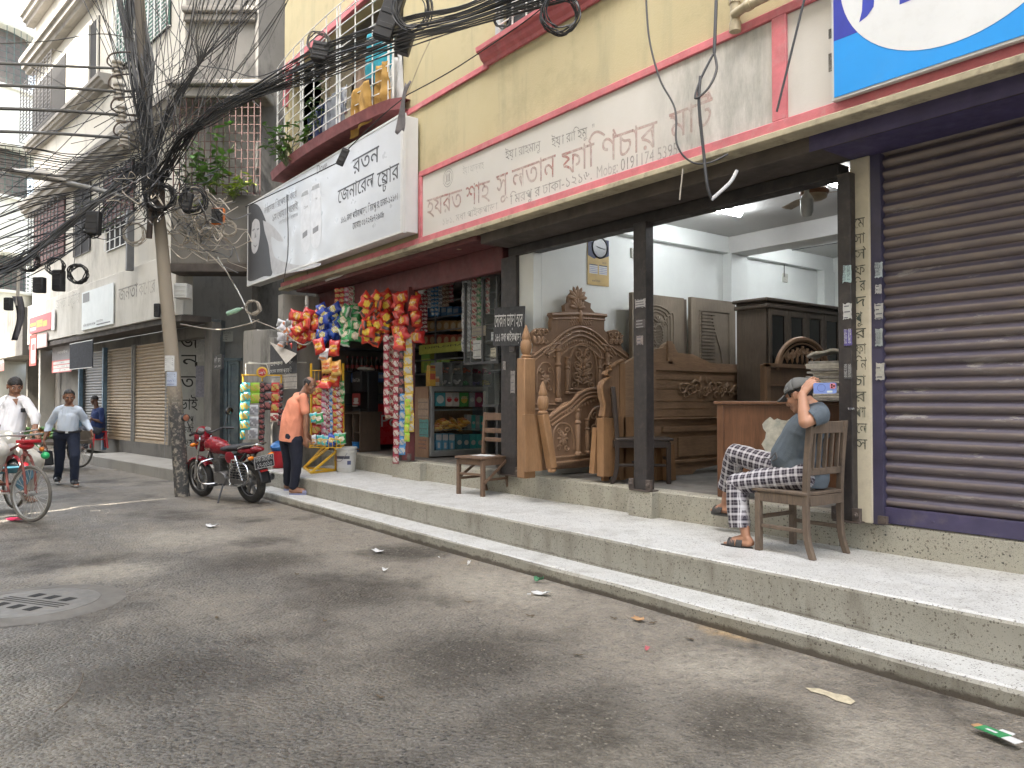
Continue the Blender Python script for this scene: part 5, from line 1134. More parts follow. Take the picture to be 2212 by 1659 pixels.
# ------------------------------------------------------------------ yellow racks
m_yr = M('yellow_rack_paint', (.62,.36,.02), .45, .12, 5, .05, dirt=.15)
T = 12.75
def at(u, v, t=T): return Pd(u, v, t)
rk = thing('hanging_rack', 'yellow hanging snack rack with a round badge on the concrete stub', 'rack', at(565, 820))
mb = rel(MB(), rk); mb.bar(at(523,810), at(609,811), .075, .02); mb.bar(at(525,810), at(525,826), .05, .02); mb.bar(at(607,812), at(607,830), .05, .02); mb.bar(at(566,812), at(566,824), .04, .02); mb.build('header_bar', m_yr, rk, bevel=.004)
mb = rel(MB(), rk); mb.tube([at(531,808), at(531,786), at(538,783), at(576,787), at(582,808)], .010, 6); mb.tube([at(534,786), at(662,783)], .010, 6); mb.build('hook_wire', M('white_wire', (.55,.53,.46), .5), rk)
c = at(566, 804, T-.06); n = (CO-c).normalized(); mb = rel(MB(), rk); mb.lathe([(0,.004),(.085,.003),(.09,0),(.09,-.01)], c, 24, 0, n); mb.build('round_badge', flat('badge_gold', (.60,.36,.03), .4), rk)
mb = rel(MB(), rk); mb.lathe([(0,.007),(.062,.006),(.062,.002)], c, 24, 0, n); mb.build('badge_centre', flat('badge_red', (.45,.03,.03), .4), rk)
ex_ = V((n.y*-1, n.x, 0)).normalized(); mb = rel(MB(), rk); lettering(mb, "Lay's", c-ex_*.055-V((0,0,.025))+n*.008, ex_, EZ, size=.07, width=.11, bold=.03); mb.build('printed_lettering', flat('white_print', (.55,.55,.53), .5), rk, fixn=False)
g3 = 'snack strips on the yellow hanging rack'; fr_ = .90
for u, v, col, nn, w_, h_, lab in ((531,826,'turq',5,.145,.155,'turquoise snack strip, leftmost on the hanging rack'),(552,826,'lime',2,.17,.17,'lime green packets hung second on the yellow rack'),(547,874,'silver',3,.16,.19,'silver packets below the lime green ones'),(566,826,'black',12,.095,.085,'long black sachet strip in the middle of the hanging rack'),(579,826,'black',3,.13,.15,'short black snack strip right of the rack centre'),(594,826,'red',3,.15,.165,'red snack strip on the hanging rack'),(594,892,'cream',1,.15,.15,'cream packet under the red snack strip'),(606,828,'black',7,.085,.10,'black sachet strip, rightmost on the hanging rack'),(524,830,'turq',6,.08,.15,'turquoise strip turned edgewise at the rack end')):
    strip(col, nn, w_, h_, at(u, v, T-.05), fr_+RND.uniform(-.15,.15), lab, g3, 0, .022)
wr = thing('wire_rack', 'yellow wire snack rack on angled legs behind the man in orange', 'rack', Pz(700, 1015, .36)); T2 = 12.2
mb = rel(MB(), wr)
for u in (672, 741): mb.bar(at(u,785,T2), at(u,965,T2), .028)
for v in (800, 850, 905, 930, 962): mb.bar(at(672,v,T2), at(741,v,T2), .012)
for u in range(680, 741, 8): mb.bar(at(u,800,T2), at(u,962,T2), .006)
for v in (945, 962):
    q = [at(672,v,T2), at(741,v,T2), at(737,v+5,T2-.45), at(668,v+5,T2-.45)]
    for i in range(4): mb.bar(q[i], q[(i+1) % 4], .010)
for k in range(9):
    u = 670+k*8.4; mb.bar(at(u-2,950,T2-.42), at(u-2,967,T2-.42), .006); mb.bar(at(u,962,T2), at(u-3,967,T2-.45), .006)
mb.build('wire_frame', m_yr, wr)
mb = rel(MB(), wr); f_ = Pz(657,1010,.38); g_ = Pz(672,1021,.38); h_ = Pz(725,1015,.38); i_ = Pz(724,988,.38)
for p, q in ((f_, at(700,965,T2)), (g_, at(738,965,T2)), (f_, g_), (g_, h_), (at(708,968,T2-.2), f_), (at(724,966,T2), h_), (h_, f_)): mb.bar(p, q, .03)
mb.build('stand', m_yr, wr)
g4 = 'sachet strips on the yellow wire rack'
for i, (u, v, col, nn, w_, h_) in enumerate(((681,835,'red',5,.10,.15),(691,822,'red',8,.11,.10),(700,826,'pink',9,.09,.10),(706,830,'maroon',9,.08,.10),(715,836,'blue',9,.10,.105),(722,826,'red',8,.09,.11),(729,830,'maroon',8,.09,.10),(736,822,'green',3,.12,.12),(736,866,'red',6,.09,.10))):
    strip(col, nn, w_, h_, at(u, v, T2-.08), .8+RND.uniform(-.3,.3), f'{["red","red","pink","dark red","pale blue","red","dark red","green","red"][i]} sachet strip on the wire rack, {nth[i]} from left', g4, RND.uniform(-.05,.05), .02)
for i, (k, u, v) in enumerate((('teal',678,902),('green',690,904),('white',676,950),('teal',692,950),('teal',702,952),('blue',716,950),('teal',729,946),('green',738,948))):
    packet(k, at(u, v, T2-.2), .8+RND.uniform(-.3,.3), -.15, RND.uniform(-.25,.25), f'{CN[k]} snack packet in a wire rack basket, {nth[i]} from left', 'snack packets in the wire rack baskets', .8)
mb = MB()
for k, u in enumerate(range(676, 736, 10)): pass
packet('red', at(705, 826, T2-.12), .8, -.9, .1, 'red packet folded over the wire rack top', 'chips packets hanging at the store front', 1.3); packet('red', at(722, 816, T2-.12), .8, .1, .2, 'big red packet upright at the wire rack top', 'chips packets hanging at the store front', 1.2)
# buckets
m_bw = M('white_bucket', (.50,.49,.45), .5, .1, 6, .05, dirt=.4, dcol=(.3,.27,.22), dscale=9)
b0 = Pz(748, 1019, .362); bk = thing('paint_bucket', 'dirty white paint bucket with a printed label on the platform', 'bucket', b0)
mb = MB(); mb.lathe([(.135,0),(.138,.01),(.155,.30),(.163,.305),(.163,.33),(.157,.335),(.157,.35),(.168,.355),(.168,.385),(.160,.39),(.152,.385),(.14,.05),(0,.05)], seg=28); mb.build('bucket_body', m_bw, bk)
def arc_patch(r0, r1, z0, z1, a0, a1, n=10): 
    mb = MB(); mb.grid(lambda u, v: V(((r0+(r1-r0)*v)*cos(a0+(a1-a0)*u), (r0+(r1-r0)*v)*sin(a0+(a1-a0)*u), z0+(z1-z0)*v)), n, 2); return mb
arc_patch(.1435, .1525, .07, .26, -1.9, .1).build('printed_label', flat('bucket_label', (.52,.51,.50), .5), bk); arc_patch(.145, .1545, .09, .25, -2.1, -1.75, 4).build('label_red_band', flat('bucket_red', (.50,.06,.03), .5), bk); arc_patch(.1525, .1545, .21, .255, -1.7, -.1, 8).build('label_dark_band', flat('bucket_dark', (.06,.06,.08), .5), bk); arc_patch(.1460, .1500, .12, .18, -.35, .05, 4).build('label_blue_band', flat('bucket_navy', (.06,.07,.16), .5), bk)
mb = MB(); mb.tube(bez([(.16*cos(-2.3),.16*sin(-2.3),.34),(.17*cos(-1.6),.18*sin(-1.6),.20),(.17*cos(-.9),.18*sin(-.9),.18),(.16*cos(-.2),.16*sin(-.2),.34)], 6), .004, 5); mb.build('wire_handle', flat('wire_grey', (.2,.2,.2), .4, .6), bk)
mg = thing('mug', 'bright blue plastic mug behind the white bucket', 'mug', Pz(771, 974, .62)); m_bmug = flat('blue_plastic', (.02,.16,.42), .35)
mb = MB(); mb.lathe([(.07,0),(.085,.15),(.092,.155),(.085,.158),(.068,.02),(0,.02)], seg=20); mb.build('mug_body', m_bmug, mg); mb = MB(); mb.tube(bez([(-.08,0,.13),(-.13,0,.12),(-.13,0,.06),(-.075,0,.04)], 5), .009, 6); mb.build('handle', m_bmug, mg)
rbk = thing('bucket', 'red plastic bucket beside the man in orange', 'bucket', Pz(604, 1010, .362)); mb = MB(); mb.lathe([(.10,0),(.105,.01),(.135,.26),(.145,.265),(.143,.28),(.13,.275),(.1,.03),(0,.03)], seg=22); mb.build('bucket_body', flat('red_plastic', (.42,.02,.03), .35), rbk)
bgm = MB(); c = Pz(602, 1010, .362)
bgm.grid(lambda u, v: V((c.x+.14*sin(pi*v)*cos(2*pi*u)*(1+.25*noise.noise(V((u*9,v*7,1)))), c.y+.14*sin(pi*v)*sin(2*pi*u)*(1+.25*noise.noise(V((u*9,v*7,5)))), .70-.10*cos(pi*v)+.03*noise.noise(V((u*11,v*9,2))))), 20, 12)
bgm.build('plastic_bag', flat('blue_bag_film', (.05,.20,.50), .3), None, label='crumpled blue plastic bag stuffed in the red bucket', cat='bag', fixn=False)
# dark poster with a folded corner behind the hanging rack
sticker(None, 584, 745, 642, 806, 4.71, (.035,.033,.035), 4, txt=('', '', 'ঢাকা ৬৬', 'সংসদ সদস` প্রার্থী'), tcol=(.5,.5,.48), name='election_poster'); tag(bpy.data.objects['election_poster'], 'black poster with pale lettering and a torn corner on the wall stub', 'poster')
sticker(None, 586, 810, 642, 840, 4.71, (.40,.37,.33), 3, name='torn_poster'); tag(bpy.data.objects['torn_poster'], 'torn pale poster under the black one on the wall stub', 'poster')
mb = MB(); q = [Py(582,738,4.70), Py(641,764,4.68), Py(618,786,4.55)]; mb.add(q, [(0,1,2)]); mb.build('folded_poster_corner', M('poster_back', (.40,.36,.30), .8), None, solid=.002, label='loose folded poster corner hanging over the black poster', cat='poster')
# ================================================================== furniture shop
m_w1 = wood('carved_teak', (.21,.122,.07), (.34,.21,.125), 'Z', 1.2, .5); m_w1d = wood('carved_teak_dark', (.15,.085,.05), (.25,.15,.088), 'Z', 1.2, .5)
m_w2 = wood('light_teak', (.24,.125,.055), (.36,.205,.10), 'Z', 1.0, .55); m_w2y = wood('plain_teak_board', (.22,.135,.08), (.36,.235,.145), 'Y', 1.0, .5)
m_w3 = wood('grey_seasoned_door', (.165,.13,.095), (.24,.195,.145), 'Z', .9, .65); m_w4 = wood('dark_cabinet_wood', (.08,.06,.046), (.135,.105,.08), 'Z', 1.0, .5)
m_w5 = wood('old_chair_wood', (.10,.058,.035), (.20,.125,.08), 'Z', 1.3, .65, .55, (.045,.032,.026)); m_w6 = wood('worn_chair_wood', (.085,.06,.043), (.19,.14,.10), 'Z', 1.2, .7, .6, (.05,.04,.032)); m_w7 = wood('black_brown_chair', (.022,.014,.011), (.045,.03,.024), 'Z', 1.2, .4)
m_dk = wood('desk_veneer', (.11,.048,.023), (.20,.092,.045), 'Z', .8, .4, .25, (.09,.05,.03))
def zmap(kx, ox, ky, oy, plane):
    def f(x, y): p = Px(ox+kx*x, oy+ky*y, plane); return (p.y, p.z)
    return f
EY = V((0,1,0)); NX = V((1,0,0))
def scroll(mb, c, r, turns, th, plane, flip=1, th0=.014, m=0, start=0.0):
    pts = []; rs = []; n = int(14*turns)
    for i in range(n+1):
        k = i/n; a = start+flip*2*pi*turns*k; q = r*(1-.82*k); pts.append(V((plane, c[0]+q*cos(a), c[1]+q*sin(a)))); rs.append(th0*(1-.5*k))
    mb.tube(pts, rs, 6, m)
def leaf(mb, c, L, w_, ang, plane, m=0):
    d = V((0, cos(ang), sin(ang))); e = V((0, -sin(ang), cos(ang))); c = V((plane, c[0], c[1])); R3 = Matrix((d, e, NX)).transposed()
    mb.ball(c+d*L*.5, (L*.5, w_*.5, .016), m, 8, 6, R3)
def arch(mb, y0, y1, zs, rise, plane, r, m=0, n=18, pw=1.0):
    mb.tube([V((plane, y0+(y1-y0)*i/n, zs+rise*sin(pi*i/n)**pw)) for i in range(n+1)], r, 6, m)
def rope(mb, pts, r, m=0):
    pts = bez(pts, 6); L = 0
    for a, b in zip(pts, pts[1:]):
        k = max(1, int((b-a).length/.022))
        for i in range(k): mb.ball(a+(b-a)*(i/k), (r, r*.8, r*1.25), m, 6, 4, rot('X', .7))
def column(mb, y, z0, z1, plane, r, m=0):
    h = z1-z0
    mb.lathe([(r*1.3,0),(r*1.3,h*.05),(r*.8,h*.08),(r*1.1,h*.12),(r*.9,h*.3),(r*1.0,h*.62),(r*.75,h*.66),(r*1.25,h*.7),(r*.7,h*.76),(r*1.05,h*.85),(r*.8,h*.93),(r*1.3,h*.96),(r*1.3,h)], (plane, y, z0), 12, m)
def turned_finial(mb, x, y, z, s, m=0): mb.lathe([(.052*s,0),(.06*s,.02*s),(.04*s,.04*s),(.055*s,.07*s),(.066*s,.12*s),(.06*s,.18*s),(.045*s,.205*s),(.052*s,.225*s),(.04*s,.27*s),(.018*s,.34*s),(0,.38*s)], (x, y, z), 14, m)
# ---- big carved headboard against the white wall
H = zmap(.3923, 1057.3, .3923, 460.9, -6.78)
hb = thing('carved_headboard', 'tall reddish headboard with carved arches and a crown of leaves, against the white wall', 'headboard', (-6.8, 6.3, .62))
out = [(232,1420),(232,770),(258,765),(262,720),(250,690),(245,655),(268,634),(300,628),(326,636),(338,655),(348,640),(347,600),(352,575),(340,560),(345,545),(425,540),(420,505),(445,490),(448,455),(470,428),(490,420),(515,430),(532,450),(530,480),(565,495),(563,520),(585,545),(648,553),(650,565),(640,580),(638,640),(662,668),(665,650),(690,640),(715,645),(735,670),(722,700),(738,745),(775,775),(790,800),(790,1380)]
mb = rel(MB(), hb); mb.prism([H(*p) for p in out][::-1], (-6.86,0,0), EY, EZ, .06); mb.build('panel', [m_w1d], hb, bevel=.008)
PX_ = -6.795; mb = rel(MB(), hb)
# cornices and arch mouldings
def hl(pts, r, m=0): mb.tube([V((PX_, *H(*p))) for p in pts], r, 6, m)
hl([(345,556),(500,552),(648,562)], .022); hl([(352,580),(500,576),(640,586)], .012)
for off, r in ((0,.018),(24,.012),(48,.016),(100,.012)):
    hl([(p.x, p.y) for p in bez([V((300+off*.55,770+off*.2,0)),V((345+off*.5,720+off*.6,0)),V((420+off*.25,655+off*.9,0)),V((505,625+off,0)),V((590-off*.25,660+off*.9,0)),V((660-off*.5,730+off*.6,0)),V((700-off*.55,780+off*.2,0))], 6)], r)
hl([(240,790),(300,745),(350,720),(395,715)], .016); hl([(620,720),(680,735),(740,775),(790,808)], .016); hl([(245,815),(310,765),(395,738)], .010); hl([(625,742),(690,765),(785,830)], .010)
hl([(245,1050),(790,1060)], .014); hl([(245,1080),(790,1092)], .014); hl([(445,968),(600,972)], .014); hl([(445,990),(600,992)], .010)
hl([(p.x, p.y) for p in bez([V((447,965,0)),V((447,820,0)),V((470,745,0)),V((515,718,0)),V((565,745,0)),V((592,820,0)),V((595,965,0))], 5)], .014)
for sx in (265, 610):
    hl([(p.x, p.y) for p in bez([V((sx,990,0)),V((sx,890,0)),V((sx+22,835,0)),V((sx+50,822,0)),V((sx+75,835,0)),V((sx+95,890,0)),V((sx+95,990,0))], 4)], .010)
mb.build('moulding', m_w1, hb)
mb = rel(MB(), hb)
for x, y0, y1, r in ((228,780,1060,.03),(380,745,1040,.034),(430,790,995,.026),(608,790,995,.026),(650,745,1040,.034)):
    a = H(x, y1); b = H(x, y0); column(mb, a[0], a[1], b[1], PX_+.01, r)
mb.build('half_column', m_w1, hb, isl=True)
mb = rel(MB(), hb); r_ = random.Random(3)
def hs(x, y, r, t=1.6, fl=1, th=.012, st=0.): scroll(mb, H(x, y), r, t, th, PX_+.006, fl, th, 0, st)
def hlf(x, y, L, w_, a): leaf(mb, H(x, y), L, w_, a, PX_)
for k in range(7): a = pi*(.05+.9*k/6); hlf(490,470,.16,.055,a); hlf(490,520,.13,.05,a)
for x in (262,285,310): hs(x, 655, .045, 1.3); hs(x, 700, .04, 1.2, -1); hlf(x, 720, .10, .05, 1.9)
for x in (672,700,722): hs(x, 668, .042, 1.3, -1); hs(x, 710, .04, 1.2, 1); hlf(x, 725, .10, .05, 1.2)
for s in (-1, 1):
    for k, (dy, r) in enumerate(((0,.06),(60,.075),(120,.07),(170,.06))): hs(518+s*(28+6*k), 775+dy, r, 1.5, s, .013, pi/2)
    for k in range(5): hlf(518, 800+32*k, .12, .04, pi/2-s*(.5+.12*k)); hlf(518, 940-22*k, .12, .04, pi/2-s*1.2)
for cx in (312, 658):
    for k in range(8): hlf(cx, 915, .075, .035, 2*pi*k/8)
    for s in (-1, 1): hs(cx+s*22, 865, .035, 1.3, s, .009); hs(cx+s*22, 960, .035, 1.3, -s, .009)
mb.ball(V((PX_, *H(505,572))), (.03,.04,.09), 0, 10, 8)
for x in range(455, 560, 13):
    for y in range(570, 620, 10): mb.ball(V((PX_-.004, *H(x+(y % 20)*.4, y))), (.008,.018,.014), 0, 6, 4)
for i in range(26):
    a = pi*(i+.5)/26; mb.ball(V((PX_, *H(505-175*cos(a), 800-150*sin(a)))), (.010,.016,.016), 0, 6, 4); mb.ball(V((PX_, *H(505-118*cos(a), 800-95*sin(a)))), (.008,.013,.02), 0, 6, 4)
mb.build('relief_carving', m_w1, hb)
mb = rel(MB(), hb); a = H(168, 1420); b = H(245, 800); mb.box((-6.84, a[0], .625), (-6.70, b[0]-.04, b[1])); mb.build('post', m_w2, hb, bevel=.012)
mb = rel(MB(), hb); turned_finial(mb, -6.77, (a[0]+b[0])/2-.02, b[1], 1.0); mb.build('finial', m_w2, hb)
# ---- matching footboard leaning in front
H2 = zmap(.3923, 1057.3, .3923, 460.9, -6.42)
fb = thing('carved_footboard', 'lower carved footboard with a ribbed finial, leaning before the tall headboard', 'footboard', (-6.4, 6.1, .62))
out = [(362,1392),(318,1112),(345,1112),(385,1075),(430,1040),(465,1032),(500,985),(560,960),(625,952),(700,975),(740,1030),(740,1340)]
mb = rel(MB(), fb); mb.prism([H2(*p) for p in out][::-1], (-6.48,0,0), EY, EZ, .06); mb.build('panel', m_w1d, fb, bevel=.006)
PX_ = -6.415; mb = rel(MB(), fb)
def hl2(pts, r): mb.tube([V((PX_, *H2(*p))) for p in pts], r, 6, 0)
for o_, r in ((0,.016),(22,.010),(44,.014)): hl2([(p.x, p.y) for p in bez([V((325+o_*.3,1125+o_,0)),V((385+o_*.4,1080+o_,0)),V((440+o_*.3,1045+o_,0)),V((500+o_*.3,990+o_,0)),V((570,965+o_,0)),V((690,975+o_,0))], 5)], r)
hl2([(360,1375),(560,1352),(740,1330)], .014); hl2([(358,1345),(560,1325),(740,1300)], .012)
hl2([(p.x, p.y) for p in bez([V((352,1300,0)),V((350,1210,0)),V((375,1165,0)),V((405,1155,0)),V((440,1170,0)),V((458,1220,0)),V((466,1300,0))], 5)], .011)
hl2([(p.x, p.y) for p in bez([V((545,1290,0)),V((540,1150,0)),V((570,1080,0)),V((625,1060,0))], 5)], .014)
mb.build('moulding', m_w1, fb)
mb = rel(MB(), fb)
for x, y0, y1, r in ((470,1075,1330,.032),(522,1130,1320,.026)): a = H2(x+12, y1); b = H2(x, y0); column(mb, a[0], a[1], b[1], PX_+.01, r)
mb.build('half_column', m_w1, fb, isl=True)
mb = rel(MB(), fb)
for k in range(8): leaf(mb, H2(402,1240), .08, .035, 2*pi*k/8, PX_)
for s in (-1, 1): scroll(mb, H2(402+s*22,1195), .035, 1.3, .009, PX_+.005, s, .009); scroll(mb, H2(402+s*20,1290), .035, 1.3, .009, PX_+.005, -s, .009)
for k, (x, y, r, f) in enumerate(((575,1110,.07,1),(600,1150,.07,-1),(575,1190,.06,1),(605,1085,.05,-1))): scroll(mb, H2(x,y), r, 1.6, .012, PX_+.005, f, .012)
for k in range(14): mb.ball(V((PX_, *H2(395+16*k, 1105-6.5*k))), (.009,.016,.022), 0, 6, 4)
mb.build('relief_carving', m_w1, fb)
p0_ = V((-6.38, *H2(330, 1400))); p1_ = V((-6.40, *H2(288, 1105))); mb = rel(MB(), fb); mb.bar(p0_, p1_, .085, .10, 0, (1,0,0)); mb.lathe([(.03,0),(.05,.02),(.04,.05)], p0_-V((0,0,.05)), 12); mb.build('post', m_w2, fb, bevel=.01)
mb = rel(MB(), fb); turned_finial(mb, p1_.x, p1_.y, p1_.z, .95); mb.build('finial', m_w2, fb)
# ---- loose posts and planks standing on the floor edge
gpk = 'planks standing between the beds'
def plank(x0, y0, x1, y1, plane, lean, lab, w2=None, mt=m_w2, notch=0, dep=.07):
    f = zmap(.3923, 1057.3, .3923, 460.9, plane); a = f(x0, y1); b = f(x1, y0); mb = MB()
    o = V((plane, a[0], a[1])); W_ = b[0]-a[0]; h = b[1]-a[1]
    mb.prism([(0,0),(W_,0),(W_+lean,h)] + ([(W_*.3+lean,h),(W_*.3+lean*.6,h*.72),(lean*.55,h*.70),(lean*.4,h*.45),(W_*.15,h*.43)] if notch else [(lean,h)]), (0,0,0), EY, EZ, dep)
    ob_ = mb.build('plank', mt, None, bevel=.004, label=lab, cat='plank', group=gpk); ob_.location = o; return ob_
plank(185, 1105, 275, 1422, -6.55, -.01, 'broad light plank standing left of the leaning footboard', dep=.05); plank(548, 1178, 590, 1432, -6.05, .05, 'thin plank leaning beside the notched post')
plank(592, 1125, 670, 1448, -5.95, 0, 'light square post on the floor edge, left of the dark chair', dep=.10); plank(676, 1118, 700, 1450, -5.98, 0, 'notched plank behind the light square post', notch=1); plank(722, 1120, 775, 1460, -5.98, 0, 'narrow plank behind the dark chair back', dep=.05)
plank(890, 1240, 972, 1468, -5.75, .0, 'broad plank behind the dark chair seat'); plank(955, 1270, 1000, 1470, -5.65, -.03, 'narrow plank leaning right of the dark chair')
# ---- plain bed boards behind the post
H3 = zmap(.3923, 1057.3, .3923, 460.9, -6.0)
pb = thing('bed_headboard', 'long plain teak headboard with a carved vine strip and stepped crest', 'headboard', (-6.0, 7.4, .62))
out = [(740,1400),(740,830),(790,800),(800,795),(870,768),(915,766),(925,745),(955,740),(965,722),(990,708),(1018,720),(1025,745),(1040,768),(1120,775),(1200,815),(1240,840),(1400,850),(1486,860),(1486,1340),(1140,1410),(1100,1455),(1010,1462)]
mb = rel(MB(), pb); mb.prism([H3(*p) for p in out][::-1], (-6.06,0,0), EY, EZ, .06); mb.build('panel', m_w2y, pb, bevel=.006)
PX_ = -5.985; mb = rel(MB(), pb)
def strip3(x0, y0, x1, y1, d): a = H3(x0, y1); b = H3(x1, y0); mb.box((-6.0, a[0], a[1]), (-6.0+d, b[0], b[1]))
for y in (862, 910, 962, 1032, 1072, 1112): strip3(905, y-3, 1480, y+3, .010)
strip3(880, 838, 1486, 862, .03); strip3(878, 840, 906, 1120, .032); strip3(1455, 850, 1486, 1130, .03); strip3(880, 1118, 1486, 1135, .05); strip3(945, 1160, 1486, 1205, .035); strip3(1035, 1215, 1486, 1340, .02); strip3(945, 1340, 1486, 1365, .035); strip3(975, 705, 998, 830, .03)
mb.build('rail', m_w2y, pb, bevel=.004)
mb = rel(MB(), pb)
for i in range(8):
    x = 1055+i*42; scroll(mb, H3(x, 965+(12 if i % 2 else -8)), .075, 1.4, .011, PX_+.004, 1 if i % 2 else -1, .012, 0, 1.0*i); scroll(mb, H3(x+18, 990-(20 if i % 2 else -12)), .05, 1.2, .01, PX_+.004, -1 if i % 2 else 1, .011); leaf(mb, H3(x+10, 940), .10, .04, .6*i, PX_)
mb.build('relief_carving', m_w2y, pb)
sb_ = thing('bed_side_board', 'scalloped board edge in pale fresh timber beside the dark chair', 'board', (-5.9, 6.0, .62))
out = [(628,1120),(640,1060),(625,1000),(622,950),(632,925),(668,900),(645,885),(650,870),(672,862),(668,845),(690,838),(700,825),(735,808),(752,800),(752,1120)]
f = zmap(.3923, 1057.3, .3923, 460.9, -5.92); mb = rel(MB(), sb_); mb.prism([f(*p) for p in out][::-1], (-6.0,0,0), EY, EZ, .06); mb.build('panel', m_w1, sb_, bevel=.006)
mb = rel(MB(), sb_); mb.tube([V((-5.93, *f(*p))) for p in out[:13]], .02, 6); a = f(724,1460); b = f(752,830); mb.box((-5.99,a[0],.63),(-5.93,b[0],b[1])); a = f(640,1130); b = f(668,1110); mb.box((-5.99,a[0],.63),(-5.95,b[0],a[1]+.05)); mb.build('edge_trim', m_w2, sb_)
# ---- two door leaves
def H5(pl): return zmap(.2942, 1409.7, .2942, 325.3, pl)
f = H5(-6.72); d1 = thing('door_leaf', 'grey brown door leaf carved with an oval, leaning behind the post', 'door', (-6.7, 7.0, .62))
a = f(-150, 1060)[0]; b = f(232, 1070)[0]; zt = f(50, 1062)[1]; mb = rel(MB(), d1); mb.box((-6.78,a,.62),(-6.72,b,zt)); mb.build('leaf_panel', m_w3, d1, bevel=.006)
mb = rel(MB(), d1); PX_ = -6.715
for off in (0, 22, 44): mb.tube([V((PX_, *f(p.x, p.y))) for p in bez([V((-95+off,1450,0)),V((-90+off,1260,0)),V((-60+off*.7,1165+off,0)),V((20,1138+off,0)),V((95-off*.5,1165+off,0)),V((122-off*.8,1195+off,0)),V((150-off,1215+off*.6,0)),V((152-off,1450,0))], 5)], .011, 6)
c = f(42, 1350); 
for k in range(20): t = 2*pi*k/20; mb.ball(V((PX_, c[0]+.085*cos(t), c[1]+.13*sin(t))), (.012,.02,.02), 0, 6, 4)
for i in range(-3, 4):
    for j in range(-5, 6):
        if (i/3.6)**2+(j/5.6)**2 < 1: mb.ball(V((PX_-.002, c[0]+i*.02, c[1]+j*.02)), (.008,.009,.009), 0, 5, 4)
for s in (-1, 1): scroll(mb, (c[0]+s*.10, c[1]+.13), .05, 1.3, .01, PX_, s, .011); scroll(mb, (c[0]+s*.10, c[1]-.16), .05, 1.3, .01, PX_, -s, .011)
for k in range(5): leaf(mb, (c[0], c[1]+.15), .10, .035, pi*(.15+.7*k/4), PX_)
mb.build('relief_carving', m_w3, d1); mb = rel(MB(), d1); mb.box((-6.80,b+.004,.62),(-6.74,b+.07,zt-.01)); mb.build('edge_board', m_w4, d1)
f = H5(-6.66); d2 = thing('door_leaf', 'grey brown louvred door leaf standing right of the carved one', 'door', (-6.6, 8.2, .62))
a = f(285, 1080)[0]; b = f(608, 1100)[0]; zt = f(440, 1092)[1]; mb = rel(MB(), d2); mb.box((-6.72,a,.62),(-6.66,b,zt)); mb.build('leaf_panel', m_w3, d2, bevel=.006)
mb = rel(MB(), d2); l0, zl = f(352, 1185); l1 = f(452, 1185)[0]
for k in range(22): z = zl-.03-k*.045; mb.box((-6.66,l0,z),(-6.636,l1-(.05 if k < 3 else 0)*k*.3,z+.028))
mb.tube([V((-6.655, l0-.02, .8)), V((-6.655, l0-.02, zl+.02)), V((-6.655, f(560,1180)[0], zl+.02)), V((-6.655, f(560,1180)[0], .8))], .012, 6)
mb.tube([V((-6.655, *f(p.x, p.y))) for p in bez([V((430,1190,0)),V((440,1260,0)),V((470,1380,0)),V((500,1480,0)),V((510,1560,0))], 5)], .012, 6); mb.build('louvre_slats', m_w3, d2)
# ---- display cabinet
cb = thing('display_cabinet', 'dark brown display cabinet with four glazed doors by the far wall', 'cabinet', (-5.7, 8.8, .62)); z1 = 2.58
mb = rel(MB(), cb); mb.box((-5.93,7.97,.64),(-5.52,8.0,z1)); mb.box((-5.93,9.57,.64),(-5.52,9.6,z1)); mb.box((-5.93,8.0,.64),(-5.91,9.57,z1)); mb.box((-5.91,8.0,.64),(-5.52,9.57,.75)); mb.build('carcass', m_w4, cb)
mb = rel(MB(), cb); mb.box((-5.95,7.93,z1),(-5.47,9.64,z1+.05)); mb.box((-5.93,7.95,z1+.05),(-5.49,9.62,z1+.08)); mb.box((-5.96,7.91,z1+.08),(-5.46,9.66,z1+.12)); mb.build('cornice', m_w4, cb, bevel=.012)
for k in range(4):
    y0 = 8.0+k*.3925; y1 = y0+.385; dr = MB(); dr = rel(dr, cb)
    for q in ((y0,.75,y0+.06,z1),(y1-.06,.75,y1,z1),(y0+.06,z1-.08,y1-.06,z1),(y0+.06,.75,y1-.06,.83)): dr.box((-5.515,q[0],q[1]),(-5.49,q[2],q[3]))
    s = 1 if k % 2 else -1; yb = y0+.06 if s < 0 else y1-.06; ye = y1-.07 if s < 0 else y0+.07
    dr.tube(bez([(-5.50,yb,1.9),(-5.50,yb+(ye-yb)*.5,1.78),(-5.50,yb+(ye-yb)*.85,1.55),(-5.50,ye,1.3)], 5), .013, 5); d_ = dr.build('door', m_w4, cb, bevel=.004)
    mb = rel(MB(), cb); mb.add([(-5.507,y0+.06,.83),(-5.507,y1-.06,.83),(-5.507,y1-.06,z1-.08),(-5.507,y0+.06,z1-.08)], [(0,1,2,3)]); mb.build('glass_pane', flat('dark_cabinet_glass', (.012,.011,.010), .08), d_)
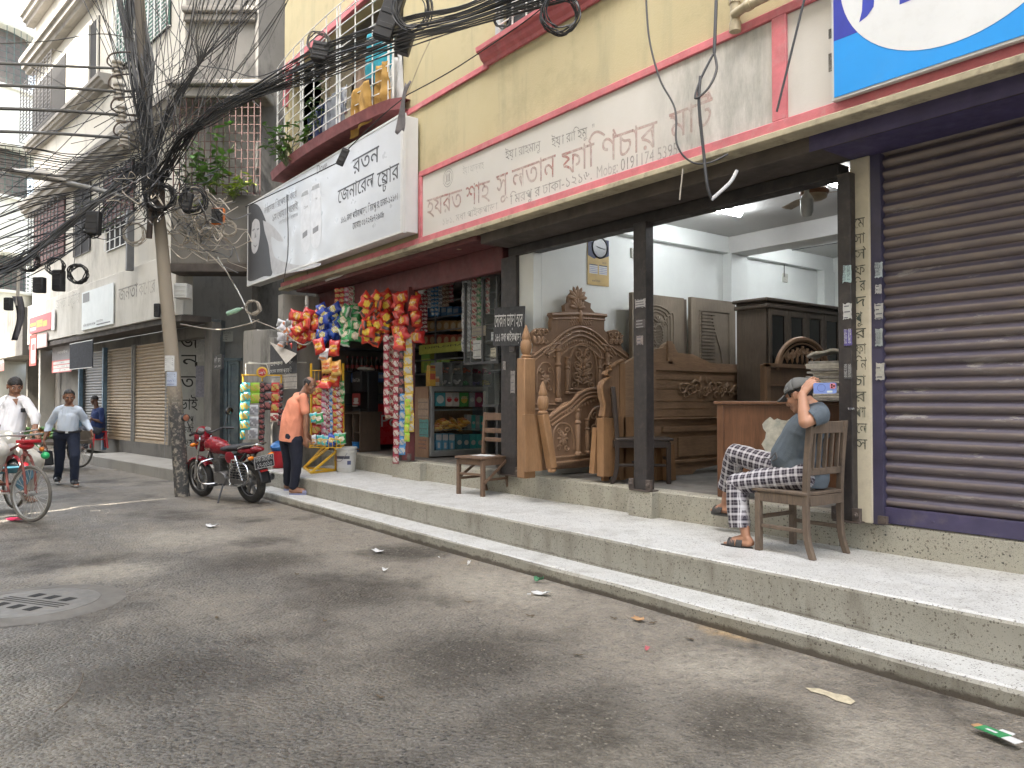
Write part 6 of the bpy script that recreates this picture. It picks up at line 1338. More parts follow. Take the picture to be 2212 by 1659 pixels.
# ---- arched carved headboard before the cabinet
f = H5(-5.15); ah = thing('bed_headboard', 'dark headboard with an arched openwork crest in front of the display cabinet', 'headboard', (-5.1, 8.0, .62))
y0 = f(815,1600)[0]; y1 = f(1400,1600)[0]; zt = f(900,1572)[1]; mb = rel(MB(), ah); mb.box((-5.2,y0,.62),(-5.14,y1,zt)); 
ac = f(1105,1600)[0]; mb.build('panel', m_w1d, ah, bevel=.006)
mb = rel(MB(), ah); ra = f(1285,1600)[0]-ac
for r in (ra, ra*.86): mb.tube([V((-5.15, ac+r*cos(pi*i/20), zt-.06+r*.72*sin(pi*i/20))) for i in range(21)], .03 if r == ra else .012, 6)
mb.box((-5.155,y0,zt-.03),(-5.11,y1,zt+.012)); mb.box((-5.14,y0+.02,zt-.24),(-5.125,y1,zt-.22)); mb.box((-5.14,y0,.62),(-5.11,y0+.07,zt)); mb.build('moulding', m_w1, ah)
mb = rel(MB(), ah); mb.prism([(ac+ra*.84*cos(pi*i/16), zt+.012+ra*.58*sin(pi*i/16)) for i in range(17)], (-5.20,0,0), EY, EZ, .03); mb.build('crest_shadow_back', flat('painted_shadow_wood', (.02,.013,.01), .8), ah)  # near-black backing paints the shadow behind the openwork
mb = rel(MB(), ah)
for i in range(-3, 4):
    for s in (-1, 1): scroll(mb, (ac+i*.10+s*.02, zt+.10+.05*(3-abs(i))*.5), .05, 1.4, .011, -5.155, s, .012, 0, pi/2)
    leaf(mb, (ac+i*.10, zt+.02), .14, .04, pi/2, -5.16)
mb.build('relief_carving', m_w1, ah)
# ---- desk with a torn sticker
dang = radians(22); dk = thing('desk', 'reddish brown shop desk with a torn white sticker on its front', 'desk', (-4.43, 5.66, .622), dang); L = 1.3
mb = MB(); mb.box((.0,.0,0),(.06,.06,.82)); mb.box((L-.06,0,0),(L,.06,.82)); mb.box((0,.54,0),(.06,.60,.82)); mb.box((L-.06,.54,0),(L,.6,.82)); mb.build('post', m_dk, dk, bevel=.006, isl=True)
mb = MB(); mb.box((.06,.012,.06),(L-.06,.03,.82)); mb.box((.012,.06,.06),(.03,.54,.82)); mb.box((L-.03,.06,.06),(L-.012,.54,.82)); mb.build('panel', m_dk, dk)
mb = MB(); mb.box((-.025,-.025,.822),(L+.025,.63,.85)); mb.build('top', m_dk, dk, bevel=.008)
mb = MB(); r_ = random.Random(5)
pts = []
for k in range(28):
    t = 2*pi*k/28; pts.append((.52+(.115+.02*r_.uniform(-1,1))*max(-1,min(1,1.3*cos(t))), .53+(.17+.02*r_.uniform(-1,1))*max(-1,min(1,1.25*sin(t)))))
mb.prism(pts, (0,.0105,0), EX, EZ, .001); mb.build('torn_sticker', M('torn_sticker_paper', (.50,.49,.42), .8, .3, 18, 0, dirt=.6, dcol=(.20,.28,.28), dscale=16), dk)
# newspapers on the desk
ns = thing('newspaper_stack', 'tall uneven stack of old newspapers on the desk', 'newspapers', Pd(1800, 867, 6.35)+V((0,0,.0)), dang)
m_np = M('newsprint', (.42,.40,.36), .9, .25, 30, .1); r_ = random.Random(8)
for k in range(16):
    mb = MB(); h = .018+.006*r_.random(); dx, dy, a = r_.uniform(-.025,.02), r_.uniform(-.02,.02), r_.uniform(-.08,.08); mb.obox((dx,dy,.02*k+.012), (.30+r_.uniform(-.02,.03),.36,h), Rz(a)); mb.build('bundle', m_np if k % 3 else M('newsprint_dark', (.25,.24,.23), .9, .3, 30), ns, bevel=.006)
mb = MB(); mb.grid(lambda u, v: V(((u-.5)*.34, (v-.5)*.34, .36+.05*sin(u*3.0)+.02*noise.noise(V((u*4,v*4,0))))), 10, 10); mb.build('loose_sheets', m_np, ns, solid=.02)
# ---- chairs
def chair(name, label, loc, rz, mt, style, W_=.44, D=.42, SH=.45, BH=.97, mseat=None):
    c = thing(name, label, 'chair', loc, rz); hw = W_/2; hd = D/2; t = .045   # faces +x
    for s in (-1, 1):
        mb = MB(); mb.bar((hd-.03, s*(hw-.025), 0), (hd-.03, s*(hw-.025), SH-.03), t); mb.build('leg', mt, c, bevel=.006)
        mb = MB(); P = [V((-hd-.03,s*(hw-.025),0)), V((-hd+.015,s*(hw-.025),.16)), V((-hd+.02,s*(hw-.025),SH)), V((-hd+.005,s*(hw-.025),.72)), V((-hd-.02,s*(hw-.025),BH))]
        q = bez(P, 5); vs = [p+V((dx, dy, 0)) for p in q for dx, dy in ((-t/2,-t*.42),(t/2,-t*.42),(t/2,t*.42),(-t/2,t*.42))]; n = len(q)
        mb.add(vs, [(i*4+k, i*4+(k+1) % 4, (i+1)*4+(k+1) % 4, (i+1)*4+k) for i in range(n-1) for k in range(4)]+[(3,2,1,0),(4*n-4,4*n-3,4*n-2,4*n-1)]); mb.build('leg', mt, c, bevel=.005)
        mb = MB(); mb.bar((hd-.06,s*(hw-.025),.19),(-hd+.03,s*(hw-.025),.19),.03,.028); mb.build('stretcher', mt, c, bevel=.004)
    mb = MB(); mb.bar((hd-.03,-hw+.05,.25),(hd-.03,hw-.05,.25),.03,.028); mb.build('stretcher', mt, c, bevel=.004)
    mb = MB(); mb.bar((hd-.025,-hw+.03,SH-.055),(hd-.025,hw-.03,SH-.055),.025,.07); mb.bar((-hd+.0,-hw+.03,SH-.055),(-hd+.0,hw-.03,SH-.055),.025,.07)
    for s in (-1, 1): mb.bar((hd-.05,s*(hw-.02),SH-.055),(-hd+.03,s*(hw-.02),SH-.055),.07,.025,0,(0,1,0))
    mb.build('apron', mt, c, bevel=.004)
    mb = MB(); mb.box((-hd+.0,-hw,SH-.02),(hd+.02,hw,SH+.008)); mb.build('seat', mseat or mt, c, bevel=.008)
    def by(z): return -hd+.02-.0*(z) if z < SH else -hd+.02-.035*((z-SH)/(BH-SH))**1.4
    if style == 'slats':
        for z, w2 in ((BH-.045,.085),(SH+.15,.05)): mb = MB(); mb.bar((by(z),-hw+.04,z),(by(z),hw-.04,z),w2,.026,0,(1,0,0)) if 0 else mb.obox((by(z),0,z),(.026,W_-.08,w2),Matrix.Identity(3)); mb.build('back_rail', mt, c, bevel=.005)
        for k in range(5):
            y = -hw+.085+(W_-.17)*k/4; mb = MB(); mb.bar((by(SH+.16),y,SH+.16),(by(BH-.07),y,BH-.07),.03,.016,0,(0,1,0)); mb.build('slat', mt, c, bevel=.003)
    else:
        for z, w2 in ((BH-.05,.09),(BH-.22,.06),(BH-.33,.05)): mb = MB(); mb.obox((by(z),0,z),(.024,W_-.08,w2),Matrix.Identity(3)); mb.build('back_rail', mt, c, bevel=.005)
    return c
ch1 = chair('wooden_chair', 'worn wooden chair with a slatted back, under the seated man', (-3.33,5.20,.362), pi-.03, m_w6, 'slats', .47, .45, .46, .97)
ch2 = chair('wooden_chair', 'empty brown wooden chair with three back rails, on the platform', (-7.64,5.36,.362), -pi/2+.16, m_w5, 'ladder', .46, .46, .45, .97)
mb = MB(); mb.bar((.20,.235,.16),(-.22,.235,.44),.03,.015,0,(0,1,0)); mb.bar((.20,-.235,.18),(-.20,-.235,.40),.03,.015,0,(0,1,0)); mb.build('diagonal_brace', m_w5, ch2)
mb = MB(); mb.grid(lambda u, v: V((-.10+.2*u, -.12+.27*v, .462+.01*noise.noise(V((u*3,v*3,0))))), 6, 6); pp = mb.build('paper_sheet', M('white_paper', (.55,.56,.56), .8, .08, 10, 0), None, solid=.002, label='pale folded paper lying on the empty chair seat', cat='paper'); pp.location = ch2.location; pp.rotation_euler = ch2.rotation_euler
ch3 = chair('wooden_chair', 'dark brown wooden chair behind the steel post, facing into the shop', (-5.74,6.06,.622), radians(52), m_w7, 'slats', .46, .58, .46, 1.0)
# ---- clock, calendar, switch board
ck = thing('wall_clock', 'round white wall clock with a black rim showing about a quarter past nine', 'clock', (-6.968, 6.64, 3.36)); RK = .125
mb = MB(); mb.lathe([(0,.012),(RK-.008,.012)], (0,0,0), 32, 0, NX); mb.build('dial', flat('clock_white', (.62,.64,.62), .4), ck)
mb = MB(); mb.lathe([(RK+.008,0),(RK+.010,.02),(RK-.002,.026),(RK-.010,.014)], (0,0,0), 32, 0, NX); mb.build('rim', flat('black_plastic', (.018,.018,.02), .35), ck)
mb = MB()
for k in range(1, 13): t = pi/2-2*pi*k/12; lettering(mb, str(k), (.0125, .092*cos(t), .092*sin(t)-.010), EY, EZ, size=.032, width=.012+.008*(k > 9), align='c')
mb.build('numerals', flat('clock_ink', (.03,.03,.03), .6), ck, fixn=False)
mb = MB(); mb.bar((.016,.02,-.004),(.016,-.058,.016),.009,.003,0,(0,0,1)); mb.bar((.018,-.02,.004),(.018,.09,-.012),.006,.003,0,(0,0,1)); mb.build('hand', flat('clock_ink', (.03,.03,.03), .6), ck)
f = zmap(.3923, 1057.3, .3923, 460.9, -6.955); a = f(541, 390); b = f(658, 150)
cal = thing('calendar', 'wall calendar in yellow and navy hanging below the clock', 'calendar', (-6.96, (a[0]+b[0])/2, a[1])); mb = rel(MB(), cal); mb.box((-6.962,a[0],a[1]),(-6.957,b[0],b[1])); mb.build('sheet', M('calendar_yellow', (.50,.36,.15), .6, .2, 5, 0), cal)
mb = rel(MB(), cal); w_ = b[0]-a[0]; h_ = b[1]-a[1]
mb.prism([(a[0],b[1]-.001),(a[0]+w_*.02,a[1]+h_*.62),(a[0]+w_*.3,a[1]+h_*.56),(a[0]+w_*.55,a[1]+h_*.62),(a[0]+w_*.75,a[1]+h_*.6),(b[0],a[1]+h_*.66),(b[0],b[1]-.001)], (-6.9565,0,0), EY, EZ, .0006, 0)
for k in range(2): y0 = a[0]+w_*(.08+.45*k); mb.box((-6.9565,y0,a[1]+h_*.24),(-6.9555,y0+w_*.38,a[1]+h_*.42), 1); mb.box((-6.9562,y0,a[1]+h_*.42),(-6.955,y0+w_*.38,a[1]+h_*.44), 0)
for k in range(2):
    for i in range(7):
        for j in range(4): y0 = a[0]+w_*(.10+.45*k+.052*i); z0 = a[1]+h_*(.26+.038*j); mb.box((-6.9554,y0,z0),(-6.9552,y0+.012,z0+.010), 2)
lettering(mb, '২০২৬', (-6.956,a[0]+w_*.68,a[1]+h_*.47), EY, EZ, size=.05, width=.07, bold=.02, m=0); lettering(mb, 'সংবাদ িলিমেটড', (-6.956,a[0]+w_*.2,a[1]+h_*.07), EY, EZ, size=.03, width=.14, m=0); mb.build('printed_picture', [flat('calendar_navy', (.04,.05,.10), .6), flat('calendar_white', (.58,.58,.54), .6), flat('calendar_blue', (.12,.16,.40), .6)], cal, fixn=False)
def wallbox_(u0, v0, u1, v1, lab):
    a = Px(u0, v1, -6.965); b = Px(u1, v0, -6.965); mb = MB(); mb.box((-6.968,a.y,a.z),(-6.94,b.y,b.z)); 
    for k in range(2): mb.box((-6.9399,a.y+(b.y-a.y)*.3,a.z+(b.z-a.z)*(.2+.4*k)),(-6.934,a.y+(b.y-a.y)*.7,a.z+(b.z-a.z)*(.4+.4*k)))
    return mb.build('switch_board', flat('switch_cream', (.50,.49,.44), .5), None, bevel=.004, label=lab, cat='switch')
wallbox_(1362, 537, 1370, 557, 'small cream switch plate on the white wall beside the post'); wallbox_(1690, 592, 1699, 609, 'small switch plate with dangling cable on the far wall')
mb = MB(); mb.tube([Px(u, v, -6.94) for u, v in ((1694,598),(1694,570),(1700,568),(1701,542))]+[Pz(1820,523,3.77)], .006, 5); mb.build('wall_cable', flat('cable_black', (.015,.015,.016), .5), None, label='black cable running from the far wall switch to the ceiling', cat='cable')
# ---- lamps and fan
m_lit = emit('lit_tube', (.93,.97,1), 17)
for i, (x, y, z, lab) in enumerate(((-5.83,7.62,3.74,'lit white tube lamp on the ceiling, left of the fan'), (-4.38,7.35,3.73,'lit white tube lamp on the ceiling above the fan'), (-5.7,10.0,3.74,'lit white tube lamp beyond the ceiling beam'))):
    o = thing('tube_light', lab, 'tube light', (x, y, z)); mb = MB(); mb.tube([(0,-.29,0),(0,.29,0)], .028, 8); mb.build('tube', m_lit, o); mb = MB(); mb.box((-.035,-.32,.028),(.035,.32,.052)); mb.build('batten', m_tubew, o)
fn = thing('ceiling_fan', 'dusty cream ceiling fan with brown trim', 'fan', (-4.22, 6.9, 3.50)); m_fan = M('fan_cream', (.42,.34,.23), .5, .2, 8, .05); m_fbr = flat('fan_brown', (.18,.075,.03), .4)
mb = MB(); mb.lathe([(.0,-.07),(.08,-.068),(.115,-.05),(.12,-.02)], seg=28); mb.lathe([(.07,.045),(.075,.05),(.065,.13),(.05,.155),(.015,.16),(.015,.285)], seg=28); mb.build('motor', m_fan, fn); mb = MB(); mb.lathe([(.12,-.02),(.137,-.005),(.137,.02),(.11,.045),(.07,.045)], seg=28); mb.build('trim_ring', m_fbr, fn)
for k in range(3):
    an = radians(150)+2*pi*k/3; mb = MB(); mb.M = Matrix.Rotation(an, 4, 'Z'); mb.prism([(.12,-.025),(.2,-.03),(.3,-.055),(.58,-.06),(.6,0),(.58,.05),(.3,.05),(.2,.03),(.12,.025)], (0,0,-.01), (1,0,0), (0,.985,.17), .004); mb.build('blade', m_fan, fn)
o = bulbthing('led_bulb', 'white screw bulb hanging unlit in front of the ceiling fan', Pd(1743, 471, 7.3), 'led')
# ================================================================== people
def skin_mat(name, c):
    t = NT(name); k = t.mix(t.noise(9, 5), mul3(c, .82), mul3(c, 1.12)); k = t.mix(t.ramp(t.noise(34, 3), [(.45, 0), (.75, .25)]), k, mul3(c, .7)); t.bump(t.noise(160, 3), .12, .002)
    t.b.inputs['Subsurface Weight'].default_value = .06; t.b.inputs['Subsurface Radius'].default_value = (.02,.008,.004); return t.out(k, .48)
m_sk1 = skin_mat('skin_tan', (.40,.205,.125)); m_sk2 = skin_mat('skin_brown', (.25,.12,.07)); m_sk3 = skin_mat('skin_dark', (.13,.065,.042))
def cloth_mat(name, c, scale=220, rough=.9, b=.25):
    t = NT(name); k = t.mix(t.noise(6, 5), mul3(c, .85), mul3(c, 1.1)); fold = t.noise(11, 5, .6, t.co((1,1,.45)), 1.2); t.bump(t.math('ADD', t.math('MULTIPLY', fold, 4), t.math('MULTIPLY', t.noise(scale, 2), .3)), b, .012); return t.out(k, rough)
m_hair = M('black_hair', (.020,.017,.015), .6, .5, 60, .6, 150)
m_eyew = flat('eye_white', (.55,.53,.50), .3); m_iris = flat('eye_dark', (.012,.008,.006), .2); m_lip = flat('lip_skin', (.26,.10,.08), .5)
def HF(c, fwd, up):
    f = V(fwd).normalized(); u = V(up); u = (u-f*u.dot(f)).normalized(); s = u.cross(f)      # s = left-hand side of the head
    return V(c), s, f, u
def hp(h, s, f, u): return h[0]+h[1]*s+h[2]*f+h[3]*u
def head_forms(mb, h, s=1.0):
    R3 = Matrix((h[1], h[2], h[3])).transposed()
    def e(p, r): mb.ball(hp(h, *[x*s for x in p]), [x*s for x in r], 0, 20, 14, R3)
    e((0,-.012,.035), (.076,.096,.086)); e((0,.022,-.02), (.064,.070,.085)); e((0,.055,-.092), (.036,.030,.026)); e((0,.03,-.075), (.05,.05,.04)); e((0,.0,-.06), (.058,.06,.05))
    for k in (-1, 1): e((k*.036,.062,-.022), (.026,.022,.028)); e((k*.078,-.008,-.005), (.010,.020,.033)); e((k*.082,-.014,.012), (.008,.016,.016))
    capsule(mb, hp(h, -.036*s,.078*s,.030*s), hp(h, .036*s,.078*s,.030*s), .012*s, .012*s)
    capsule(mb, hp(h, 0,.086*s,.018*s), hp(h, 0,.106*s,-.030*s), .009*s, .014*s); 
    for k in (-1, 1): mb.ball(hp(h, k*.013*s,.094*s,-.034*s), .011*s, 0, 10, 8)
    capsule(mb, hp(h, -.018*s,.084*s,-.062*s), hp(h, .018*s,.084*s,-.062*s), .009*s, .009*s); capsule(mb, hp(h, -.016*s,.082*s,-.074*s), hp(h, .016*s,.082*s,-.074*s), .009*s, .009*s)
def head_details(par, h, s=1.0, brow=True):
    R3 = Matrix((h[1], h[2], h[3])).transposed(); mb = MB()
    for k in (-1, 1): mb.ball(hp(h, k*.031*s,.077*s,.010*s), (.013*s,.009*s,.007*s), 0, 10, 8, R3); mb.ball(hp(h, k*.031*s,.0825*s,.009*s), (.006*s,.005*s,.0062*s), 1, 10, 8, R3)
    mb.build('eye', [m_eyew, m_iris], par)
    mb = MB()
    for k in (-1, 1): mb.tube([hp(h, k*.016*s,.091*s,.030*s), hp(h, k*.033*s,.090*s,.037*s), hp(h, k*.052*s,.078*s,.030*s)], [.004*s,.0045*s,.002*s], 6)
    mb.build('eyebrow', m_hair, par)
    mb = MB(); mb.tube([hp(h, -.024*s,.084*s,-.067*s), hp(h, 0,.0945*s,-.066*s), hp(h, .024*s,.084*s,-.067*s)], [.003*s,.0055*s,.003*s], 6); mb.build('mouth', m_lip, par)
def shell(h, s, keep, grow=.004, amp=.008, fq=55, seg=48, rings=36, name='hair', par=None, mt=None):
    """hair: a thick shell over the skull, kept where keep(side, forward, up) says so"""
    mb = MB(); vs = []; ok = []
    for i in range(rings+1):
        th = pi*i/rings
        for k in range(seg):
            an = 2*pi*k/seg; d = V((sin(th)*cos(an), sin(th)*sin(an), cos(th)))
            p = V((d.x*(.076+grow), d.y*(.096+grow)-.012, d.z*(.086+grow)+.035)); 
            if p.z < .0: p = V((p.x*(.95), p.y*.98, p.z*1.1))
            ok.append(keep(p.x, p.y, p.z)); p = p*s*(1); n_ = noise.noise(V((p.x*fq, p.y*fq, p.z*fq)))*amp
            vs.append(hp(h, *(p+d*n_)))
    fs = []
    for i in range(rings):
        for k in range(seg):
            q = (i*seg+k, (i+1)*seg+k, (i+1)*seg+(k+1) % seg, i*seg+(k+1) % seg)
            if sum(ok[j] for j in q) >= 3: fs.append(q)
    mb.add(vs, fs, 0, True); o = mb.build(name, mt or m_hair, par); md = o.modifiers.new('s', 'SOLIDIFY'); md.thickness = .012; md.offset = -1; return o
def hand_forms(mb, w_, d, n, th, curl=(.35,.4,.45,.5), s=1.0, spread=.1, tcurl=.5):
    """palm and five fingers: w_ wrist, d direction of the fingers, n back of the hand, th side the thumb is on (unit vector)"""
    d = V(d).normalized(); n = V(n); n = (n-d*n.dot(d)).normalized(); t = V(th); t = (t-d*t.dot(d)-n*t.dot(n)).normalized()
    w_ = V(w_); capsule(mb, w_-d*.02*s, w_+d*.03*s, .026*s, .026*s, 12, .75, t)
    for k in range(4): capsule(mb, w_+d*.012*s+t*(.018-.012*k)*s, w_+d*.085*s+t*(.030-.020*k)*s, .014*s, .0125*s, 10)
    for k, (L, r) in enumerate(((.072,.0085),(.080,.009),(.074,.0085),(.058,.0078))):
        p = w_+d*(.088-.004*(k == 3))*s+t*(.031-.0205*k)*s; a = 0; dd = (d+t*(spread*(1.5-k)*.6)).normalized()
        for q, f in enumerate((.45,.32,.23)):
            a += curl[k]*(1 if q else .7); v = dd*cos(a)-n*sin(a); e = p+v*L*f*s; capsule(mb, p, e, r*s*(1-.08*q), r*s*(.95-.1*q), 10); p = e
    p = w_+d*.022*s+t*.026*s-n*.006*s; v = (d*.62+t*.68-n*.3).normalized()
    for q, (L, r) in enumerate(((.04,.013),(.034,.0105),(.027,.009))):
        e = p+v*L*s; capsule(mb, p, e, r*s, r*.92*s, 10); p = e; v = (v+d*.35*tcurl-n*.25*tcurl-t*.25*tcurl).normalized()
def wrinkle(amp=.006, f=14, st=V((1,1,.5)), seed=0): 
    return lambda v: amp*noise.noise(V((v.x*f*st.x+seed, v.y*f*st.y, v.z*f*st.z)))+amp*.5*noise.noise(V((v.x*f*2.3, v.y*f*2.3+seed, v.z*f*1.4)))
def cut_near(bm, p, n, q, rad):
    g = [f for f in bm.faces if (f.calc_center_median()-q).length < rad]; ge = set(e for f in g for e in f.edges); gv = set(v for f in g for v in f.verts)
    bmesh.ops.bisect_plane(bm, geom=list(gv)+list(ge)+g, plane_co=p, plane_no=n, clear_outer=True)
def soft(name, mb, mt, par, voxel=.008, sm=4, wr=None, cuts=(), bones=None, solid=0):
    vs, fs = fuse(mb, voxel, sm, wr); me = bpy.data.meshes.new(name); me.from_pydata([tuple(v) for v in vs], [], fs)
    if cuts:
        bm = bmesh.new(); bm.from_mesh(me)
        for c in cuts: cut_near(bm, V(c[0]), V(c[1]), V(c[0]), c[2] if len(c) > 2 else 9)
        bm.to_mesh(me); bm.free()
    me.polygons.foreach_set('use_smooth', [True]*len(me.polygons)); me.materials.append(mt)
    o = bpy.data.objects.new(name, me); C.objects.link(o)
    if par is not None: o.parent = par
    if solid: md = o.modifiers.new('s', 'SOLIDIFY'); md.thickness = solid; md.offset = 1
    return o
def sandal(par, heel, toe, mt, up=V((0,0,1)), w_=.048, straps=2, name='sandal'):
    heel = V(heel); toe = V(toe); d = (toe-heel); L = d.length; d.normalize(); sd = up.cross(d).normalized(); u = d.cross(sd); mb = MB()
    pts = []
    for k in range(24):
        a = 2*pi*k/24; x = cos(a); y = sin(a); ww = w_*(.82+.25*x if x < .3 else .9-.1*(x-.3)); pts.append((L/2+x*L/2*1.06, y*ww))
    mb.prism(pts, heel-u*.0, d, sd, -.022 if d.cross(sd).dot(u) > 0 else .022)
    for k in ((.62, .05), (.36, .04))[:straps]:
        c = heel+d*L*k[0]
        for off in (-.5, -.25, 0, .25, .5):
            mb.tube([c+d*k[1]*off+sd*(w_*1.0*cos(q*pi/8))+u*(.058*(1.15-k[0]*.45)*sin(q*pi/8)+.004) for q in range(9)], .006, 5)
    return mb.build(name, mt, par)
# ---------------------------------------------------------------- the seated man
def S(x, y, yy): return Py(1463.9+.31054*x, 732+.31054*y, yy)
m_tee = cloth_mat('blue_grey_tee', (.085,.105,.125)); m_capc = cloth_mat('grey_cap_cloth', (.12,.12,.115), 300, .9, .1); m_sand = flat('dark_rubber', (.045,.042,.04), .6)
def plaid_mat():
    t = NT('plaid_cloth'); at_ = t.n.new('ShaderNodeAttribute'); at_.attribute_name = 'puv'; s = t.sep(at_.outputs['Vector'])
    def bands(v, per, w0, w1, off=0.0):
        f = t.math('FRACT', t.math('MULTIPLY', t.math('ADD', v, off+5), 1/per)); return t.math('MULTIPLY', t.math('GREATER_THAN', f, w0), t.math('LESS_THAN', f, w1))
    P = .058; c = None
    dk = lambda v: t.math('ADD', bands(v, P, .0, .30), bands(v, P, .36, .62))
    wl = lambda v: t.math('ADD', bands(v, P, .71, .79), bands(v, P, .86, .93))
    a = t.math('MULTIPLY', t.math('ADD', dk(s[0]), dk(s[1])), .5); b = t.math('MULTIPLY', t.math('ADD', wl(s[0]), wl(s[1])), .62, True)
    c = t.mix(a, (.27,.25,.27), (.028,.022,.033)); c = t.mix(b, c, (.62,.61,.62)); t.bump(t.math('MULTIPLY', t.noise(11, 5, .6, None, 1.2), 4), .25, .012); return t.out(c, .9)
m_plaid = plaid_mat()
hipL, hipR = S(845, 955, 5.10), S(850, 940, 5.30); knL, knR = S(415, 1010, 5.03), S(405, 800, 5.33); anL, anR = S(475, 1375, 5.0), S(330, 1150, 5.42)
pel = S(860, 950, 5.20); bel = S(815, 830, 5.20); che = S(905, 640, 5.20); nk = S(925, 480, 5.19); shL = S(988, 528, 5.03); shR = S(960, 540, 5.38); elL = S(885, 580, 4.93); wrL = S(868, 385, 4.99)
hd = HF(S(848, 398, 5.17), (-.90, -.12, -.36), (-.30, 0, .95)); hs_ = 1.0
fw = V((-1,0,0)); mb = MB(); head_forms(mb, hd, hs_)
capsule(mb, hp(hd, 0,-.03,-.05), nk, .056, .062); capsule(mb, nk, che, .07, .12); capsule(mb, che, pel, .11, .11)
capsule(mb, shL, shR, .06, .06); capsule(mb, shL, elL, .052, .043); capsule(mb, elL, (elL*2+wrL)/3, .043, .044); capsule(mb, (elL*2+wrL)/3, wrL, .044, .029)
elR = S(880, 700, 5.40); wrR = S(760, 760, 5.36); capsule(mb, shR, elR, .05, .04); capsule(mb, elR, wrR, .04, .03)
hand_forms(mb, wrL, S(930, 300, 5.03)-wrL, (-.15,-.9,.35), (-.5,.1,.8), (.45,.5,.55,.6), 1.08, .12, .7)
hand_forms(mb, wrR, (-.8,-.1,-.5), (-.3,.2,.9), (0,-1,0), (.3,.3,.3,.3), 1.0)
for a, b, c in ((hipL, knL, anL), (hipR, knR, anR)): capsule(mb, pel, a, .09, .075); capsule(mb, a, b, .075, .052); capsule(mb, b, (b*2+c)/3, .05, .054); capsule(mb, (b*2+c)/3, c, .052, .034)
def foot_forms(mb, an, toe, up=V((0,0,1))):
    d = (toe-an); d = d-up*d.dot(up); L = d.length; d.normalize(); sd = up.cross(d); base = an-up*.075
    capsule(mb, an, base+up*.035-d*.035, .034, .030); capsule(mb, an-up*.01, base+d*(L*.55)+up*.035, .034, .030); capsule(mb, base+up*.028-d*.02, base+d*(L*.65)+up*.022, .03, .034, 12, 1.25, up)
    for k in range(5): p = base+d*(L*.62)+sd*(.034-.017*k)+up*.016; capsule(mb, p, p+d*(.055-.006*k)-up*.003, .0125-.001*k, .0105-.001*k, 8)
feet = ((anL, S(335, 1478, 4.97)), (anR, S(258, 1215, 5.44)))
for a, t_ in feet: foot_forms(mb, a, t_)
man = soft('person', mb, m_sk1, None, .0055, 3)
tag(man, 'man in grey cap, blue-grey tee and plaid trousers sitting with a phone at his ear', 'person')
head_details(man, hd, hs_)
shell(hd, 1.0, lambda s, f, u: u > -.03+.45*max(0, f+.02)+.35*max(0,f-.02) and (f < .055) and not (abs(s) > .05 and -.03 < f < .03 and u < .02), .006, .004, name='hair', par=man)
# cap
mb = MB(); cp = lambda s, f, u: hp(hd, s, f, u)
def capf(u, v):
    an = 2*pi*u; th = pi/2*v*1.04; return cp(.089*sin(th)*cos(an), .108*sin(th)*sin(an)-.010, .048+.090*cos(th)+.004*noise.noise(V((u*9,v*5,0))))
mb.grid(capf, 36, 12); o = mb.build('cap', m_capc, man); md = o.modifiers.new('s', 'SOLIDIFY'); md.thickness = .004
mb = MB(); mb.grid(lambda u, v: cp(.085*sin((u-.5)*2.6)*(1-.10*v), (.062+.035*cos((u-.5)*2.6))+.075*v*cos((u-.5)*1.9), .046-.022*v-.016*((u-.5)*2)**2), 16, 6); b_ = mb.build('cap_brim', m_capc, o); md = b_.modifiers.new('s', 'SOLIDIFY'); md.thickness = .004
mb = MB(); mb.ball(cp(0,-.01,.139), (.009,.009,.005), 0, 8, 6); mb.build('cap_button', m_capc, o)
# the word on the side of the cap, laid on the crown
polys, tw = text_polys('GUCCI', .02); mb = MB()
for fl, tr in polys:
    vs = []
    for p in fl:
        an = 2.0-.020/.1*0+(.0 - (p[0]-tw/2)*.022/.1*(-1))*(-1) ; an = radians(62)-(p[0]-tw/2)*(-.26) ; zz = .062+p[1]*.022; k = 1.03*sqrt(max(.1, 1-((zz-.048)/.09)**2))
        vs.append(cp(.0895*k*cos(pi/2*0+an-radians(20)), .1085*k*sin(an-radians(20))-.010, zz))
    mb.add(vs, [tuple(t) for t in tr])
mb.build('cap_lettering', flat('cap_thread', (.42,.41,.39), .7), o, fixn=False)
# clothes
mb = MB(); capsule(mb, nk+V((.01,0,-.045)), che, .085, .15, 20, 1.15, V((1,0,0))); capsule(mb, che, bel, .148, .172, 20, 1.1, V((1,0,0))); capsule(mb, bel, S(885, 960, 5.2), .165, .168, 20, 1.1, V((1,0,0)))
capsule(mb, S(950, 510, 5.19), shL, .095, .070); capsule(mb, S(960, 520, 5.2), shR, .09, .075); capsule(mb, shL, (shL+elL*1.1)/2.1, .070, .066); capsule(mb, shR, elR*.6+shR*.4, .075, .066)
tee = soft('tee_shirt', mb, m_tee, man, .008, 5, wrinkle(.007, 11, V((1,1,.6))), [(S(930, 545, 4.95), (elL-shL).normalized(), .13), (hp(hd,0,-.035,-.105), (-.35,0,.93)), (S(800, 960, 5.2), (-.25,0,-.97))])
mb = MB(); capsule(mb, S(870, 930, 5.2), S(830, 925, 5.2), .150, .150, 18, 1.1); 
for a, b, c, hem in ((hipL, knL, anL, (430, 1310, 5.0)), (hipR, knR, anR, (345, 1035, 5.40))):
    h_ = S(*hem); e = h_+(h_-b)*.18
    capsule(mb, a+V((.02,0,0)), b, .105, .084, 18); capsule(mb, b, b+V((0,0,-.02)), .084, .084, 18); capsule(mb, b, e, .084, .080, 18)
hL, hR = S(430, 1312, 5.0), S(345, 1035, 5.40)
bones = [(hipL, knL, 0), (knL, hL, (knL-hipL).length), (hipR, knR, .02), (knR, hR, (knR-hipR).length)]
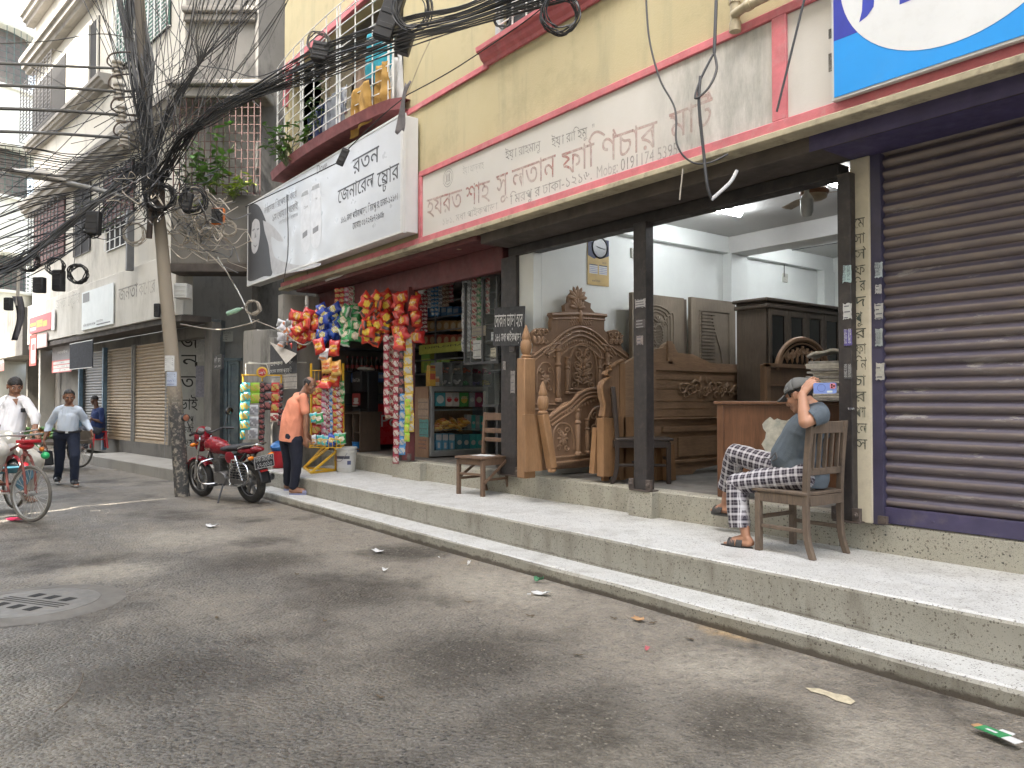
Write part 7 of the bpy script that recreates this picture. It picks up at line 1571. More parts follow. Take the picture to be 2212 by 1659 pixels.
vs, fs = fuse(mb, .008, 5, wrinkle(.008, 12, V((1,1,.6)), 4))
me = bpy.data.meshes.new('tmp'); me.from_pydata([tuple(v) for v in vs], [], fs); bm = bmesh.new(); bm.from_mesh(me)
cut_near(bm, hL, (hL-knL).normalized(), hL, .22); cut_near(bm, hR, (hR-knR).normalized(), hR, .22)
bm.to_mesh(me); bm.free()
mb2 = MB(); mb2.v = [tuple(v.co) for v in me.vertices]; mb2.f = [list(p.vertices) for p in me.polygons]; mb2.m = [0]*len(mb2.f); mb2.sm = [True]*len(mb2.f); bpy.data.meshes.remove(me)
tr_ = mb2.build('trousers', m_plaid, man, fixn=False, sharp=80)
at_ = tr_.data.attributes.new('puv', 'FLOAT_VECTOR', 'POINT'); data = []
for v in tr_.data.vertices:
    best = None
    for p, q, base in bones:
        d = q-p; L = d.length; k = max(-.3, min(1.2, (v.co-p).dot(d)/L/L)); kc = max(0, min(1, k)); dist = (v.co-(p+d*kc)).length
        if best is None or dist < best[0]: dn = d/L; pr = V((dn.z, 0, -dn.x)); best = (dist, base+k*L, (v.co-p).dot(pr)+.35*(v.co.y-p.y))
    data += [best[1], best[2], 0]
at_.data.foreach_set('vector', data)
for a, t_ in feet:
    d = (t_-a); d.z = 0; L = d.length; d.normalize(); hl_ = a-V((0,0,.078))-d*.05; sandal(man, hl_, hl_+d*(L+.085), m_sand)
mb = MB(); mb.tube(bez([S(680,790,5.02), S(660,815,5.0), S(640,835,4.99), S(600,830,5.0)], 5), .005, 6); mb.tube(bez([S(680,795,5.02), S(690,830,5.0), S(660,850,4.985)], 5), .005, 6); mb.build('drawstring', m_sand, man)
# phone
pa, pb_, pc = S(945, 382, 5.0), S(1066, 380, 5.06), S(1063, 308, 5.06); exx = (pb_-pa).normalized(); ezz = (pc-pb_); ezz = (ezz-exx*ezz.dot(exx)).normalized(); PW, PH = .150, .076
ph = thing('smartphone', 'smartphone in a pale blue case held sideways by the seated man', 'phone', (0,0,0))
def rrect(w_, h_, r, n=5): 
    o_ = []
    for cx, cy, a0 in ((w_-r, h_-r, 0), (r, h_-r, pi/2), (r, r, pi), (w_-r, r, 1.5*pi)):
        for k in range(n+1): o_.append((cx+r*cos(a0+pi/2*k/n), cy+r*sin(a0+pi/2*k/n)))
    return o_
nrm = exx.cross(ezz); po_ = pa; sgn = 1 if nrm.y < 0 else -1
mb = MB(); mb.prism(rrect(PW, PH, .012), po_, exx, ezz, -.010*sgn); mb.build('case', flat('phone_case_blue', (.17,.24,.52), .35), ph)
fr2 = po_+nrm*sgn*.0008
mb = MB(); mb.prism([(p[0]+PW-.042, p[1]+PH-.042) for p in rrect(.036, .036, .010)], fr2, exx, ezz, .003*sgn); mb.build('camera_plate', flat('camera_plate_pink', (.62,.20,.22), .3), ph)
mb = MB()
for dx, dy in ((.012,.026),(.012,.010),(.026,.018)): mb.lathe([(.0065,.003),(.0065,.005),(0,.005)], fr2+exx*(PW-.042+dx)+ezz*(PH-.042+dy), 12, 0, nrm*sgn)
mb.build('lens', m_iris, ph); mb = MB(); mb.tube([fr2+exx*(.052+.026*cos(k*pi/12))+ezz*(.040+.026*sin(k*pi/12)) for k in range(24)], .0016, 5, 0, False, True); mb.build('magnet_ring', flat('ring_navy', (.06,.09,.26), .4), ph)
mb = MB(); mb.prism([(p[0]+.088, p[1]+.006) for p in rrect(.036, .014, .003)], fr2, exx, ezz, .0008*sgn); mb.build('sticker', flat('pale_sticker', (.50,.55,.52), .5), ph)
# ---------------------------------------------------------------- generic standing figure
def figure(label, Jt, skin, shirt, pants, hs=1.0, bulk=1.0, hairkeep=None, beard=None, shoes=None, sleeve=1.0, hem=None, hemn=(0,0,-1), hands=None, loose=1.0, footdir=None, pantcut=None, toes=False, collar=True):
    J = Jt; h = J['head']; mb = MB(); head_forms(mb, h, hs)
    capsule(mb, hp(h, 0,-.02,-.05), J['nk'], .054, .058); capsule(mb, J['nk'], J['ch'], .065, .12*bulk); capsule(mb, J['ch'], J['pe'], .12*bulk, .115*bulk)
    for k in 'LR':
        capsule(mb, J['nk'], J['sh'+k], .042, .045); capsule(mb, J['sh'+k], J['el'+k], .046, .040); m_ = (J['el'+k]*2+J['wr'+k])/3; capsule(mb, J['el'+k], m_, .040, .042); capsule(mb, m_, J['wr'+k], .042, .027)
        hd_, hn, ht = hands[k]; hand_forms(mb, J['wr'+k], hd_, hn, ht, (.4,.45,.5,.55), 1.03)
        capsule(mb, J['pe'], J['hi'+k], .10*bulk, .085); capsule(mb, J['hi'+k], J['kn'+k], .085, .055); m_ = (J['kn'+k]*2+J['an'+k])/3; capsule(mb, J['kn'+k], m_, .053, .056); capsule(mb, m_, J['an'+k], .055, .036)
        foot_forms(mb, J['an'+k], J['to'+k])
    p = soft('person', mb, skin, None, .0065, 3); tag(p, label, 'person'); head_details(p, h, hs)
    if hairkeep: shell(h, hs, hairkeep, name='hair', par=p)
    if beard: shell(h, hs, beard, -.004, .003, name='beard', par=p)
    b = bulk*loose; mb = MB(); sd = (J['shL']-J['shR']).normalized()
    capsule(mb, J['nk']-V((0,0,.03)), J['ch'], .085, .135*b, 20); capsule(mb, J['ch'], J['be'], .135*b, .150*b, 20); capsule(mb, J['be'], J['pe']-V((0,0,.06)), .150*b, .148*b, 20)
    capsule(mb, J['ch']+sd*.05, J['pe']+sd*.04-V((0,0,.05)), .12*b, .125*b); capsule(mb, J['ch']-sd*.05, J['pe']-sd*.04-V((0,0,.05)), .12*b, .125*b)
    for k in 'LR':
        capsule(mb, J['ch']+V((0,0,.05)), J['sh'+k], .095, .062); capsule(mb, J['nk']-V((0,0,.02)), J['sh'+k]+V((0,0,.01)), .066, .060); e = J['sh'+k].lerp(J['el'+k], min(1, sleeve)); capsule(mb, J['sh'+k], e, .064, .058*loose)
        if sleeve > 1: capsule(mb, J['el'+k], J['el'+k].lerp(J['wr'+k], sleeve-1), .058*loose, .044*loose)
    capsule(mb, J['nk']-V((0,0,.03)), J['nk']-V((0,0,.06)), .068, .085)
    sh_ = soft('shirt', mb, shirt, p, .009, 4, wrinkle(.010, 9, V((1,1,.7)), hash(label) % 7), [(J['nk']-V((0,0,.0)), h[3], .115)]+([(hem, hemn)] if hem is not None else []))
    mb = MB(); capsule(mb, J['pe']+sd*.05, J['pe']-sd*.05, .138*bulk, .138*bulk)
    for k in 'LR':
        capsule(mb, J['hi'+k], J['kn'+k], .112*bulk, .083, 16); capsule(mb, J['kn'+k], J['an'+k].lerp(J['kn'+k], pantcut or -.02), .083, .066, 16)
    soft('trousers', mb, pants, p, .009, 4, wrinkle(.010, 10, V((1,1,.6)), 3))
    return p
def Dd(kx, ox, ky, oy, t0): return lambda x, y, dt=0.0: Pd(ox+kx*x, oy+ky*y, t0+dt)
# man in orange bending to the rack
O = Dd(.3268, 379.5, .3268, 596.4, 11.3)
bdir = V((.80,.60,0)); h = HF(O(886, 722), (.72,.52,-.45), (.42,.30,.86))
J = dict(head=h, nk=O(842,785), ch=O(800,860), be=O(775,960), pe=O(762,1055), shL=O(800,800,.24), shR=O(845,805,-.16), elR=O(862,945,-.20), wrR=O(858,1068,-.20), elL=O(835,930,.34), wrL=O(868,1040,.36),
  hiR=O(792,1085,-.06), hiL=O(735,1085,.10), knR=O(800,1230,-.06), knL=O(748,1235,.10), anR=O(778,1400,-.02), anL=O(742,1372,.2), toR=O(905,1440,-.02), toL=O(850,1410,.30))
org = figure('balding man in an orange shirt bending towards the yellow snack rack', J, m_sk2, cloth_mat('orange_cotton', (.74,.28,.17), 200, .9, .2), cloth_mat('navy_trousers', (.012,.014,.026)), .98, .98,
  lambda s, f, u: (u < .088 and u > -.035 and f < .03 and not (abs(s) > .06 and f > -.02 and u < .0)), None, None, .62, O(752, 1085), (-.12,0,-1), {'R': ((.0,.0,-1), (.55,-.75,0), (.75,.55,-.2)), 'L': ((.4,.3,-.9), (-.5,.7,.3), (.7,.5,0))}, 1.16, None, .10)
for a, t_ in ((J['anR'], J['toR']), (J['anL'], J['toL'])):
    d = t_-a; d.z = 0; L = d.length; d.normalize(); q = a-V((0,0,.078))-d*.05; sandal(org, q, q+d*(L+.08), flat('lilac_rubber', (.22,.23,.36), .5), straps=1)
# man in a white shirt walking up the road
Wm = Dd(.3923, 0, .3923, 542.2, 13.6); h = HF(Wm(380, 806), (.93,-.02,-.30), (.30,0,.95))
J = dict(head=h, nk=Wm(380,848), ch=Wm(377,915), be=Wm(372,960), pe=Wm(368,1005), shR=Wm(320,880), shL=Wm(436,880), elR=Wm(274,955,.05), wrR=Wm(243,1040,-.08), elL=Wm(468,935,.15), wrL=Wm(502,992,.02),
  hiR=Wm(328,1015), hiL=Wm(402,1015), knR=Wm(330,1125,.12), knL=Wm(412,1130,-.16), anR=Wm(318,1245,.30), anL=Wm(408,1262,-.10), toR=Wm(312,1290,.05), toL=Wm(425,1305,-.36))
wht = figure('bearded man in a pale blue-white shirt and navy trousers walking with a black bag', J, m_sk2, cloth_mat('pale_blue_shirt', (.60,.66,.74), 200, .85, .2), cloth_mat('navy_suiting', (.018,.024,.045)), 1.12, .98,
  lambda s, f, u: u > .028+.66*max(0, f+.02)+.012*noise.noise(V((s*90,f*90,u*90))) and u > -.04, lambda s, f, u: (u < -.03-.25*max(0,f-.05) and f > -.005 and u > -.12) and not (abs(s) < .03 and u > -.075 and f > .06), None, 1.85, Wm(368, 992), (0,0,-1), {'R': ((0,0,-1), (-.3,-.9,0), (.9,0,0)), 'L': ((.2,.2,-1), (-.3,.9,0), (.9,0,0))}, 1.05)
m_shoe = flat('black_shoe', (.015,.015,.017), .5); m_sole = flat('white_sole', (.45,.44,.42), .6)
for k in 'RL':
    a = J['an'+k]; d = J['to'+k]-a; d.z = 0; d.normalize(); q = V((a.x, a.y, a.z-.085)); mb = MB(); capsule(mb, q+d*-.04+V((0,0,.05)), q+d*.20+V((0,0,.042)), .056, .047, 12); capsule(mb, q+d*.06+V((0,0,.055)), q+d*.19+V((0,0,.045)), .054, .05); capsule(mb, q+V((0,0,.05)), a+V((0,0,.02)), .055, .052); so_ = soft('shoe', mb, m_shoe, wht, .008, 3)
    mb = MB(); sdv = V((0,0,1)).cross(d); mb.prism([(-.085+.34*(.5-.5*cos(pi*i/10)), .046*sin(pi*i/10)**.5) for i in range(11)]+[(-.085+.34*(.5-.5*cos(pi*i/10)), -.046*sin(pi*i/10)**.5) for i in range(9, 0, -1)], q+V((0,0,.022)), d, sdv, -.022); mb.build('sole', m_sole, so_)
mb = MB(); bp = [Wm(296,990), Wm(335,996,-.165), Wm(372,998,-.205), Wm(410,996,-.165), Wm(444,988)]; mb.tube(bez(bp, 5), .022, 6); mb.build('belt', m_shoe, wht); mb = MB(); mb.obox(Wm(368,998,-.225), (.02,.05,.035), Matrix.Identity(3)); mb.build('buckle', flat('steel', (.5,.5,.5), .3, 1), wht)
bg_ = thing('handbag', 'small black bag carried in the walking man\'s hand', 'bag', Wm(242, 1185)); mb = rel(MB(), bg_); c = Wm(242, 1140); mb.obox(c, (.12,.30,.26), Rz(.15), 0, .85); mb.build('bag_body', m_shoe, bg_, bevel=.03)
mb = rel(MB(), bg_); mb.tube(bez([Wm(222,1110), Wm(230,1075), Wm(243,1062), Wm(254,1075), Wm(262,1110)], 5), .010, 6); mb.build('handle', m_shoe, bg_)
# seated man in blue on the red stool
B = Dd(.3923, 0, .3923, 542.2, 19.9); h = HF(B(520, 822), (-.60,-.62,-.15), (0,0,1))
J = dict(head=h, nk=B(532,868), ch=B(540,905), be=B(540,950), pe=B(538,985), shR=B(560,878,-.12), shL=B(520,880,.15), elR=B(560,940,-.2), wrR=B(500,925,-.3), elL=B(510,940,.2), wrL=B(470,960,.1),
  hiR=B(535,990,-.1), hiL=B(525,990,.1), knR=B(465,985,-.25), knL=B(455,980,.1), anR=B(470,1075,-.2), anL=B(462,1075,.1), toR=B(440,1085,-.3), toL=B(430,1085,.0))
blue = figure('man in a dark blue shirt sitting on the red stool by the shutters', J, m_sk3, cloth_mat('royal_blue_shirt', (.025,.045,.14)), cloth_mat('grey_trousers', (.06,.065,.08)), .98, 1.05,
  lambda s, f, u: u > .01+.6*max(0, f) and u > -.04 and f < .07, None, None, .9, None, (0,0,-1), {'R': ((-1,0,-.3), (0,-1,0), (0,0,1)), 'L': ((-1,0,-.3), (0,-1,0), (0,0,1))}, 1.08)
st = thing('plastic_stool', 'red plastic stool under the man in blue', 'stool', B(545, 1085)); c0 = B(545, 1088); m_st = flat('red_stool', (.48,.02,.03), .35)
mb = MB(); mb.obox(V((0,0,.42)), (.32,.32,.03), Rz(.1)); mb.build('seat', m_st, st, bevel=.012)
for sx in (-1, 1):
    for sy in (-1, 1): mb = MB(); mb.bar((sx*.13,sy*.13,.41),(sx*.17,sy*.17,0),.055,.04); mb.build('leg', m_st, st, bevel=.006)
mb = MB()
for a, b in (((-1,-1),(1,-1)), ((1,-1),(1,1)), ((1,1),(-1,1)), ((-1,1),(-1,-1))): mb.bar((a[0]*.15,a[1]*.15,.22),(b[0]*.15,b[1]*.15,.22),.03,.02)
mb.build('stretcher', m_st, st)
# ================================================================== motorcycle
fd = V((-.955,-.297,0)).normalized(); ld = V((0,0,1)).cross(fd)
RB = Pz(546, 1085, .0); mo = thing('motorcycle', 'parked red motorcycle with chrome guards beside the leaning utility pole', 'motorcycle', (0,0,0)); lean = radians(7)
up_ = (V((0,0,1))*cos(lean)+ld*sin(lean)).normalized(); lf = (ld*cos(lean)-V((0,0,1))*sin(lean)).normalized()
BM = Matrix((fd, lf, up_)).transposed().to_4x4(); BM.translation = V((RB.x, RB.y, 0))
def bk_(fn, name, mt, par=None, **k):
    mb = MB(); mb.M = BM; fn(mb); return mb.build(name, mt, par or mo, **k)
m_tyre = M('tyre_rubber', (.022,.021,.020), .75, .3, 20, .4, 90, dirt=.5, dcol=(.10,.09,.075), dscale=7); m_alloy = flat('grey_alloy', (.22,.22,.22), .4, .6); m_chr = flat('chrome', (.55,.55,.55), .18, 1); m_rp = M('red_tank_paint', (.20,.008,.016), .22, .12, 3, 0); m_blk = flat('black_plastic', (.018,.018,.02), .35); m_eng = M('engine_alloy', (.16,.155,.15), .5, .3, 12, .3, 80, .5, dirt=.5); m_amb = flat('amber_lens', (.60,.17,.01), .2)
WB = 1.24; HZ = .30
def ring(mb, c, r, tr, seg=40, s2=10, ax='y', m=0): mb.tube([V((c[0]+r*cos(2*pi*k/seg), c[1], c[2]+r*sin(2*pi*k/seg))) for k in range(seg)], tr, s2, m, False, True)
for x, tr in ((0, .062), (WB, .05)):
    wh = bk_(lambda mb: ring(mb, (x,0,HZ), HZ-tr+.004, tr), 'wheel', m_tyre)
    def rimf(mb):
        for y in (-.03, .03): ring(mb, (x,y,HZ), .205, .014, 36, 6)
        for k in range(6):
            a = 2*pi*k/6
            for s in (-1, 1): mb.bar((x+.05*cos(a+s*.25),0,HZ+.05*sin(a+s*.25)),(x+.20*cos(a+s*.10),0,HZ+.20*sin(a+s*.10)),.022,.03)
        mb.lathe([(.06,-.05),(.065,-.03),(.065,.03),(.06,.05)], (x,0,HZ), 16, 0, (0,1,0)); mb.lathe([(.02,-.11),(.02,.11)], (x,0,HZ), 10, 0, (0,1,0))
    bk_(rimf, 'rim', m_alloy, wh)
def fork(mb):
    for s in (-.095, .095): mb.tube([(WB,s,HZ),(WB-.09,s,.58)], .028, 10); mb.tube([(WB-.09,s,.58),(WB-.24,s,.98)], .017, 8)
    mb.box((WB-.27,-.12,.88),(WB-.17,.12,.91))
bk_(fork, 'fork', m_chr)
def fend(mb): mb.grid(lambda u, v: V((WB+(HZ+.035)*cos(.15+2.3*u), (v-.5)*.15, HZ+(HZ+.035-.035*(2*v-1)**2)*sin(.15+2.3*u))), 16, 6)
bk_(fend, 'front_mudguard', m_rp, solid=.006)
def mbox(forms, name, mt, vox=.012):
    mb = MB(); mb.M = BM
    for c, r in forms: mb.ball(c, r, 0, 18, 12)
    vs, fs = fuse(mb, vox, 5); m2 = MB(); m2.add(vs, fs, 0, True); return m2.build(name, mt, mo, fixn=False)
mbox([((.70,0,.80),(.20,.135,.12)),((.82,0,.83),(.15,.14,.12)),((.56,0,.77),(.16,.09,.09))], 'fuel_tank', m_rp)
mbox([((WB-.14,0,.92),(.12,.12,.14)),((WB-.10,0,.80),(.09,.10,.10)),((WB-.16,0,1.02),(.06,.10,.08))], 'headlamp_cowl', m_rp)
mbox([((.44,0,.78),(.16,.12,.045)),((.22,0,.80),(.22,.125,.05)),((.02,0,.83),(.20,.11,.045))], 'seat', M('seat_vinyl', (.02,.02,.022), .5, .3, 20, .2, 120))
mbox([((-.02,0,.765),(.26,.11,.055)),((-.22,0,.79),(.14,.085,.045)),((.30,.10,.66),(.13,.02,.10)),((.30,-.10,.66),(.13,.02,.10))], 'tail_cowl', m_rp)
bk_(lambda mb: [mb.tube(bez([(.05,s*.12,.81),(-.12,s*.125,.85),(-.30,s*.10,.87),(-.34,0,.875)], 5), .013, 6) for s in (-1,1)], 'grab_rail', m_chr)
def engine(mb):
    mb.box((.42,-.11,.26),(.74,.11,.42)); mb.lathe([(.10,-.14),(.11,-.12),(.11,.12),(.10,.14)], (.52,0,.34), 18, 0, (0,1,0))
    for k in range(8): mb.box((.60,-.085,.43+k*.022),(.77,.085,.44+k*.022))
    mb.box((.63,-.06,.42),(.74,.06,.62)); mb.tube([(.0,.09,HZ),(.42,.09,.34)], .025, 8); mb.box((.0,.10,.26),(.45,.125,.36)); mb.tube([(.25,-.14,.33),(.75,-.14,.30)], .016, 6)
bk_(engine, 'engine', m_eng, bevel=.006)
def frm(mb):
    for p in ([(1.02,0,.92),(.86,0,.55),(.74,0,.28),(.42,0,.25)], [(1.0,0,.88),(.55,0,.68),(.25,0,.70),(-.15,0,.74)], [(.42,0,.25),(.34,0,.62)], [(-.1,.1,.74),(.36,.1,.40)], [(-.1,-.1,.74),(.36,-.1,.40)]): mb.tube(bez(p, 4), .019, 8)
    for s in (-1, 1): mb.tube([(0,s*.085,HZ),(.38,s*.085,.32)], .022, 6); mb.tube([(.5,s*.1,.26),(.5,s*.33,.28)], .011, 6); mb.tube([(.5,s*.22,.28),(.5,s*.34,.28)], .022, 8)
    mb.tube([(.48,.13,.27),(.42,.30,-.0)], .013, 6); mb.box((.38,.26,-.005),(.45,.33,.012))
bk_(frm, 'frame', m_blk)
for s in (-1, 1):
    def shock(mb):
        mb.tube([(.02,s*.125,.34),(.14,s*.125,.70)], .014, 8)
        mb.tube([(.02+.12*k/60+.03*cos(k*.9)*.8, s*.125+.03*sin(k*.9), .38+.28*k/60) for k in range(61)], .006, 5)
    bk_(shock, 'shock_absorber', m_chr)
bk_(lambda mb: [mb.tube(bez([(.80,s*.05,.62),(.86,s*.22,.58),(.88,s*.27,.42),(.82,s*.25,.28),(.72,s*.08,.25)], 6), .014, 8) for s in (-1,1)], 'crash_bar', m_chr)
def guard(mb):
    mb.tube(bez([(.20,.14,.64),(-.12,.20,.62),(-.24,.21,.55),(-.22,.21,.36),(.05,.20,.30),(.28,.16,.32),(.20,.14,.64)], 5), .011, 6)
    for k in range(7): z = .37+.038*k; mb.tube([(-.21,.205,z),(.22,.17,z)], .006, 5)
    mb.box((-.05,.17,.285),(.22,.27,.30))
bk_(guard, 'rear_leg_guard', m_chr)
bk_(lambda mb: (mb.lathe([(.03,0),(.052,.08),(.056,.45),(.056,.56),(.045,.575),(.045,.53),(.01,.53)], (.32,-.16,.30), 16, 0, (-1,-.06,.10)), mb.tube([(.70,-.06,.40),(.74,-.12,.30),(.5,-.16,.27),(.32,-.16,.30)], .02, 8)), 'exhaust', m_eng)
bk_(lambda mb: mb.grid(lambda u, v: V(((HZ+.05)*cos(1.7+1.5*u), (v-.5)*.17, HZ+(HZ+.06)*sin(1.7+1.5*u)+.02)), 12, 4), 'rear_mudguard', m_blk, solid=.006)
PF = Matrix((-lf, up_, -fd)).transposed()   # plate faces backwards
PM = BM @ Matrix.Translation((-.36,0,.62)) @ Matrix(((0,0,-1,0),(-1,0,0,0),(0,1,0,0),(0,0,0,1)))
mb = MB(); mb.M = PM; mb.box((-.165,-.09,-.006),(.165,.085,0)); pl_ = mb.build('number_plate', flat('plate_black', (.02,.02,.022), .4), mo)
mb = MB(); mb.M = PM
for q in ((-.165,-.09,.165,-.083),(-.165,.078,.165,.085),(-.165,-.083,-.158,.078),(.158,-.083,.165,.078)): mb.box((q[0],q[1],.0005),(q[2],q[3],.002))
lettering(mb, 'ঢাকা েমেট্রা-হ', (-.145,.008,.001), (1,0,0), (0,1,0), size=.095, width=.29, bold=.02); lettering(mb, '১৭-৩০২০', (-.13,-.075,.001), (1,0,0), (0,1,0), size=.10, width=.26, bold=.025); mb.build('plate_lettering', flat('white_print', (.55,.55,.53), .5), pl_, fixn=False)
bk_(lambda mb: mb.box((-.345,-.06,.47),(-.325,.06,.50)), 'tail_light', flat('red_lens', (.40,.01,.01), .2), bevel=.004)
for x, y, z in ((-.30,.17,.69),(-.30,-.17,.69),(1.06,.19,.84),(1.06,-.19,.84)): bk_(lambda mb: (mb.ball((x,y,z),(.035,.05,.03),0,12,8), mb.tube([(x,y*.4,z),(x,y*.9,z)], .008, 6)), 'indicator', m_amb)
bk_(lambda mb: mb.tube(bez([(.82,.36,1.02),(.90,.25,1.04),(1.0,.10,.99),(1.0,-.10,.99),(.90,-.25,1.04),(.82,-.36,1.02)], 6), .013, 8), 'handlebar', m_blk)
bk_(lambda mb: [mb.tube([(.815,s*.37,1.02),(.87,s*.27,1.035)], .02, 8) or mb.tube([(.90,s*.33,1.035),(.98,s*.24,1.05)], .007, 5) for s in (-1,1)], 'grip', m_blk)
bk_(lambda mb: [mb.lathe([(.045,-.03),(.05,.02),(.045,.03),(0,.03)], (1.03,s*.055,1.03), 14, 0, (-.6,0,.8)) for s in (-1,1)], 'instrument', m_alloy)
for s, a in ((1, .10), (-1, .16)):
    def mirror(mb): mb.tube([(.92,s*.28,1.04),(.90,s*.34,1.22)], .007, 6); mb.ball((.89,s*.37,1.28),(.02,.075,.055),0,16,10)
    mr = bk_(mirror, 'mirror', m_blk); bk_(lambda mb: mb.lathe([(.048,.0),(.0,.0005)], (.868,s*.37,1.28), 16, 0, (-1,0,0)), 'mirror_glass', flat('mirror_glass', (.40,.44,.44), .05, 1), mr)
mb = MB(); mb.M = BM; lettering(mb, 'YANG', (.84,.152,.765), (-1,0,0), (0,0,1), size=.05, width=.15, bold=.02); mb.build('tank_lettering', flat('gold_print', (.45,.38,.28), .4), mo, fixn=False)
# ================================================================== cycle rickshaw and its rider
fd = V((.95,.31,0)).normalized(); lf = V((0,0,1)).cross(fd); FW = Pz(66, 1128, 0)
RM = Matrix((fd, lf, V((0,0,1)))).transposed().to_4x4(); RM.translation = V((FW.x, FW.y, .0)); rk_ = thing('cycle_rickshaw', 'cycle rickshaw with a red frame coming up the road at the left edge', 'rickshaw', (0,0,0))
def rb_(fn, name, mt, par=None, Mx=None, **k):
    mb = MB(); mb.M = Mx or RM; fn(mb); return mb.build(name, mt, par or rk_, **k)
RWL = .345; SM = RM @ Matrix.Rotation(radians(14), 4, 'Z')
m_rt = M('dusty_tyre', (.13,.12,.105), .8, .3, 14, .2); m_spoke = flat('spoke_steel', (.45,.45,.44), .35, .6); m_fr = M('faded_red_frame', (.25,.075,.06), .5, .35, 12, .1, dirt=.5, dcol=(.2,.19,.18), dscale=14)
for (x, y, Mx) in ((0,0,SM), (-1.45,.42,RM), (-1.45,-.42,RM)):
    wh = rb_(lambda mb: ring(mb, (x,y,RWL), RWL-.02, .020, 44, 8), 'wheel', m_rt, None, Mx)
    def sp_(mb):
        ring(mb, (x,y,RWL), RWL-.045, .010, 44, 6)
        for k in range(28): a = 2*pi*k/28; b = a+(.5 if k % 2 else -.5); s = .03 if k % 4 < 2 else -.03; mb.tube([(x+.025*cos(b), y+s, RWL+.025*sin(b)), (x+(RWL-.045)*cos(a), y, RWL+(RWL-.045)*sin(a))], .0028, 4)
        mb.lathe([(.03,-.045),(.03,.045)], (x,y,RWL), 12, 0, (0,1,0)); mb.lathe([(.012,-.09),(.012,.09)], (x,y,RWL), 8, 0, (0,1,0))
    rb_(sp_, 'spokes', m_spoke, wh, Mx)
rb_(lambda mb: ([mb.tube(bez([(0,s*.065,RWL),(-.03,s*.07,.60),(-.09,s*.06,.78),(-.10,s*.02,.82)], 5), .015, 8) for s in (-1,1)], mb.tube([(-.10,0,.80),(-.155,0,1.02)], .022, 8), mb.tube([(0,.0,.02+RWL*2+.03),(-.02,0,.75)], .012, 6)), 'fork', m_fr, None, SM)
rb_(lambda mb: (mb.tube(bez([(-.34,.31,1.04),(-.18,.28,1.06),(-.14,0,1.05),(-.18,-.28,1.06),(-.34,-.31,1.04)], 6), .013, 8), mb.tube([(-.16,-.12,1.08),(-.10,.16,1.12)], .009, 6)), 'handlebar', m_spoke, None, SM)
rb_(lambda mb: (mb.ball((-.06,-.02,.93),(.06,.10,.05),0,14,10), mb.box((-.12,-.12,.96),(.02,.12,1.0))), 'headset_cover', flat('red_plastic', (.42,.02,.03), .35), None, SM, bevel=.01)
rb_(lambda mb: (mb.ball((.03,.16,.80),(.05,.05,.045),0,14,10), mb.tube([(.03,.16,.82),(-.05,.08,.95)], .006, 5)), 'bell', flat('green_bell', (.03,.42,.14), .35), None, SM)
rb_(lambda mb: (mb.ball((.02,.12,.88),(.03,.03,.03),0,10,8),), 'reflector', flat('orange_reflector', (.62,.18,.02), .3), None, SM)
rb_(lambda mb: [mb.tube(p, .017, 8) for p in ([(-.15,0,.98),(-.75,0,.80)], [(-.12,0,.85),(-.55,0,.32)], [(-.75,0,.85),(-.6,0,.32)], [(-.6,0,.32),(-1.45,0,.345)], [(-.75,0,.6),(-1.45,.3,.5)], [(-.75,0,.6),(-1.45,-.3,.5)], [(-1.45,-.45,.345),(-1.45,.45,.345)])], 'frame', m_fr)
rb_(lambda mb: mb.ball((-.75,0,.90),(.13,.09,.04),0,14,8), 'saddle', m_blk)
rb_(lambda mb: (mb.box((-1.95,-.46,.52),(-1.05,.46,.60)), mb.box((-1.95,-.46,.6),(-1.88,.46,1.15)), mb.box((-1.85,-.42,.75),(-1.35,.42,.92))), 'passenger_seat', M('painted_tin', (.05,.16,.22), .5, .3, 9), bevel=.015)
rb_(lambda mb: [mb.grid(lambda u, v: V((-1.45+(.43)*cos(.25+2.6*u), s*.42+(v-.5)*.14, RWL+.40*sin(.25+2.6*u))), 14, 2) for s in (-1,1)], 'mudguard', flat('red_plastic', (.42,.02,.03), .35), solid=.005)
rb_(lambda mb: (mb.tube([(-.55,-.17,.32),(-.55,.17,.32)], .012, 6), mb.box((-.50,.12,.18),(-.40,.22,.20)), mb.box((-.70,-.22,.44),(-.60,-.12,.46)), mb.bar((-.55,.11,.32),(-.45,.13,.19),.02), mb.bar((-.55,-.11,.32),(-.65,-.13,.45),.02)), 'pedal_crank', m_spoke)
rb_(lambda mb: mb.grid(lambda u, v: V((-.42+.3*u, .05+.18*(v-.5), .40+.22*v+.03*sin(u*6))), 8, 8), 'leg_cloth', flat('teal_cloth', (.06,.14,.19), .8), solid=.006)
Kd = Dd(.3923, 0, .3923, 542.2, 10.15); h = HF(Kd(82, 748), (.92,.10,-.32), (.30,.05,.95)); RP = lambda x, y, z: RM @ V((x, y, z))
J = dict(head=h, nk=Kd(80,792), ch=Kd(76,860), be=Kd(72,940,.04), pe=RP(-.75,0,.98), shR=Kd(20,835,.05), shL=Kd(142,835,-.05), elR=Kd(-25,930,-.1), wrR=SM @ V((-.32,-.30,1.08)), elL=Kd(195,910,-.15), wrL=SM @ V((-.33,.30,1.08)),
  hiR=RP(-.72,-.12,.92), hiL=RP(-.72,.12,.92), knR=RP(-.32,-.19,.86), knL=RP(-.30,.20,.72), anR=RP(-.62,-.17,.53), anL=RP(-.48,.17,.28), toR=RP(-.40,-.17,.47), toL=RP(-.26,.17,.21))
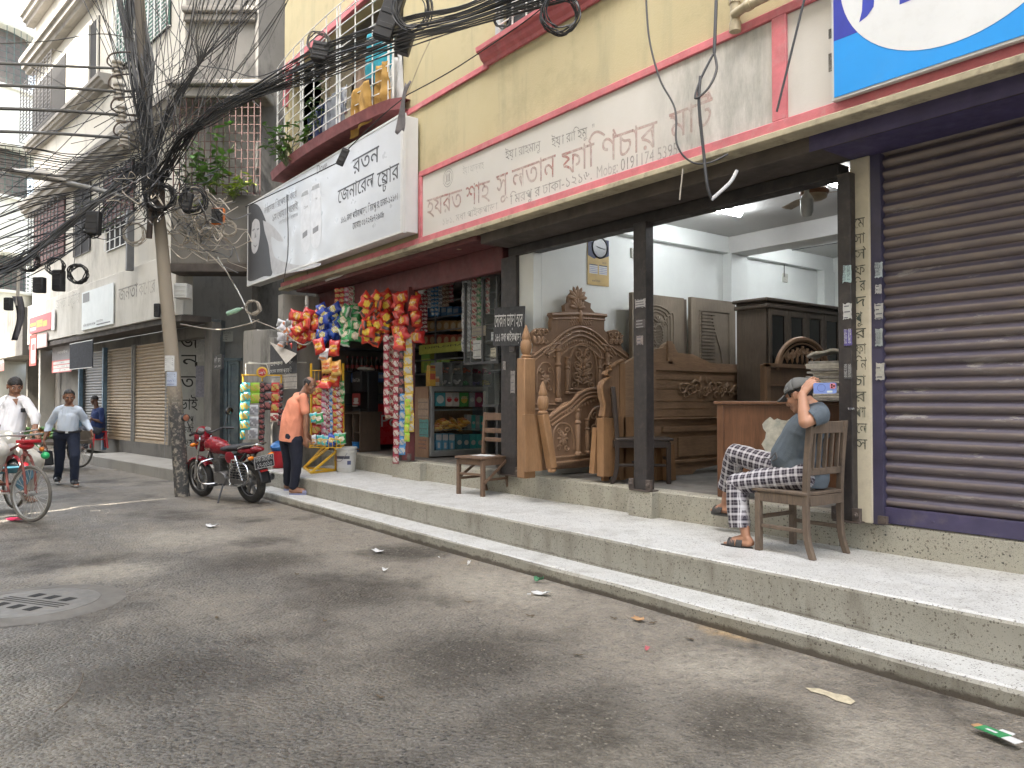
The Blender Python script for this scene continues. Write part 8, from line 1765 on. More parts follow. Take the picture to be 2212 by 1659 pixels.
rid = figure('man with black hair and an open white shirt and white lungi riding the rickshaw', J, m_sk2, cloth_mat('white_shirt', (.66,.65,.66), 200, .85, .2), cloth_mat('white_lungi', (.54,.52,.47)), 1.05, .98,
  lambda s, f, u: u > -.01+.85*max(0, f-.01)+.02*noise.noise(V((s*70,f*70,u*70))) and not (abs(s) > .06 and f > .0 and u < .03), lambda s, f, u: False, None, 1.45, None, (0,0,-1), {'R': (fd, V((0,0,1)), (0,0,1)), 'L': (fd+V((0,0,-.6)), V((.2,0,1)), -lf)}, 1.10, None, .30)
mb = MB(); mb.obox(Kd(131,877,-.165), (.012,.075,.055), Rz(.4)); mb.build('pocket_phone', m_blk, rid, bevel=.006)
mb = MB(); q = [Kd(68,815,-.125), Kd(100,812,-.125), Kd(92,850,-.150)]; mb.add(q, [(0,1,2)]); mb.build('open_collar', m_sk2, rid, solid=.004)
# barrow wheel and greens behind the walking man
vb = thing('vegetable_barrow', 'handcart with a spoked wheel and greens, half hidden behind the walking man', 'handcart', Pz(172, 1010, 0)); o_ = V(vb.location); VM = Matrix.Rotation(.5, 4, 'Z')
mb = MB(); mb.M = VM; ring(mb, (0,0,.42), .40, .022, 40, 8); mb.build('wheel', m_rt, vb)
mb = MB(); mb.M = VM
for k in range(20): a = 2*pi*k/20; mb.tube([(0,0,.42),(.39*cos(a),0,.42+.39*sin(a))], .004, 4)
mb.build('spokes', m_spoke, vb); mb = MB(); mb.M = VM; mb.box((-1.5,-1.0,.55),(.5,-.1,.62)); mb.box((-1.5,-.12,.62),(.5,-.08,.82)); mb.build('tray', wood('barrow_wood', (.10,.08,.06), (.17,.14,.11), 'X'), vb)
mb = MB(); mb.M = VM
for k in range(60): mb.ball((RND.uniform(-1.4,.4), -RND.uniform(.2,.95), .66+RND.uniform(0,.22)), (.07,.06,.045), k % 3, 7, 5)
mb.build('vegetables', [flat('veg_green', (.10,.22,.05), .6), flat('veg_orange', (.50,.20,.03), .5), flat('veg_dark', (.05,.12,.03), .6)], vb)
# ================================================================== utility pole
m_pole = NT('pole_concrete'); t = m_pole; c = t.mix(t.noise(2, 6), (.34,.29,.22), (.26,.22,.17)); z = t.sep()[2]
lo = t.ramp(t.math('ADD', z, t.math('MULTIPLY', t.noise(5, 8, .75), 1.2)), [(.0, 0), (.01, 1)]); low = t.math('SUBTRACT', 1.0, t.ramp(t.math('MULTIPLY', t.math('ADD', z, t.math('MULTIPLY', t.noise(6, 8, .75), .9)), .4), [(.70, 0), (.85, 1)]), True)
c = t.mix(low, c, t.mix(t.ramp(t.noise(14, 8, .75), [(.50, 0), (.60, .8)]), (.06,.058,.055), (.34,.30,.24))); c = t.mix(t.ramp(t.math('MULTIPLY', z, .1), [(.36, 0), (.46, .8)]), c, (.07,.062,.055)); t.bump(t.noise(30, 5), .3, .008); m_pole = t.out(c, .85)
m_cab = flat('cable_black', (.015,.015,.016), .5); m_cabg = flat('cable_grey', (.10,.10,.10), .6); m_tan = flat('cable_pale', (.36,.32,.26), .6); m_ins = flat('porcelain', (.46,.42,.36), .3); m_rust = M('rusty_iron', (.08,.06,.05), .7)
PT = lambda u, v, dt=0.0: Pd(u, v, 12.1+dt)
pb0 = Pz(395, 1071, 0); pole = thing('utility_pole', 'leaning concrete utility pole carrying a dense tangle of black cables', 'utility pole', pb0)
mb = rel(MB(), pole); pth = [pb0-V((0,0,.1)), PT(374,800), PT(359,640), PT(347,500), PT(330,380), PT(315,200), PT(304,40), PT(296,-80)]; mb.tube(bez(pth, 6), [.112-.042*i/42 for i in range(43)], 18); mb.build('shaft', m_pole, pole)
mb = rel(MB(), pole); mb.tube([PT(327,430,-.18), PT(322,515,-.18)], .045, 10); mb.box(PT(338,420,-.2)-V((.1,.1,.25)), PT(338,420,-.2)+V((.12,.1,.08))); mb.build('cable_bracket', m_rust, pole, bevel=.01)
for k, (v, u) in enumerate(((150,254), (198,257), (247,262), (300,268))):
    p = PT(u, v, -.1); q = PT(u+50, v-8+6*k, 0); mb = rel(MB(), pole); mb.bar(p, q, .05, .02); mb.tube([p-V((0,0,.14)), p+V((0,0,.14))], .014, 6); mb.tube(bez([p, PT(u-22, v-14, -.2), PT(u-12, v-34, -.2), PT(u+30, v-38, -.1)], 5), .014, 6); br = mb.build('bracket', m_rust, pole)
    for dz in (-.06, .06): mb = rel(MB(), pole); mb.lathe([(.045,-.06),(.085,-.05),(.085,-.025),(.05,-.012),(.05,.012),(.085,.025),(.085,.05),(.045,.06)], p+V((0,0,dz*1.1)), 14); mb.build('insulator', m_ins, br)
sl_ = thing('street_lamp', 'pale street lamp on a long bent arm from the utility pole', 'street lamp', PT(297, 436)); mb = rel(MB(), sl_); mb.tube(bez([PT(340,462), PT(318,448,-.1), PT(297,436,-.15), PT(220,412,-.5), PT(132,393,-.9)], 6), .038, 10); mb.build('arm', flat('galvanised', (.33,.33,.33), .5, .4), sl_)
mb = rel(MB(), sl_); a = PT(132,392,-.9); b = PT(18,369,-1.35); d = b-a; mb.grid(lambda u, v: a+d*u+V((0,0,1))*(.05+.06*sin(pi*min(1,u*1.2)))*sin(pi*v)+V((.6,.8,0))*(-cos(pi*v))*(.09+.05*sin(pi*u)), 10, 8); mb.grid(lambda u, v: a+d*u-V((0,0,1))*.03*sin(pi*v)+V((.6,.8,0))*(-cos(pi*v))*(.09+.05*sin(pi*u)), 10, 6); mb.build('lamp_head', flat('lamp_cream', (.46,.43,.38), .5), sl_, fixn=False)
for i, (u0, v0, u1, v1, c, tx) in enumerate(((355,768,376,801,(.50,.50,.48),None),(359,803,381,834,(.40,.44,.52),('০১৭৫২','০৩৬৬')))):
    p = PT((u0+u1)/2, (v0+v1)/2, -.115); e = V((.6,.8,0)); w_ = (u1-u0)/1680*12; hh = (v1-v0)/1680*12; mb = MB(); o2 = V((0,0,0)); n_ = V((.8,-.6,0))
    mb.grid(lambda u, v: e*((u-.5)*w_)+V((0,0,(v-.5)*hh))-n_*(.25*((u-.5)*w_)**2/.12), 6, 2, 0)
    for k in range(4 if not tx else 2): z_ = hh*(.3-.14*k); mb.add([e*x_+V((0,0,z_+dz))-n_*(.25*x_**2/.12)+n_*.002 for x_, dz in ((-w_*.4,0),(w_*.35,0),(w_*.35,.008),(-w_*.4,.008))], [(0,1,2,3)], 1)
    if tx:
        for k, s in enumerate(tx): lettering(mb, s, -e*w_*.4+n_*.004+V((0,0,-hh*(.2+.25*k))), e, EZ, size=.05, width=w_*.7, m=2)
    o = mb.build('pasted_notice', [M('notice_%d' % i, c, .8, .2, 20, 0), m_cabg, flat('ink_blue', (.06,.08,.24), .7)], None, fixn=False, label=['white printed notice on the pole, above the blue one','pale blue notice with numbers on the leaning pole'][i], cat='notice'); o.location = p
# ================================================================== cables
def cable(pts, r, label, group=None, mt=None, n=5, jit=0, seg=5):
    P = [Pd(u+RND.uniform(-jit, jit), v+RND.uniform(-jit, jit), t_) for u, v, t_ in pts]; mb = MB(); o_ = P[0].copy(); mb.M = Matrix.Translation(-o_)
    mb.tube(bez(P, n), r, seg); o = mb.build('cable', mt or m_cab, None, label=label, cat='cable', group=group, fixn=False); o.location = o_; return o
g1 = 'cables coming down onto the pole'; g2 = 'cables fanning up from the pole to the upper right'; g3 = 'cables in the thick bundle along the yellow building'; g4 = 'thick twisted power lines'; g5 = 'cables rising from the lower left to the pole'; g6 = 'dark cables in the left bundle'; g7 = 'single cables crossing the grey facade'; g8 = 'pale loose cables under the balcony'
U = RND.uniform
for k in range(13): x = 243+k*4.2; cable([(x+U(-4,4),-40,12.3+U(-.3,.3)), (270+k*2.0,95,12.1), (284+k*1.8,190,11.9+U(-.1,.1)), (300+k*2,290,11.9), (318+U(-12,12),400,11.9), (330+U(-12,14),470,11.9)], U(.009,.017), 'black cable in the bunch coming down the pole from above', g1, None, 5, 3)
for k in range(7): x = 276+k*5; cable([(x,-40,12.2), (292+k*4,60,12.1), (312+k*3,150,12.0), (322+U(-6,6),260,11.9), (330+U(-14,14),380,11.9)], U(.010,.02), 'black cable on the right side of the bunch coming down the pole', g1, m_cab if k % 3 else m_cabg, 5, 3)
for k in range(13): tx = 400+k*16+U(-6,6); cable([(315+U(-10,12),395+U(-20,20),11.9), (362+U(-8,8),250+U(-10,10),11.9), (425+U(-4,4),146+U(-4,4),11.8), (425+(tx-425)*.45+U(-4,4),76,11.8), (tx+30,-40,11.9)], U(.006,.013), 'black cable fanning up to the right from the pole knot', g2, None, 6, 2)
for k in range(26):
    o_ = (k-13)*.9; cable([(318+U(-12,16),440+U(-50,40),12.0), (385+U(-12,12),318+U(-22,22),11.6), (455+U(-8,8),254+o_*1.3,11.1), (548+U(-6,6),202+o_*1.2,10.5), (690+U(-6,6),138+o_*3.4+U(-8,8),9.6), (872,72+o_*2.6+U(-6,6),8.5), (1010,36+o_*2.4,7.9), (1190+o_*3,-34+o_*3.4,7.1)], U(.005,.0095), 'black cable in the thick bundle running along the yellow building', g3, None, 6, 2)
for k, (v0, v1) in enumerate(((135,148),(182,198),(232,248),(282,298))):
    cable([(-40,v0,9.5), (60,v0+4,10.2), (150,v0+8,11.1), (254+k*4,v1,12.0)], .020, f'thick twisted power line to the {["topmost","second","third","lowest"][k]} insulator', g4, m_cabg, 8, 0, 6)
    cable([(-40,v0+3,9.5), (60,v0+6,10.2), (150,v0+10,11.1), (254+k*4,v1+2,12.0)], .010, f'thin steel wire beside the {["topmost","second","third","lowest"][k]} power line', g4, m_cabg, 8, 1)
for k in range(24): a = 392+k*8.5; cable([(-60,a+62+U(-12,12),10.4+U(-.8,.8)), (70,a*.93+42+U(-6,6),11), (180,a*.70+115+U(-8,8),11.5), (262,a*.40+202+U(-8,8),11.9), (318+U(-6,16),a*.16+275+U(-10,10),12.0)], U(.005,.010), 'thin black cable slanting up from the lower left to the pole', g5, m_cab if k % 4 else m_cabg, 5, 2)
for k in range(12): v = 305+k*6; cable([(-40,v-4+U(-4,4),9.5), (80,v+14+U(-4,4),10.4), (170,v+28-k,11.2), (300,v+18-k*2,12)], U(.004,.009), 'thin near level cable from the left edge to the pole', 'level cables left of the pole', None, 5, 2)
for k in range(17): cable([(-50,612+U(-22,22),10.2), (48+U(-6,6),560+U(-14,14),10.6), (130+U(-5,5),500+U(-12,12),11.0), (212+U(-6,6),432+U(-14,14),11.5), (270,385+U(-14,14),11.8), (322+U(-8,10),345+U(-25,25),12.0)], U(.007,.014), 'black cable in the dark left bundle below the street lamp', g6, None, 6, 3)
for k, p in enumerate((((200,-20,12.6),(255,130,12.5),(310,330,12.3)), ((300,-20,11.6),(345,35,11.5),(430,150,11.3),(500,260,11.2)), ((560,-20,11.4),(470,130,11.4),(400,260,11.5),(345,380,11.7)), ((635,-20,10.6),(560,95,10.9),(470,205,11.3),(380,330,11.7)), ((-20,95,9.6),(110,88,10.6),(215,73,11.4),(290,84,11.8)), ((360,-20,12.4),(400,60,12.3),(470,150,12.1),(560,230,11.8)), ((-20,10,10),(10,-10,10)), ((430,142,11.8),(490,150,11.5),(560,165,11.2),(660,120,10.4)), ((250,-20,12.8),(340,200,12.4),(345,300,12.2)), ((500,-20,11.8),(488,205,11.5)), ((528,-20,11.7),(497,180,11.5)), ((-20,440,10.2),(120,330,11.2),(250,190,12.2)), ((-20,400,10.2),(100,300,11.2),(235,205,12.1)), ((-20,478,10.2),(130,365,11.2),(255,255,12.1)), ((60,140,13),(180,210,12.6),(300,300,12.2)), ((620,420,9.6),(622,540,9.8),(612,610,9.9)))):
    cable([q for q in p], U(.005,.009), 'single thin cable crossing the grey facade near the pole' if k < 15 else 'thin vertical wire hanging in front of the light box sign', g7 if k < 15 else None, None, 8, 0)
for k in range(40):
    u0, v0 = 375+U(-20,40), 480+U(-60,60); pts = [(u0, v0, 12.1)]
    for q in range(5): u0 += U(2,40); v0 += U(-28,38); pts.append((min(545,u0), min(690,v0), 12.1+U(-.5,.5)))
    cable(pts, U(.005,.010), 'pale curled loose cable under the old balcony', g8, m_tan if k % 4 else m_cabg, 6, 0)
for k in range(20):
    u0, v0 = 330+U(-60,60), 400+U(-80,60); pts = [(u0, v0, 11.8)]
    for q in range(5): u0 += U(-35,45); v0 += U(-35,38); pts.append((u0, v0, 11.8+U(-.4,.4)))
    cable(pts, U(.005,.011), 'short tangled cable end in the knot on the pole', 'tangled cable ends on the pole', m_cab if k % 3 else m_tan, 6, 0)
for k, (p, r, lab, mt) in enumerate((([(1395,-20,6.3),(1402,80,6.2),(1425,170,6.1),(1458,235,6.0),(1462,310,5.9),(1490,348,5.85),(1530,352,5.8),(1572,333,5.8)], .008, 'black cable hanging in a long curve before the faded sign', None), ([(1548,-20,6.0),(1543,115,5.9)], .013, 'double black cable hanging straight from above', None), ([(1543,115,5.9),(1548,150,5.85),(1530,190,5.8),(1502,212,5.8),(1514,170,5.85),(1540,118,5.9)], .010, 'knotted loop of flat black cable', None), ([(1513,165,5.85),(1510,225,5.8),(1520,330,5.75),(1528,400,5.7),(1537,431,5.7)], .012, 'black cable below the knotted loop', None), ([(1537,431,5.7),(1555,415,5.7),(1578,393,5.7),(1592,368,5.7)], .013, 'stripped white end of the hanging cable', flat('stripped_white', (.52,.52,.52), .5)), ([(1742,-20,5.3),(1678,241,5.3)], .008, 'stiff black rod hanging before the pink divider', None), ([(1475,365,5.6),(1468,432,5.6)], .005, 'short dirty string under the cornice lip', m_tan),
    ([(530,447,10.2),(640,395,10.0),(742,345,9.7)], .007, 'thin wire across the light box sign to the black splice', None), ([(752,322,9.7),(820,255,9.4),(880,205,9.1)], .007, 'wire from the black splice up to the hanging plastic strip', None), ([(880,205,9.1),(980,150,8.6),(1115,60,8.0),(1180,10,7.6)], .007, 'thin wire rising right from the hanging plastic strip', None), ([(880,205,9.1),(905,140,8.9),(935,75,8.6)], .004, 'string tying the plastic strip to the cable bundle', m_tan), ([(390,700,12.6),(470,712,12.4),(535,700,12.2),(560,690,12.2)], .009, 'pale cable strung under the balcony to the stub top', m_tan), ([(545,690,12.3),(600,712,12.2),(660,745,12.2),(700,700,12)], .008, 'rope from the stub top to the store front', m_tan), ([(470,555,12.3),(520,640,12.3),(545,700,12.2)], .010, 'thin white pipe slanting from the balcony to the stub top', flat('white_plastic', (.72,.72,.69), .4)))):
    cable(p, r, lab, None, mt, 8, 0, 6)
for k in range(64):
    u0 = U(150,650); v1 = U(150,430); cable([(u0,-30,12+U(-.6,.5)), (u0*.6+140+U(-25,25),v1*.45,11.9), (330+U(-40,70),v1,11.8), (U(150,330),v1+U(40,110),11.6), (U(-60,160),v1+U(70,190),10.8)][:3+k % 3], U(.0035,.007), 'thin stray cable in the web around the pole', 'stray cables around the pole', m_cab if k % 3 else m_cabg, 6, 0)
# coils and boxes
def coil(u, v, t_, R, n, r, label, mt=None, sq=1.0):
    c = Pd(u, v, t_); e = V((.6046,.7965,0)); mb = MB()
    for k in range(n):
        R_ = R*U(.82,1.06); dx, dz, dy = U(-.12,.12)*R, U(-.10,.10)*R, U(-.05,.05); ph_ = U(0, 6)
        mb.tube([e*(dx+R_*sq*cos(ph_+q*pi/14))+V((0,0,dz+R_*sin(ph_+q*pi/14)*U(.97,1.03)))+V((.8,-.6,0))*(dy+.02*sin(q)) for q in range(28)], r, 5, 0, False, True)
    o = mb.build('cable_coil', mt or m_cab, None, label=label, cat='cable coil', fixn=False); o.location = c; return o
coil(168,592,11.2,.135,9,.008,'round black cable coil hanging left of the white sign board'); coil(1210,30,7.2,.185,7,.008,'big loop of black cable hanging below the window sill', None, .95); coil(348,425,11.7,.20,12,.007,'messy black coil on the pole knot'); coil(418,432,11.8,.20,10,.007,'loose black coil right of the pole knot'); coil(200,492,11.3,.14,8,.008,'dark oval coil wrapped on a box left of the pole', None, .7); coil(496,495,11.8,.11,9,.005,'tan wire coil beside the orange box', m_tan); coil(292,505,11.9,.17,9,.005,'thin pale wire loops left of the pole', m_tan); coil(546,665,12.2,.11,8,.006,'tan wire coil above the concrete stub', m_tan); coil(890,18,8.4,.25,8,.008,'loops of black cable hanging from the bundle', None, .8); coil(690,95,9.6,.14,6,.006,'grey wire loops around the box in the bundle', m_cabg); coil(1085,40,8.0,.09,4,.006,'small twist of cable by the upper window', m_cabg); coil(120,575,11,.12,6,.007,'black coil tied to the grey duct'); coil(62,565,10.8,.14,7,.007,'drooping black coil left of the grey duct')
def cbox(u0, v0, u1, v1, t_, label, mt, dep=.12, rz=.92, tilt=0, name='junction_box', lid=None):
    a = Pd((u0+u1)/2, (v0+v1)/2, t_); w_ = (u1-u0)/1680*t_; h_ = (v1-v0)/1680*t_; o = thing(name, label, 'junction box', a, rz); o.rotation_euler.y = tilt
    mb = MB(); mb.box((-w_/2,0,-h_/2),(w_/2,dep,h_/2)); mb.build('box_body', mt, o, bevel=.012)
    mb = MB(); mb.box((-w_*.46,-.012,-h_*.46),(w_*.46,-.001,h_*.46)); 
    for k in range(3): mb.box((-w_*.4,-.02,-h_*.3+k*h_*.28),(w_*.4,-.0125,-h_*.2+k*h_*.28))
    mb.build('lid', lid or mt, o, bevel=.004); return o
m_bx = flat('box_black', (.018,.018,.02), .45)
cbox(820,-30,862,85,8.6,'large dark cable enclosure hanging in the bundle',m_bx,.10,.9,.32); cbox(856,60,888,112,8.6,'square black box at the end of the bundle enclosure',m_bx,.12,.9,.3); cbox(672,88,712,128,9.5,'black box wrapped in grey wire in the bundle',m_bx,.14,.9,.2); cbox(456,449,483,484,11.8,'small orange and black box on pale wires',flat('box_orange',(.66,.16,.01),.4),.08,.9,0,'junction_box',m_bx); cbox(375,612,404,644,12.2,'white meter box on the right side of the pole',flat('box_white',(.50,.50,.47),.5),.2,.9)
cbox(184,455,212,505,11.2,'black box in the left cable bundle under the lamp arm',m_bx,.12,.9,.05); cbox(112,582,132,628,11,'black box hanging on the grey duct',m_bx,.12,.9); cbox(70,598,92,632,10.8,'flat black box left of the grey duct',m_bx,.1,.9); cbox(332,655,344,685,12,'small dark splice box on the pole cable',m_bx,.06,.9); cbox(395,415,412,455,11.7,'black splice tube right of the pole knot',m_bx,.08,.9,.2); cbox(8,642,22,670,10.8,'small black box at the left edge on the stained wall',m_bx,.08,.9)
cbox(732,318,748,358,9.7,'slim black splice on the wire over the light box sign',m_bx,.04,.9,.42)
mb = MB(); mb.grid(lambda u, v: Pd(882-22*v+14*(u-.5)-6*sin(v*5)*u, 178+108*v+5*sin(u*6), 9.05), 4, 12); mb.build('plastic_strip', M('grey_plastic_strip', (.16,.145,.15), .5, .3, 12), None, solid=.004, label='torn grey plastic strip hanging at the light box corner', cat='plastic strip', fixn=False)
bt = thing('plastic_bottle', 'pale green plastic bottle hanging on a string under the wires', 'bottle', Pd(507, 672, 12.3)); Bx = Matrix.Rotation(.92, 4, 'Z') @ Matrix.Rotation(1.22, 4, 'Y')
mb = MB(); mb.M = Bx; mb.lathe([(.0,-.13),(.035,-.128),(.038,-.05),(.034,-.03),(.038,-.01),(.038,.06),(.014,.11),(.014,.13)], seg=14); mb.build('bottle_body', flat('pale_green_plastic', (.30,.48,.34), .25), bt); mb = MB(); mb.M = Bx; mb.lathe([(.017,.125),(.017,.148),(0,.15)], seg=12); mb.build('cap', m_tubew, bt)
# ================================================================== signs on the corner building
def gsign(name, label, u0, u1, v0, v1, d, mt, lines=(), inkm=None, cat='sign', th=.02):
    a, zt = GL(u1, v0, d); b, zb = GL(u0, v1, d); o = thing(name, label, cat, GW(a, d, zb)); w_ = b-a; h_ = zt-zb
    LM = Matrix((-GG, V((0,0,1)), GN)).transposed().to_4x4(); LM.translation = GG*w_   # x to the right, y up, z out
    mb = MB(); mb.M = LM; mb.box((0,0,-th),(w_,h_,0)); mb.build('board', mt, o)
    if lines:
        mb = MB(); mb.M = LM
        for (x, y, ww, hh, s, m) in lines:
            if s: lettering(mb, s, (x*w_, y*h_, .002), (1,0,0), (0,1,0), size=hh*h_*1.5, width=ww*w_, m=m, bold=.02)
            else: mb.box((x*w_, y*h_, .0012+.0012*m), (x*w_+ww*w_, y*h_+hh*h_, .002+.0012*m), m)
        mb.build('printed_lettering', inkm, o, fixn=False)
    return o
K_ = flat('ink_grey', (.16,.16,.17), .7); W_ = flat('white_print', (.55,.55,.53), .5); Y_ = flat('yellow_print', (.62,.34,.03), .5); R_ = flat('red_print', (.45,.05,.05), .5)
gsign('signboard', 'blank bluish white sign board above the shutters', 176, 245, 610, 714, .2, M('bluish_white_board', (.58,.62,.62), .5, .06, 2, 0, dirt=.2, dcol=(.42,.44,.44), dscale=3), ((.06,.08,.4,.06,'দিব েমডস েসাপ',0),(.5,.05,.42,.03,None,0),(.5,.12,.2,.05,'েহােটল',0),(.04,.72,.22,.24,None,1),(.09,.78,.12,.08,None,0)), [K_, flat('meter_dark', (.09,.085,.085), .5)])
gsign('poster', 'pinkish red poster with yellow and white boxes on the sign band', 63, 110, 674, 722, .18, flat('poster_pink', (.50,.09,.10), .6), ((.36,.30,.28,.42,None,0),(.66,.26,.18,.34,None,0),(.06,.44,.26,.2,None,0),(.06,.16,.28,.2,None,1),(.08,.18,.24,.1,'েমলা চলেছ',2),(.38,.42,.22,.12,'৫০%',2)), [Y_, W_, R_], 'poster')
gsign('poster', 'white side flap of the red poster', 110.5, 118, 668, 714, .18, flat('poster_white', (.56,.55,.53), .6), (), None, 'poster')
gsign('banner', 'pale banner with three white pill shapes under the red poster', 79, 101, 718, 753, .17, flat('banner_rose', (.44,.30,.27), .6), ((.06,.1,.24,.8,None,0),(.38,.1,.24,.8,None,0),(.70,.1,.24,.8,None,0),(.42,.5,.16,.12,'েলান',1)), [W_, R_], 'banner')
gsign('banner', 'long red and white vertical banner under the red poster', 63, 78, 722, 791, .16, flat('banner_red', (.48,.06,.04), .6), ((.28,.08,.66,.8,None,0),(.36,.2,.5,.06,'ব`াংক',1),(.4,.5,.44,.2,None,1)), [W_, R_], 'banner')
o = gsign('signboard', 'hanging grey and red sign with three pale pill labels by the dark shop', 112, 155, 737, 806, -.2, flat('sign_grey', (.16,.15,.16), .6), ((0,.0,1,.42,None,0),(.08,.28,.84,.1,None,1),(.08,.15,.84,.1,None,1),(.08,.03,.84,.1,None,1),(.3,.3,.4,.05,'িবকাশ',2),(.3,.17,.5,.05,'ই-িরচাজ',2),(.3,.05,.5,.05,'ফ্রিজ কাড',2),(.3,.64,.5,.08,'েমাবাইল',1)), [R_, W_, K_])
o = gsign('sun_blind', 'black fabric sun blind hung from arms before the shutters', 150, 200, 733, 799, .35, M('black_fabric', (.018,.02,.026), .9, .3, 12, .1), ((0,.965,1,.03,None,0),(0,0,1,.03,None,0)), [W_], 'sun blind')
gsign('signboard', 'white sign board cut by the left edge over the far shops', -30, 9, 716, 805, .1, flat('poster_white', (.56,.55,.53), .6), ((0,0,1,.2,None,0),), [R_])
gsign('notice_board', 'black to-let board with white hand lettering beside the blue gate', 462, 479, 765, 798, 3.0, flat('plate_black', (.02,.02,.022), .4), ((.08,.45,.84,.3,'বাড়ী ভাড়া',0),(.1,.12,.8,.16,'১৮৭, মধ`',0)), [W_])
mb = MB(); mb.tube([GW(2.2,.30,4.3), GW(2.2,.30,5.6)], .10, 4); mb.build('cable_duct', m_cabg, None, label='grey square duct hanging from the wall amid the left cables', cat='duct'); 
# goods and rag at the far shop
mb = MB(); mb.M = GM
for k in range(70): mb.ball((U(6.2,9.8), U(-2.15,-1.9), U(1.0,2.3)), (.09,.05,.13), k % 3, 6, 4)
mb.build('shop_goods', [foil('goods_red', (.40,.06,.03)), foil('goods_orange', (.45,.22,.05)), foil('goods_green', (.10,.22,.08))], None, label='rows of red and orange packets hanging in the far dark shop', cat='packets', kind='stuff')
mb = MB(); mb.grid(lambda u, v: Pd(36+6*sin(v*4)+16*(u-.5)*(1.2-.4*v)+3*sin(u*7+v*3), 640+95*v, 15.5+.1*sin(u*6)), 8, 12); mb.build('rag', M('dark_rag', (.09,.085,.09), .9), None, solid=.01, label='grey and black rag hanging on a pipe by the stained wall', cat='rag', fixn=False)
mb = MB(); mb.tube([Pd(41,585,15.5), Pd(37,660,15.5)], .03, 8); mb.build('pipe', m_ins, None, label='short cream pipe above the hanging rag', cat='pipe')
# ================================================================== plants
def leafmat(n, c):
    if n in MATS: return MATS[n]
    t = NT(n); k = t.mix(t.noise(5, 4), mul3(c, .7), mul3(c, 1.25)); t.b.inputs['Transmission Weight'].default_value = 0; MATS[n] = t.out(k, .45); return MATS[n]
def plant(label, u, v, t_, w_, h_, n, L, col, droop=.5, group=None):
    base = Pd(u, v, t_); o = thing('plant', label, 'plant', base); mb = MB(); ms = MB(); r_ = random.Random(int(u*7+v)); e = V((.6046,.7965,0)); f = V((.8,-.6,0))
    for k in range(max(3, n//7)):
        tip = e*r_.uniform(-w_, w_)*.5+f*r_.uniform(-.15,.25)+V((0,0,h_*r_.uniform(.5,1))); st = bez([V((0,0,0)), tip*.5+V((0,0,.06)), tip], 4); ms.tube(st, .006, 5)
        for q in range(7):
            p = st[2+int(r_.random()*(len(st)-2))]; a = r_.uniform(0, 6.28); d = V((cos(a), sin(a), r_.uniform(-droop,.6))).normalized(); s = d.cross(V((0,0,1))).normalized(); up = s.cross(d); l = L*r_.uniform(.6,1.2); ww = l*.24; m_ = r_.randint(0, 1)
            mb.add([p, p+d*l*.3+s*ww, p+d*l*.3-up*ww*.3, p+d*l*.3-s*ww, p+d*l*.7+s*ww*.8+up*-.02*l, p+d*l*.68-up*ww*.5, p+d*l*.7-s*ww*.8-up*.02*l, p+d*l-up*l*.18], [(0,1,2),(0,2,3),(1,4,5,2),(2,5,6,3),(4,7,5),(5,7,6)], m_, False)
    ms.build('stem', flat('stem_green', (.10,.12,.05), .7), o); mb.build('foliage', [leafmat('leaf_%s' % col, {'y': (.30,.38,.06), 'g': (.09,.20,.045), 'd': (.05,.11,.03)}[col]), leafmat('leaf2_%s' % col, {'y': (.20,.30,.05), 'g': (.13,.26,.06), 'd': (.07,.14,.04)}[col])], o, fixn=False); return o
gp_ = 'plants on the old balcony'
plant('broad leaved plant at the middle of the old balcony grille', 455, 420, 15.0, 1.1, 1.1, 56, .26, 'g', .5, gp_); plant('leafy plant at the left of the old balcony', 415, 415, 15.0, 1.0, .9, 42, .16, 'd'); plant('yellow-green plant on the right of the old balcony ledge', 505, 432, 14.9, 1.0, .65, 70, .17, 'y'); plant('small yellow-green plant low by the pale cables', 425, 470, 14.8, .5, .45, 22, .15, 'y'); plant('upright leafy plant inside the old balcony grille', 470, 405, 15.0, .6, 1.2, 24, .24, 'g')
plant('fresh green bush reaching out of the balcony over the light box sign', 618, 360, 12.6, 1.0, .75, 84, .17, 'g'); plant('green plant behind the balcony bars beside the bush', 655, 335, 12.2, .4, .75, 26, .18, 'g'); plant('dark plant growing on the lower left window', 215, 505, 16.8, 1.1, .8, 40, .16, 'd'); plant('thin dark plant in the shade of the laundry', 690, 285, 11.9, .4, .8, 16, .14, 'd')
# ================================================================== laundry in the barred balcony
def cloth(label, u0, v0, u1, v1, y, mt, folds=4, amp=.05, taper=0, cat='laundry', bunch=0):
    a = Py(u0, v0, y); b = Py(u1, v1, y); mb = MB(); sd = u0*.13
    mb.grid(lambda u, v: V((a.x+(b.x-a.x)*(.5+(u-.5)*(1-taper*(1-v))), y+amp*sin(u*pi*folds+sd+v*1.5)*(.4+.6*v)+.03*noise.noise(V((u*5+sd,v*5,0))), a.z+(b.z-a.z)*v+.05*sin(u*3+sd)*(v > .6)+bunch*noise.noise(V((u*4,v*4,sd))))), 22, 14)
    return mb.build('cloth', cloth_mat(mt[0], mt[1], 150) if mt[0] not in MATS else MATS[mt[0]], None, solid=.006, label=label, cat=cat, group='washing in the barred balcony', fixn=False)
cloth('dark blue jeans hung over the balcony ledge', 668, 246, 706, 300, 4.84, ('denim', (.025,.04,.11)), 3, .05); cloth('grey shirt draped over the balcony bars', 700, 218, 742, 276, 4.82, ('grey_jersey', (.20,.22,.25)), 5, .04, .2); cloth('white and dark cloth beside the grey shirt', 726, 200, 750, 246, 4.84, ('pale_cloth', (.50,.52,.56)), 3, .04)
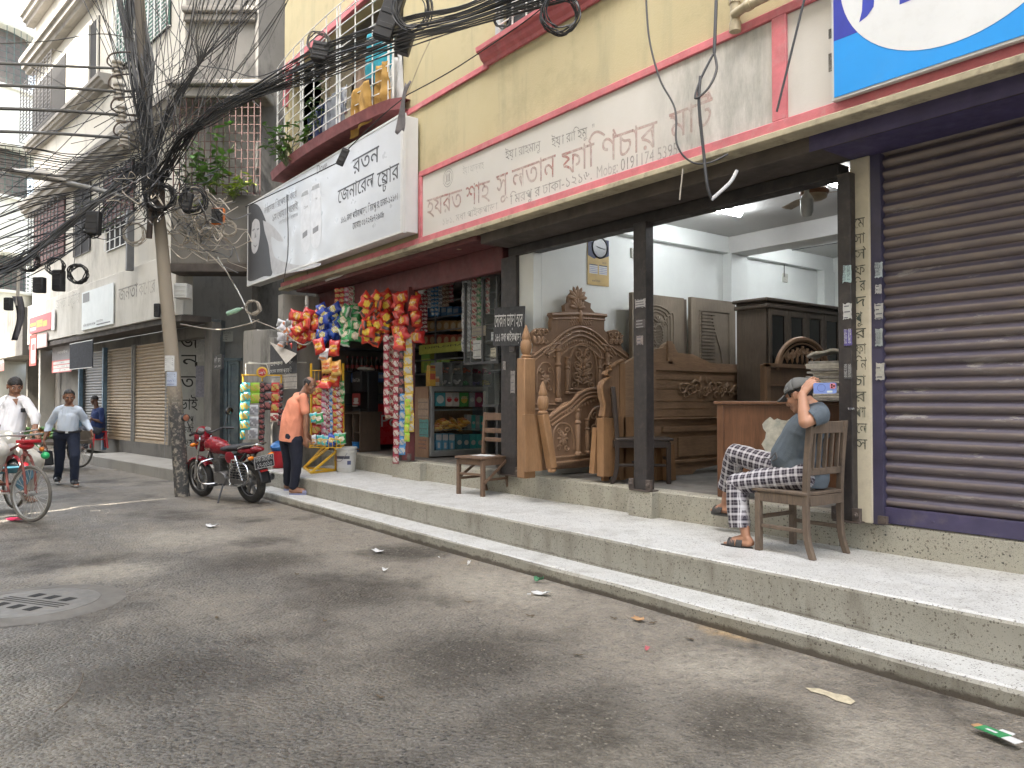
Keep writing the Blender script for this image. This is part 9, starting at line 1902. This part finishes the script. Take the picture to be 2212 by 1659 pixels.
cloth('mustard towel bunched on the balcony bars', 758, 200, 802, 264, 4.80, ('mustard_towel', (.36,.21,.05)), 3, .03, .25, 'laundry', .03); cloth('mustard towel hanging long inside the bars', 808, 150, 842, 228, 4.88, ('mustard_towel2', (.34,.20,.05)), 3, .035, .4); cloth('turquoise cloth hanging at the right of the balcony', 790, 84, 852, 172, 5.12, ('turquoise_cloth', (.03,.28,.36)), 5, .06); cloth('cream curtain behind the balcony bars', 690, 160, 758, 260, 5.55, ('cream_curtain', (.46,.42,.34)), 6, .05); cloth('beige cloth next to the cream curtain', 766, 130, 796, 205, 5.4, ('beige_cloth', (.30,.22,.17)), 4, .05); cloth('white cloth at the right end of the balcony', 846, 130, 868, 222, 5.05, ('white_drape', (.50,.50,.49)), 3, .04)
cloth('dark cloth under the turquoise one', 782, 180, 812, 222, 5.1, ('black_cloth', (.03,.03,.035)), 3, .05)
# ================================================================== road details
mc = thing('manhole_cover', 'slotted concrete manhole cover with a worn round rim in the road', 'manhole cover', Pz(75, 1302, .0)); m_mh = M('worn_concrete', (.14,.133,.12), .55, .25, 5, .3, 50, dirt=.4, dcol=(.24,.215,.17), dscale=6)
mc.location.z = road_z(mc.location.x, mc.location.y)+.004; mb = MB(); n = 48
mb.lathe([(.60,.0),(.52,.009),(.44,.014),(.435,.010)], (0,0,0), 48); mb.build('rim', M('rim_mortar', (.135,.125,.11), .8, .3, 4, .4, 40, dirt=.7, dcol=(.10,.095,.085), dscale=5), mc)
mb = MB(); mb.lathe([(.43,.006),(.425,.013),(0,.015)], (0,0,0), 40); mb.build('cover', m_mh, mc)
mb = MB()
for sy in (-1, 1):
    for k in range(3): mb.box((-.20+.16*k,.14*sy-.05,.0152),(-.12+.16*k,.14*sy+.05,.0162))
for k in range(3): mb.box((-.32,-.05+.04*k,.0152),(.3,-.036+.04*k,.0158))
sl2 = mb.build('slots', flat('slot_dark', (.012,.012,.012), .9), mc, fixn=False); mc.rotation_euler.z = .55
def scrap(label, u, v, w_, h_, rz, mt, name='paper_scrap', curl=.02, zz=.012, cat='litter', n=5):
    p = Pz(u, v, road_z(*Pz(u, v, 0).xy)+zz); mb = MB(); sd = u*.1
    mb.grid(lambda a, b: V(((a-.5)*w_+.012*sin(b*5+sd), (b-.5)*h_+.01*sin(a*6+sd), curl*abs(noise.noise(V((a*2.2+sd, b*2.2, 1))))+curl*.6*(a-.5)**2*4)), n, n)
    o = mb.build(name, mt, None, solid=.002, label=label, cat=cat, fixn=False); o.location = p; o.rotation_euler.z = rz; return o
m_pw = M('scrap_white', (.56,.56,.55), .7, .1, 14, 0); m_cdb = M('cardboard', (.40,.23,.11), .85, .15, 14, .1)
scrap('crumpled white paper lying alone mid road', 817, 1191, .13, .07, .2, m_pw); scrap('folded white paper scrap nearest the green wrapper', 1170, 1283, .12, .07, .5, m_pw, curl=.03); scrap('black and white wrapper on the road before the motorcycle', 457, 1137, .13, .10, .7, m_pw, curl=.03); scrap('small dark green wrapper by the step', 1163, 1255, .05, .05, .3, flat('wrapper_green', (.04,.16,.07), .35), curl=.04); scrap('torn brown cardboard piece', 1379, 1338, .075, .075, .35, m_cdb, 'cardboard_scrap'); scrap('small white crumb of paper by the step', 1012, 1219, .04, .03, 0, m_pw, curl=.03); scrap('pink scrap of paper near the step', 1397, 1403, .02, .02, 0, flat('scrap_pink', (.50,.12,.14), .6)); scrap('red plastic scrap under the rickshaw wheel', 38, 1124, .24, .14, .4, flat('scrap_red', (.50,.02,.08), .4), curl=.03); scrap('cream paper scrap beside the manhole', 830, 1232, .05, .04, .4, m_pw)
gbx = thing('flattened_carton', 'flattened green and white carton in the lower right road', 'litter', Pz(2155, 1586, .02)); gbx.rotation_euler.z = -.25
for q, mt in ((((-.085,-.035),(.035,-.03),(.04,.035),(-.08,.03)), flat('carton_green', (.03,.22,.08), .4)), (((.036,-.028),(.10,-.035),(.10,.02),(.041,.02)), m_pw), (((-.11,-.02),(-.0855,-.03),(-.081,.022),(-.105,.02)), m_cdb), (((-.02,.0355),(.04,.0355),(.035,.065),(-.02,.06)), m_pw)):
    mb = MB(); mb.prism(q, (0,0,.002), (1,0,0), (0,1,0), .003); mb.build('panel', mt, gbx)
mb = MB(); mb.add([(-.05,-.012,.0065),(.0,-.012,.0065),(.0,.006,.0065),(-.05,.006,.0065)], [(0,1,2,3)]); mb.build('printed_mark', m_pw, gbx, fixn=False)
gb_ = 'cigarette ends on the road'
for i, (u, v) in enumerate(((1262,1240),(1255,1238),(1276,1246),(948,1203))):
    p = Pz(u+([0,-112,0,0][i]), v+([0,45,16,0][i]), .016); mb = MB(); mb.tube([(-.016,0,0),(.012,0,0)], .004, 6); o = mb.build('cigarette_end', m_pw, None, label=['white cigarette end by the step, right of the folded paper','white cigarette end just below the folded paper','white cigarette end between paper and cardboard','white cigarette end near the left paper'][i], cat='litter', group=gb_); o.location = p; o.rotation_euler.z = i
mb = MB(); P = [Pz(u, v, .012) for u, v in ((118,1538),(150,1512),(172,1482),(180,1455))]; mb.tube(bez(P, 6), .004, 5); mb.build('twig', M('twig_brown', (.10,.08,.06), .8), None, label='thin curved dry twig on the wet road', cat='twig')
for i, (u, v, a) in enumerate(((1325,1335,.4),(1412,1345,1.2),(700,1340,.2),(1145,1330,.8),(470,1335,0),(1010,1300,.6),(1490,1380,.2),(820,1505,.5),(1250,1415,.9),(640,1240,.4))):
    scrap('dry leaf bit on the road, one of a thin scatter', u, v, .045, .016, a, M('dry_leaf', (.12,.085,.05), .8), 'dry_leaf', .006, .008, 'leaf', 3)['group'] = 'dry leaf bits on the road'
# painted cream patch worn into the road
mb = MB(); pts = [(1740,1482),(1770,1484),(1800,1494),(1830,1500),(1848,1512),(1838,1519),(1806,1510),(1782,1498),(1752,1490)]; q = [Pz(u, v, 0) for u, v in pts]; mb.add([(p.x, p.y, road_z(p.x, p.y)+.005) for p in q], [tuple(range(len(q)))[::-1]]); mb.build('road_marking', M('cream_road_paint', (.46,.40,.28), .8, .3, 30, .2), kind='structure')
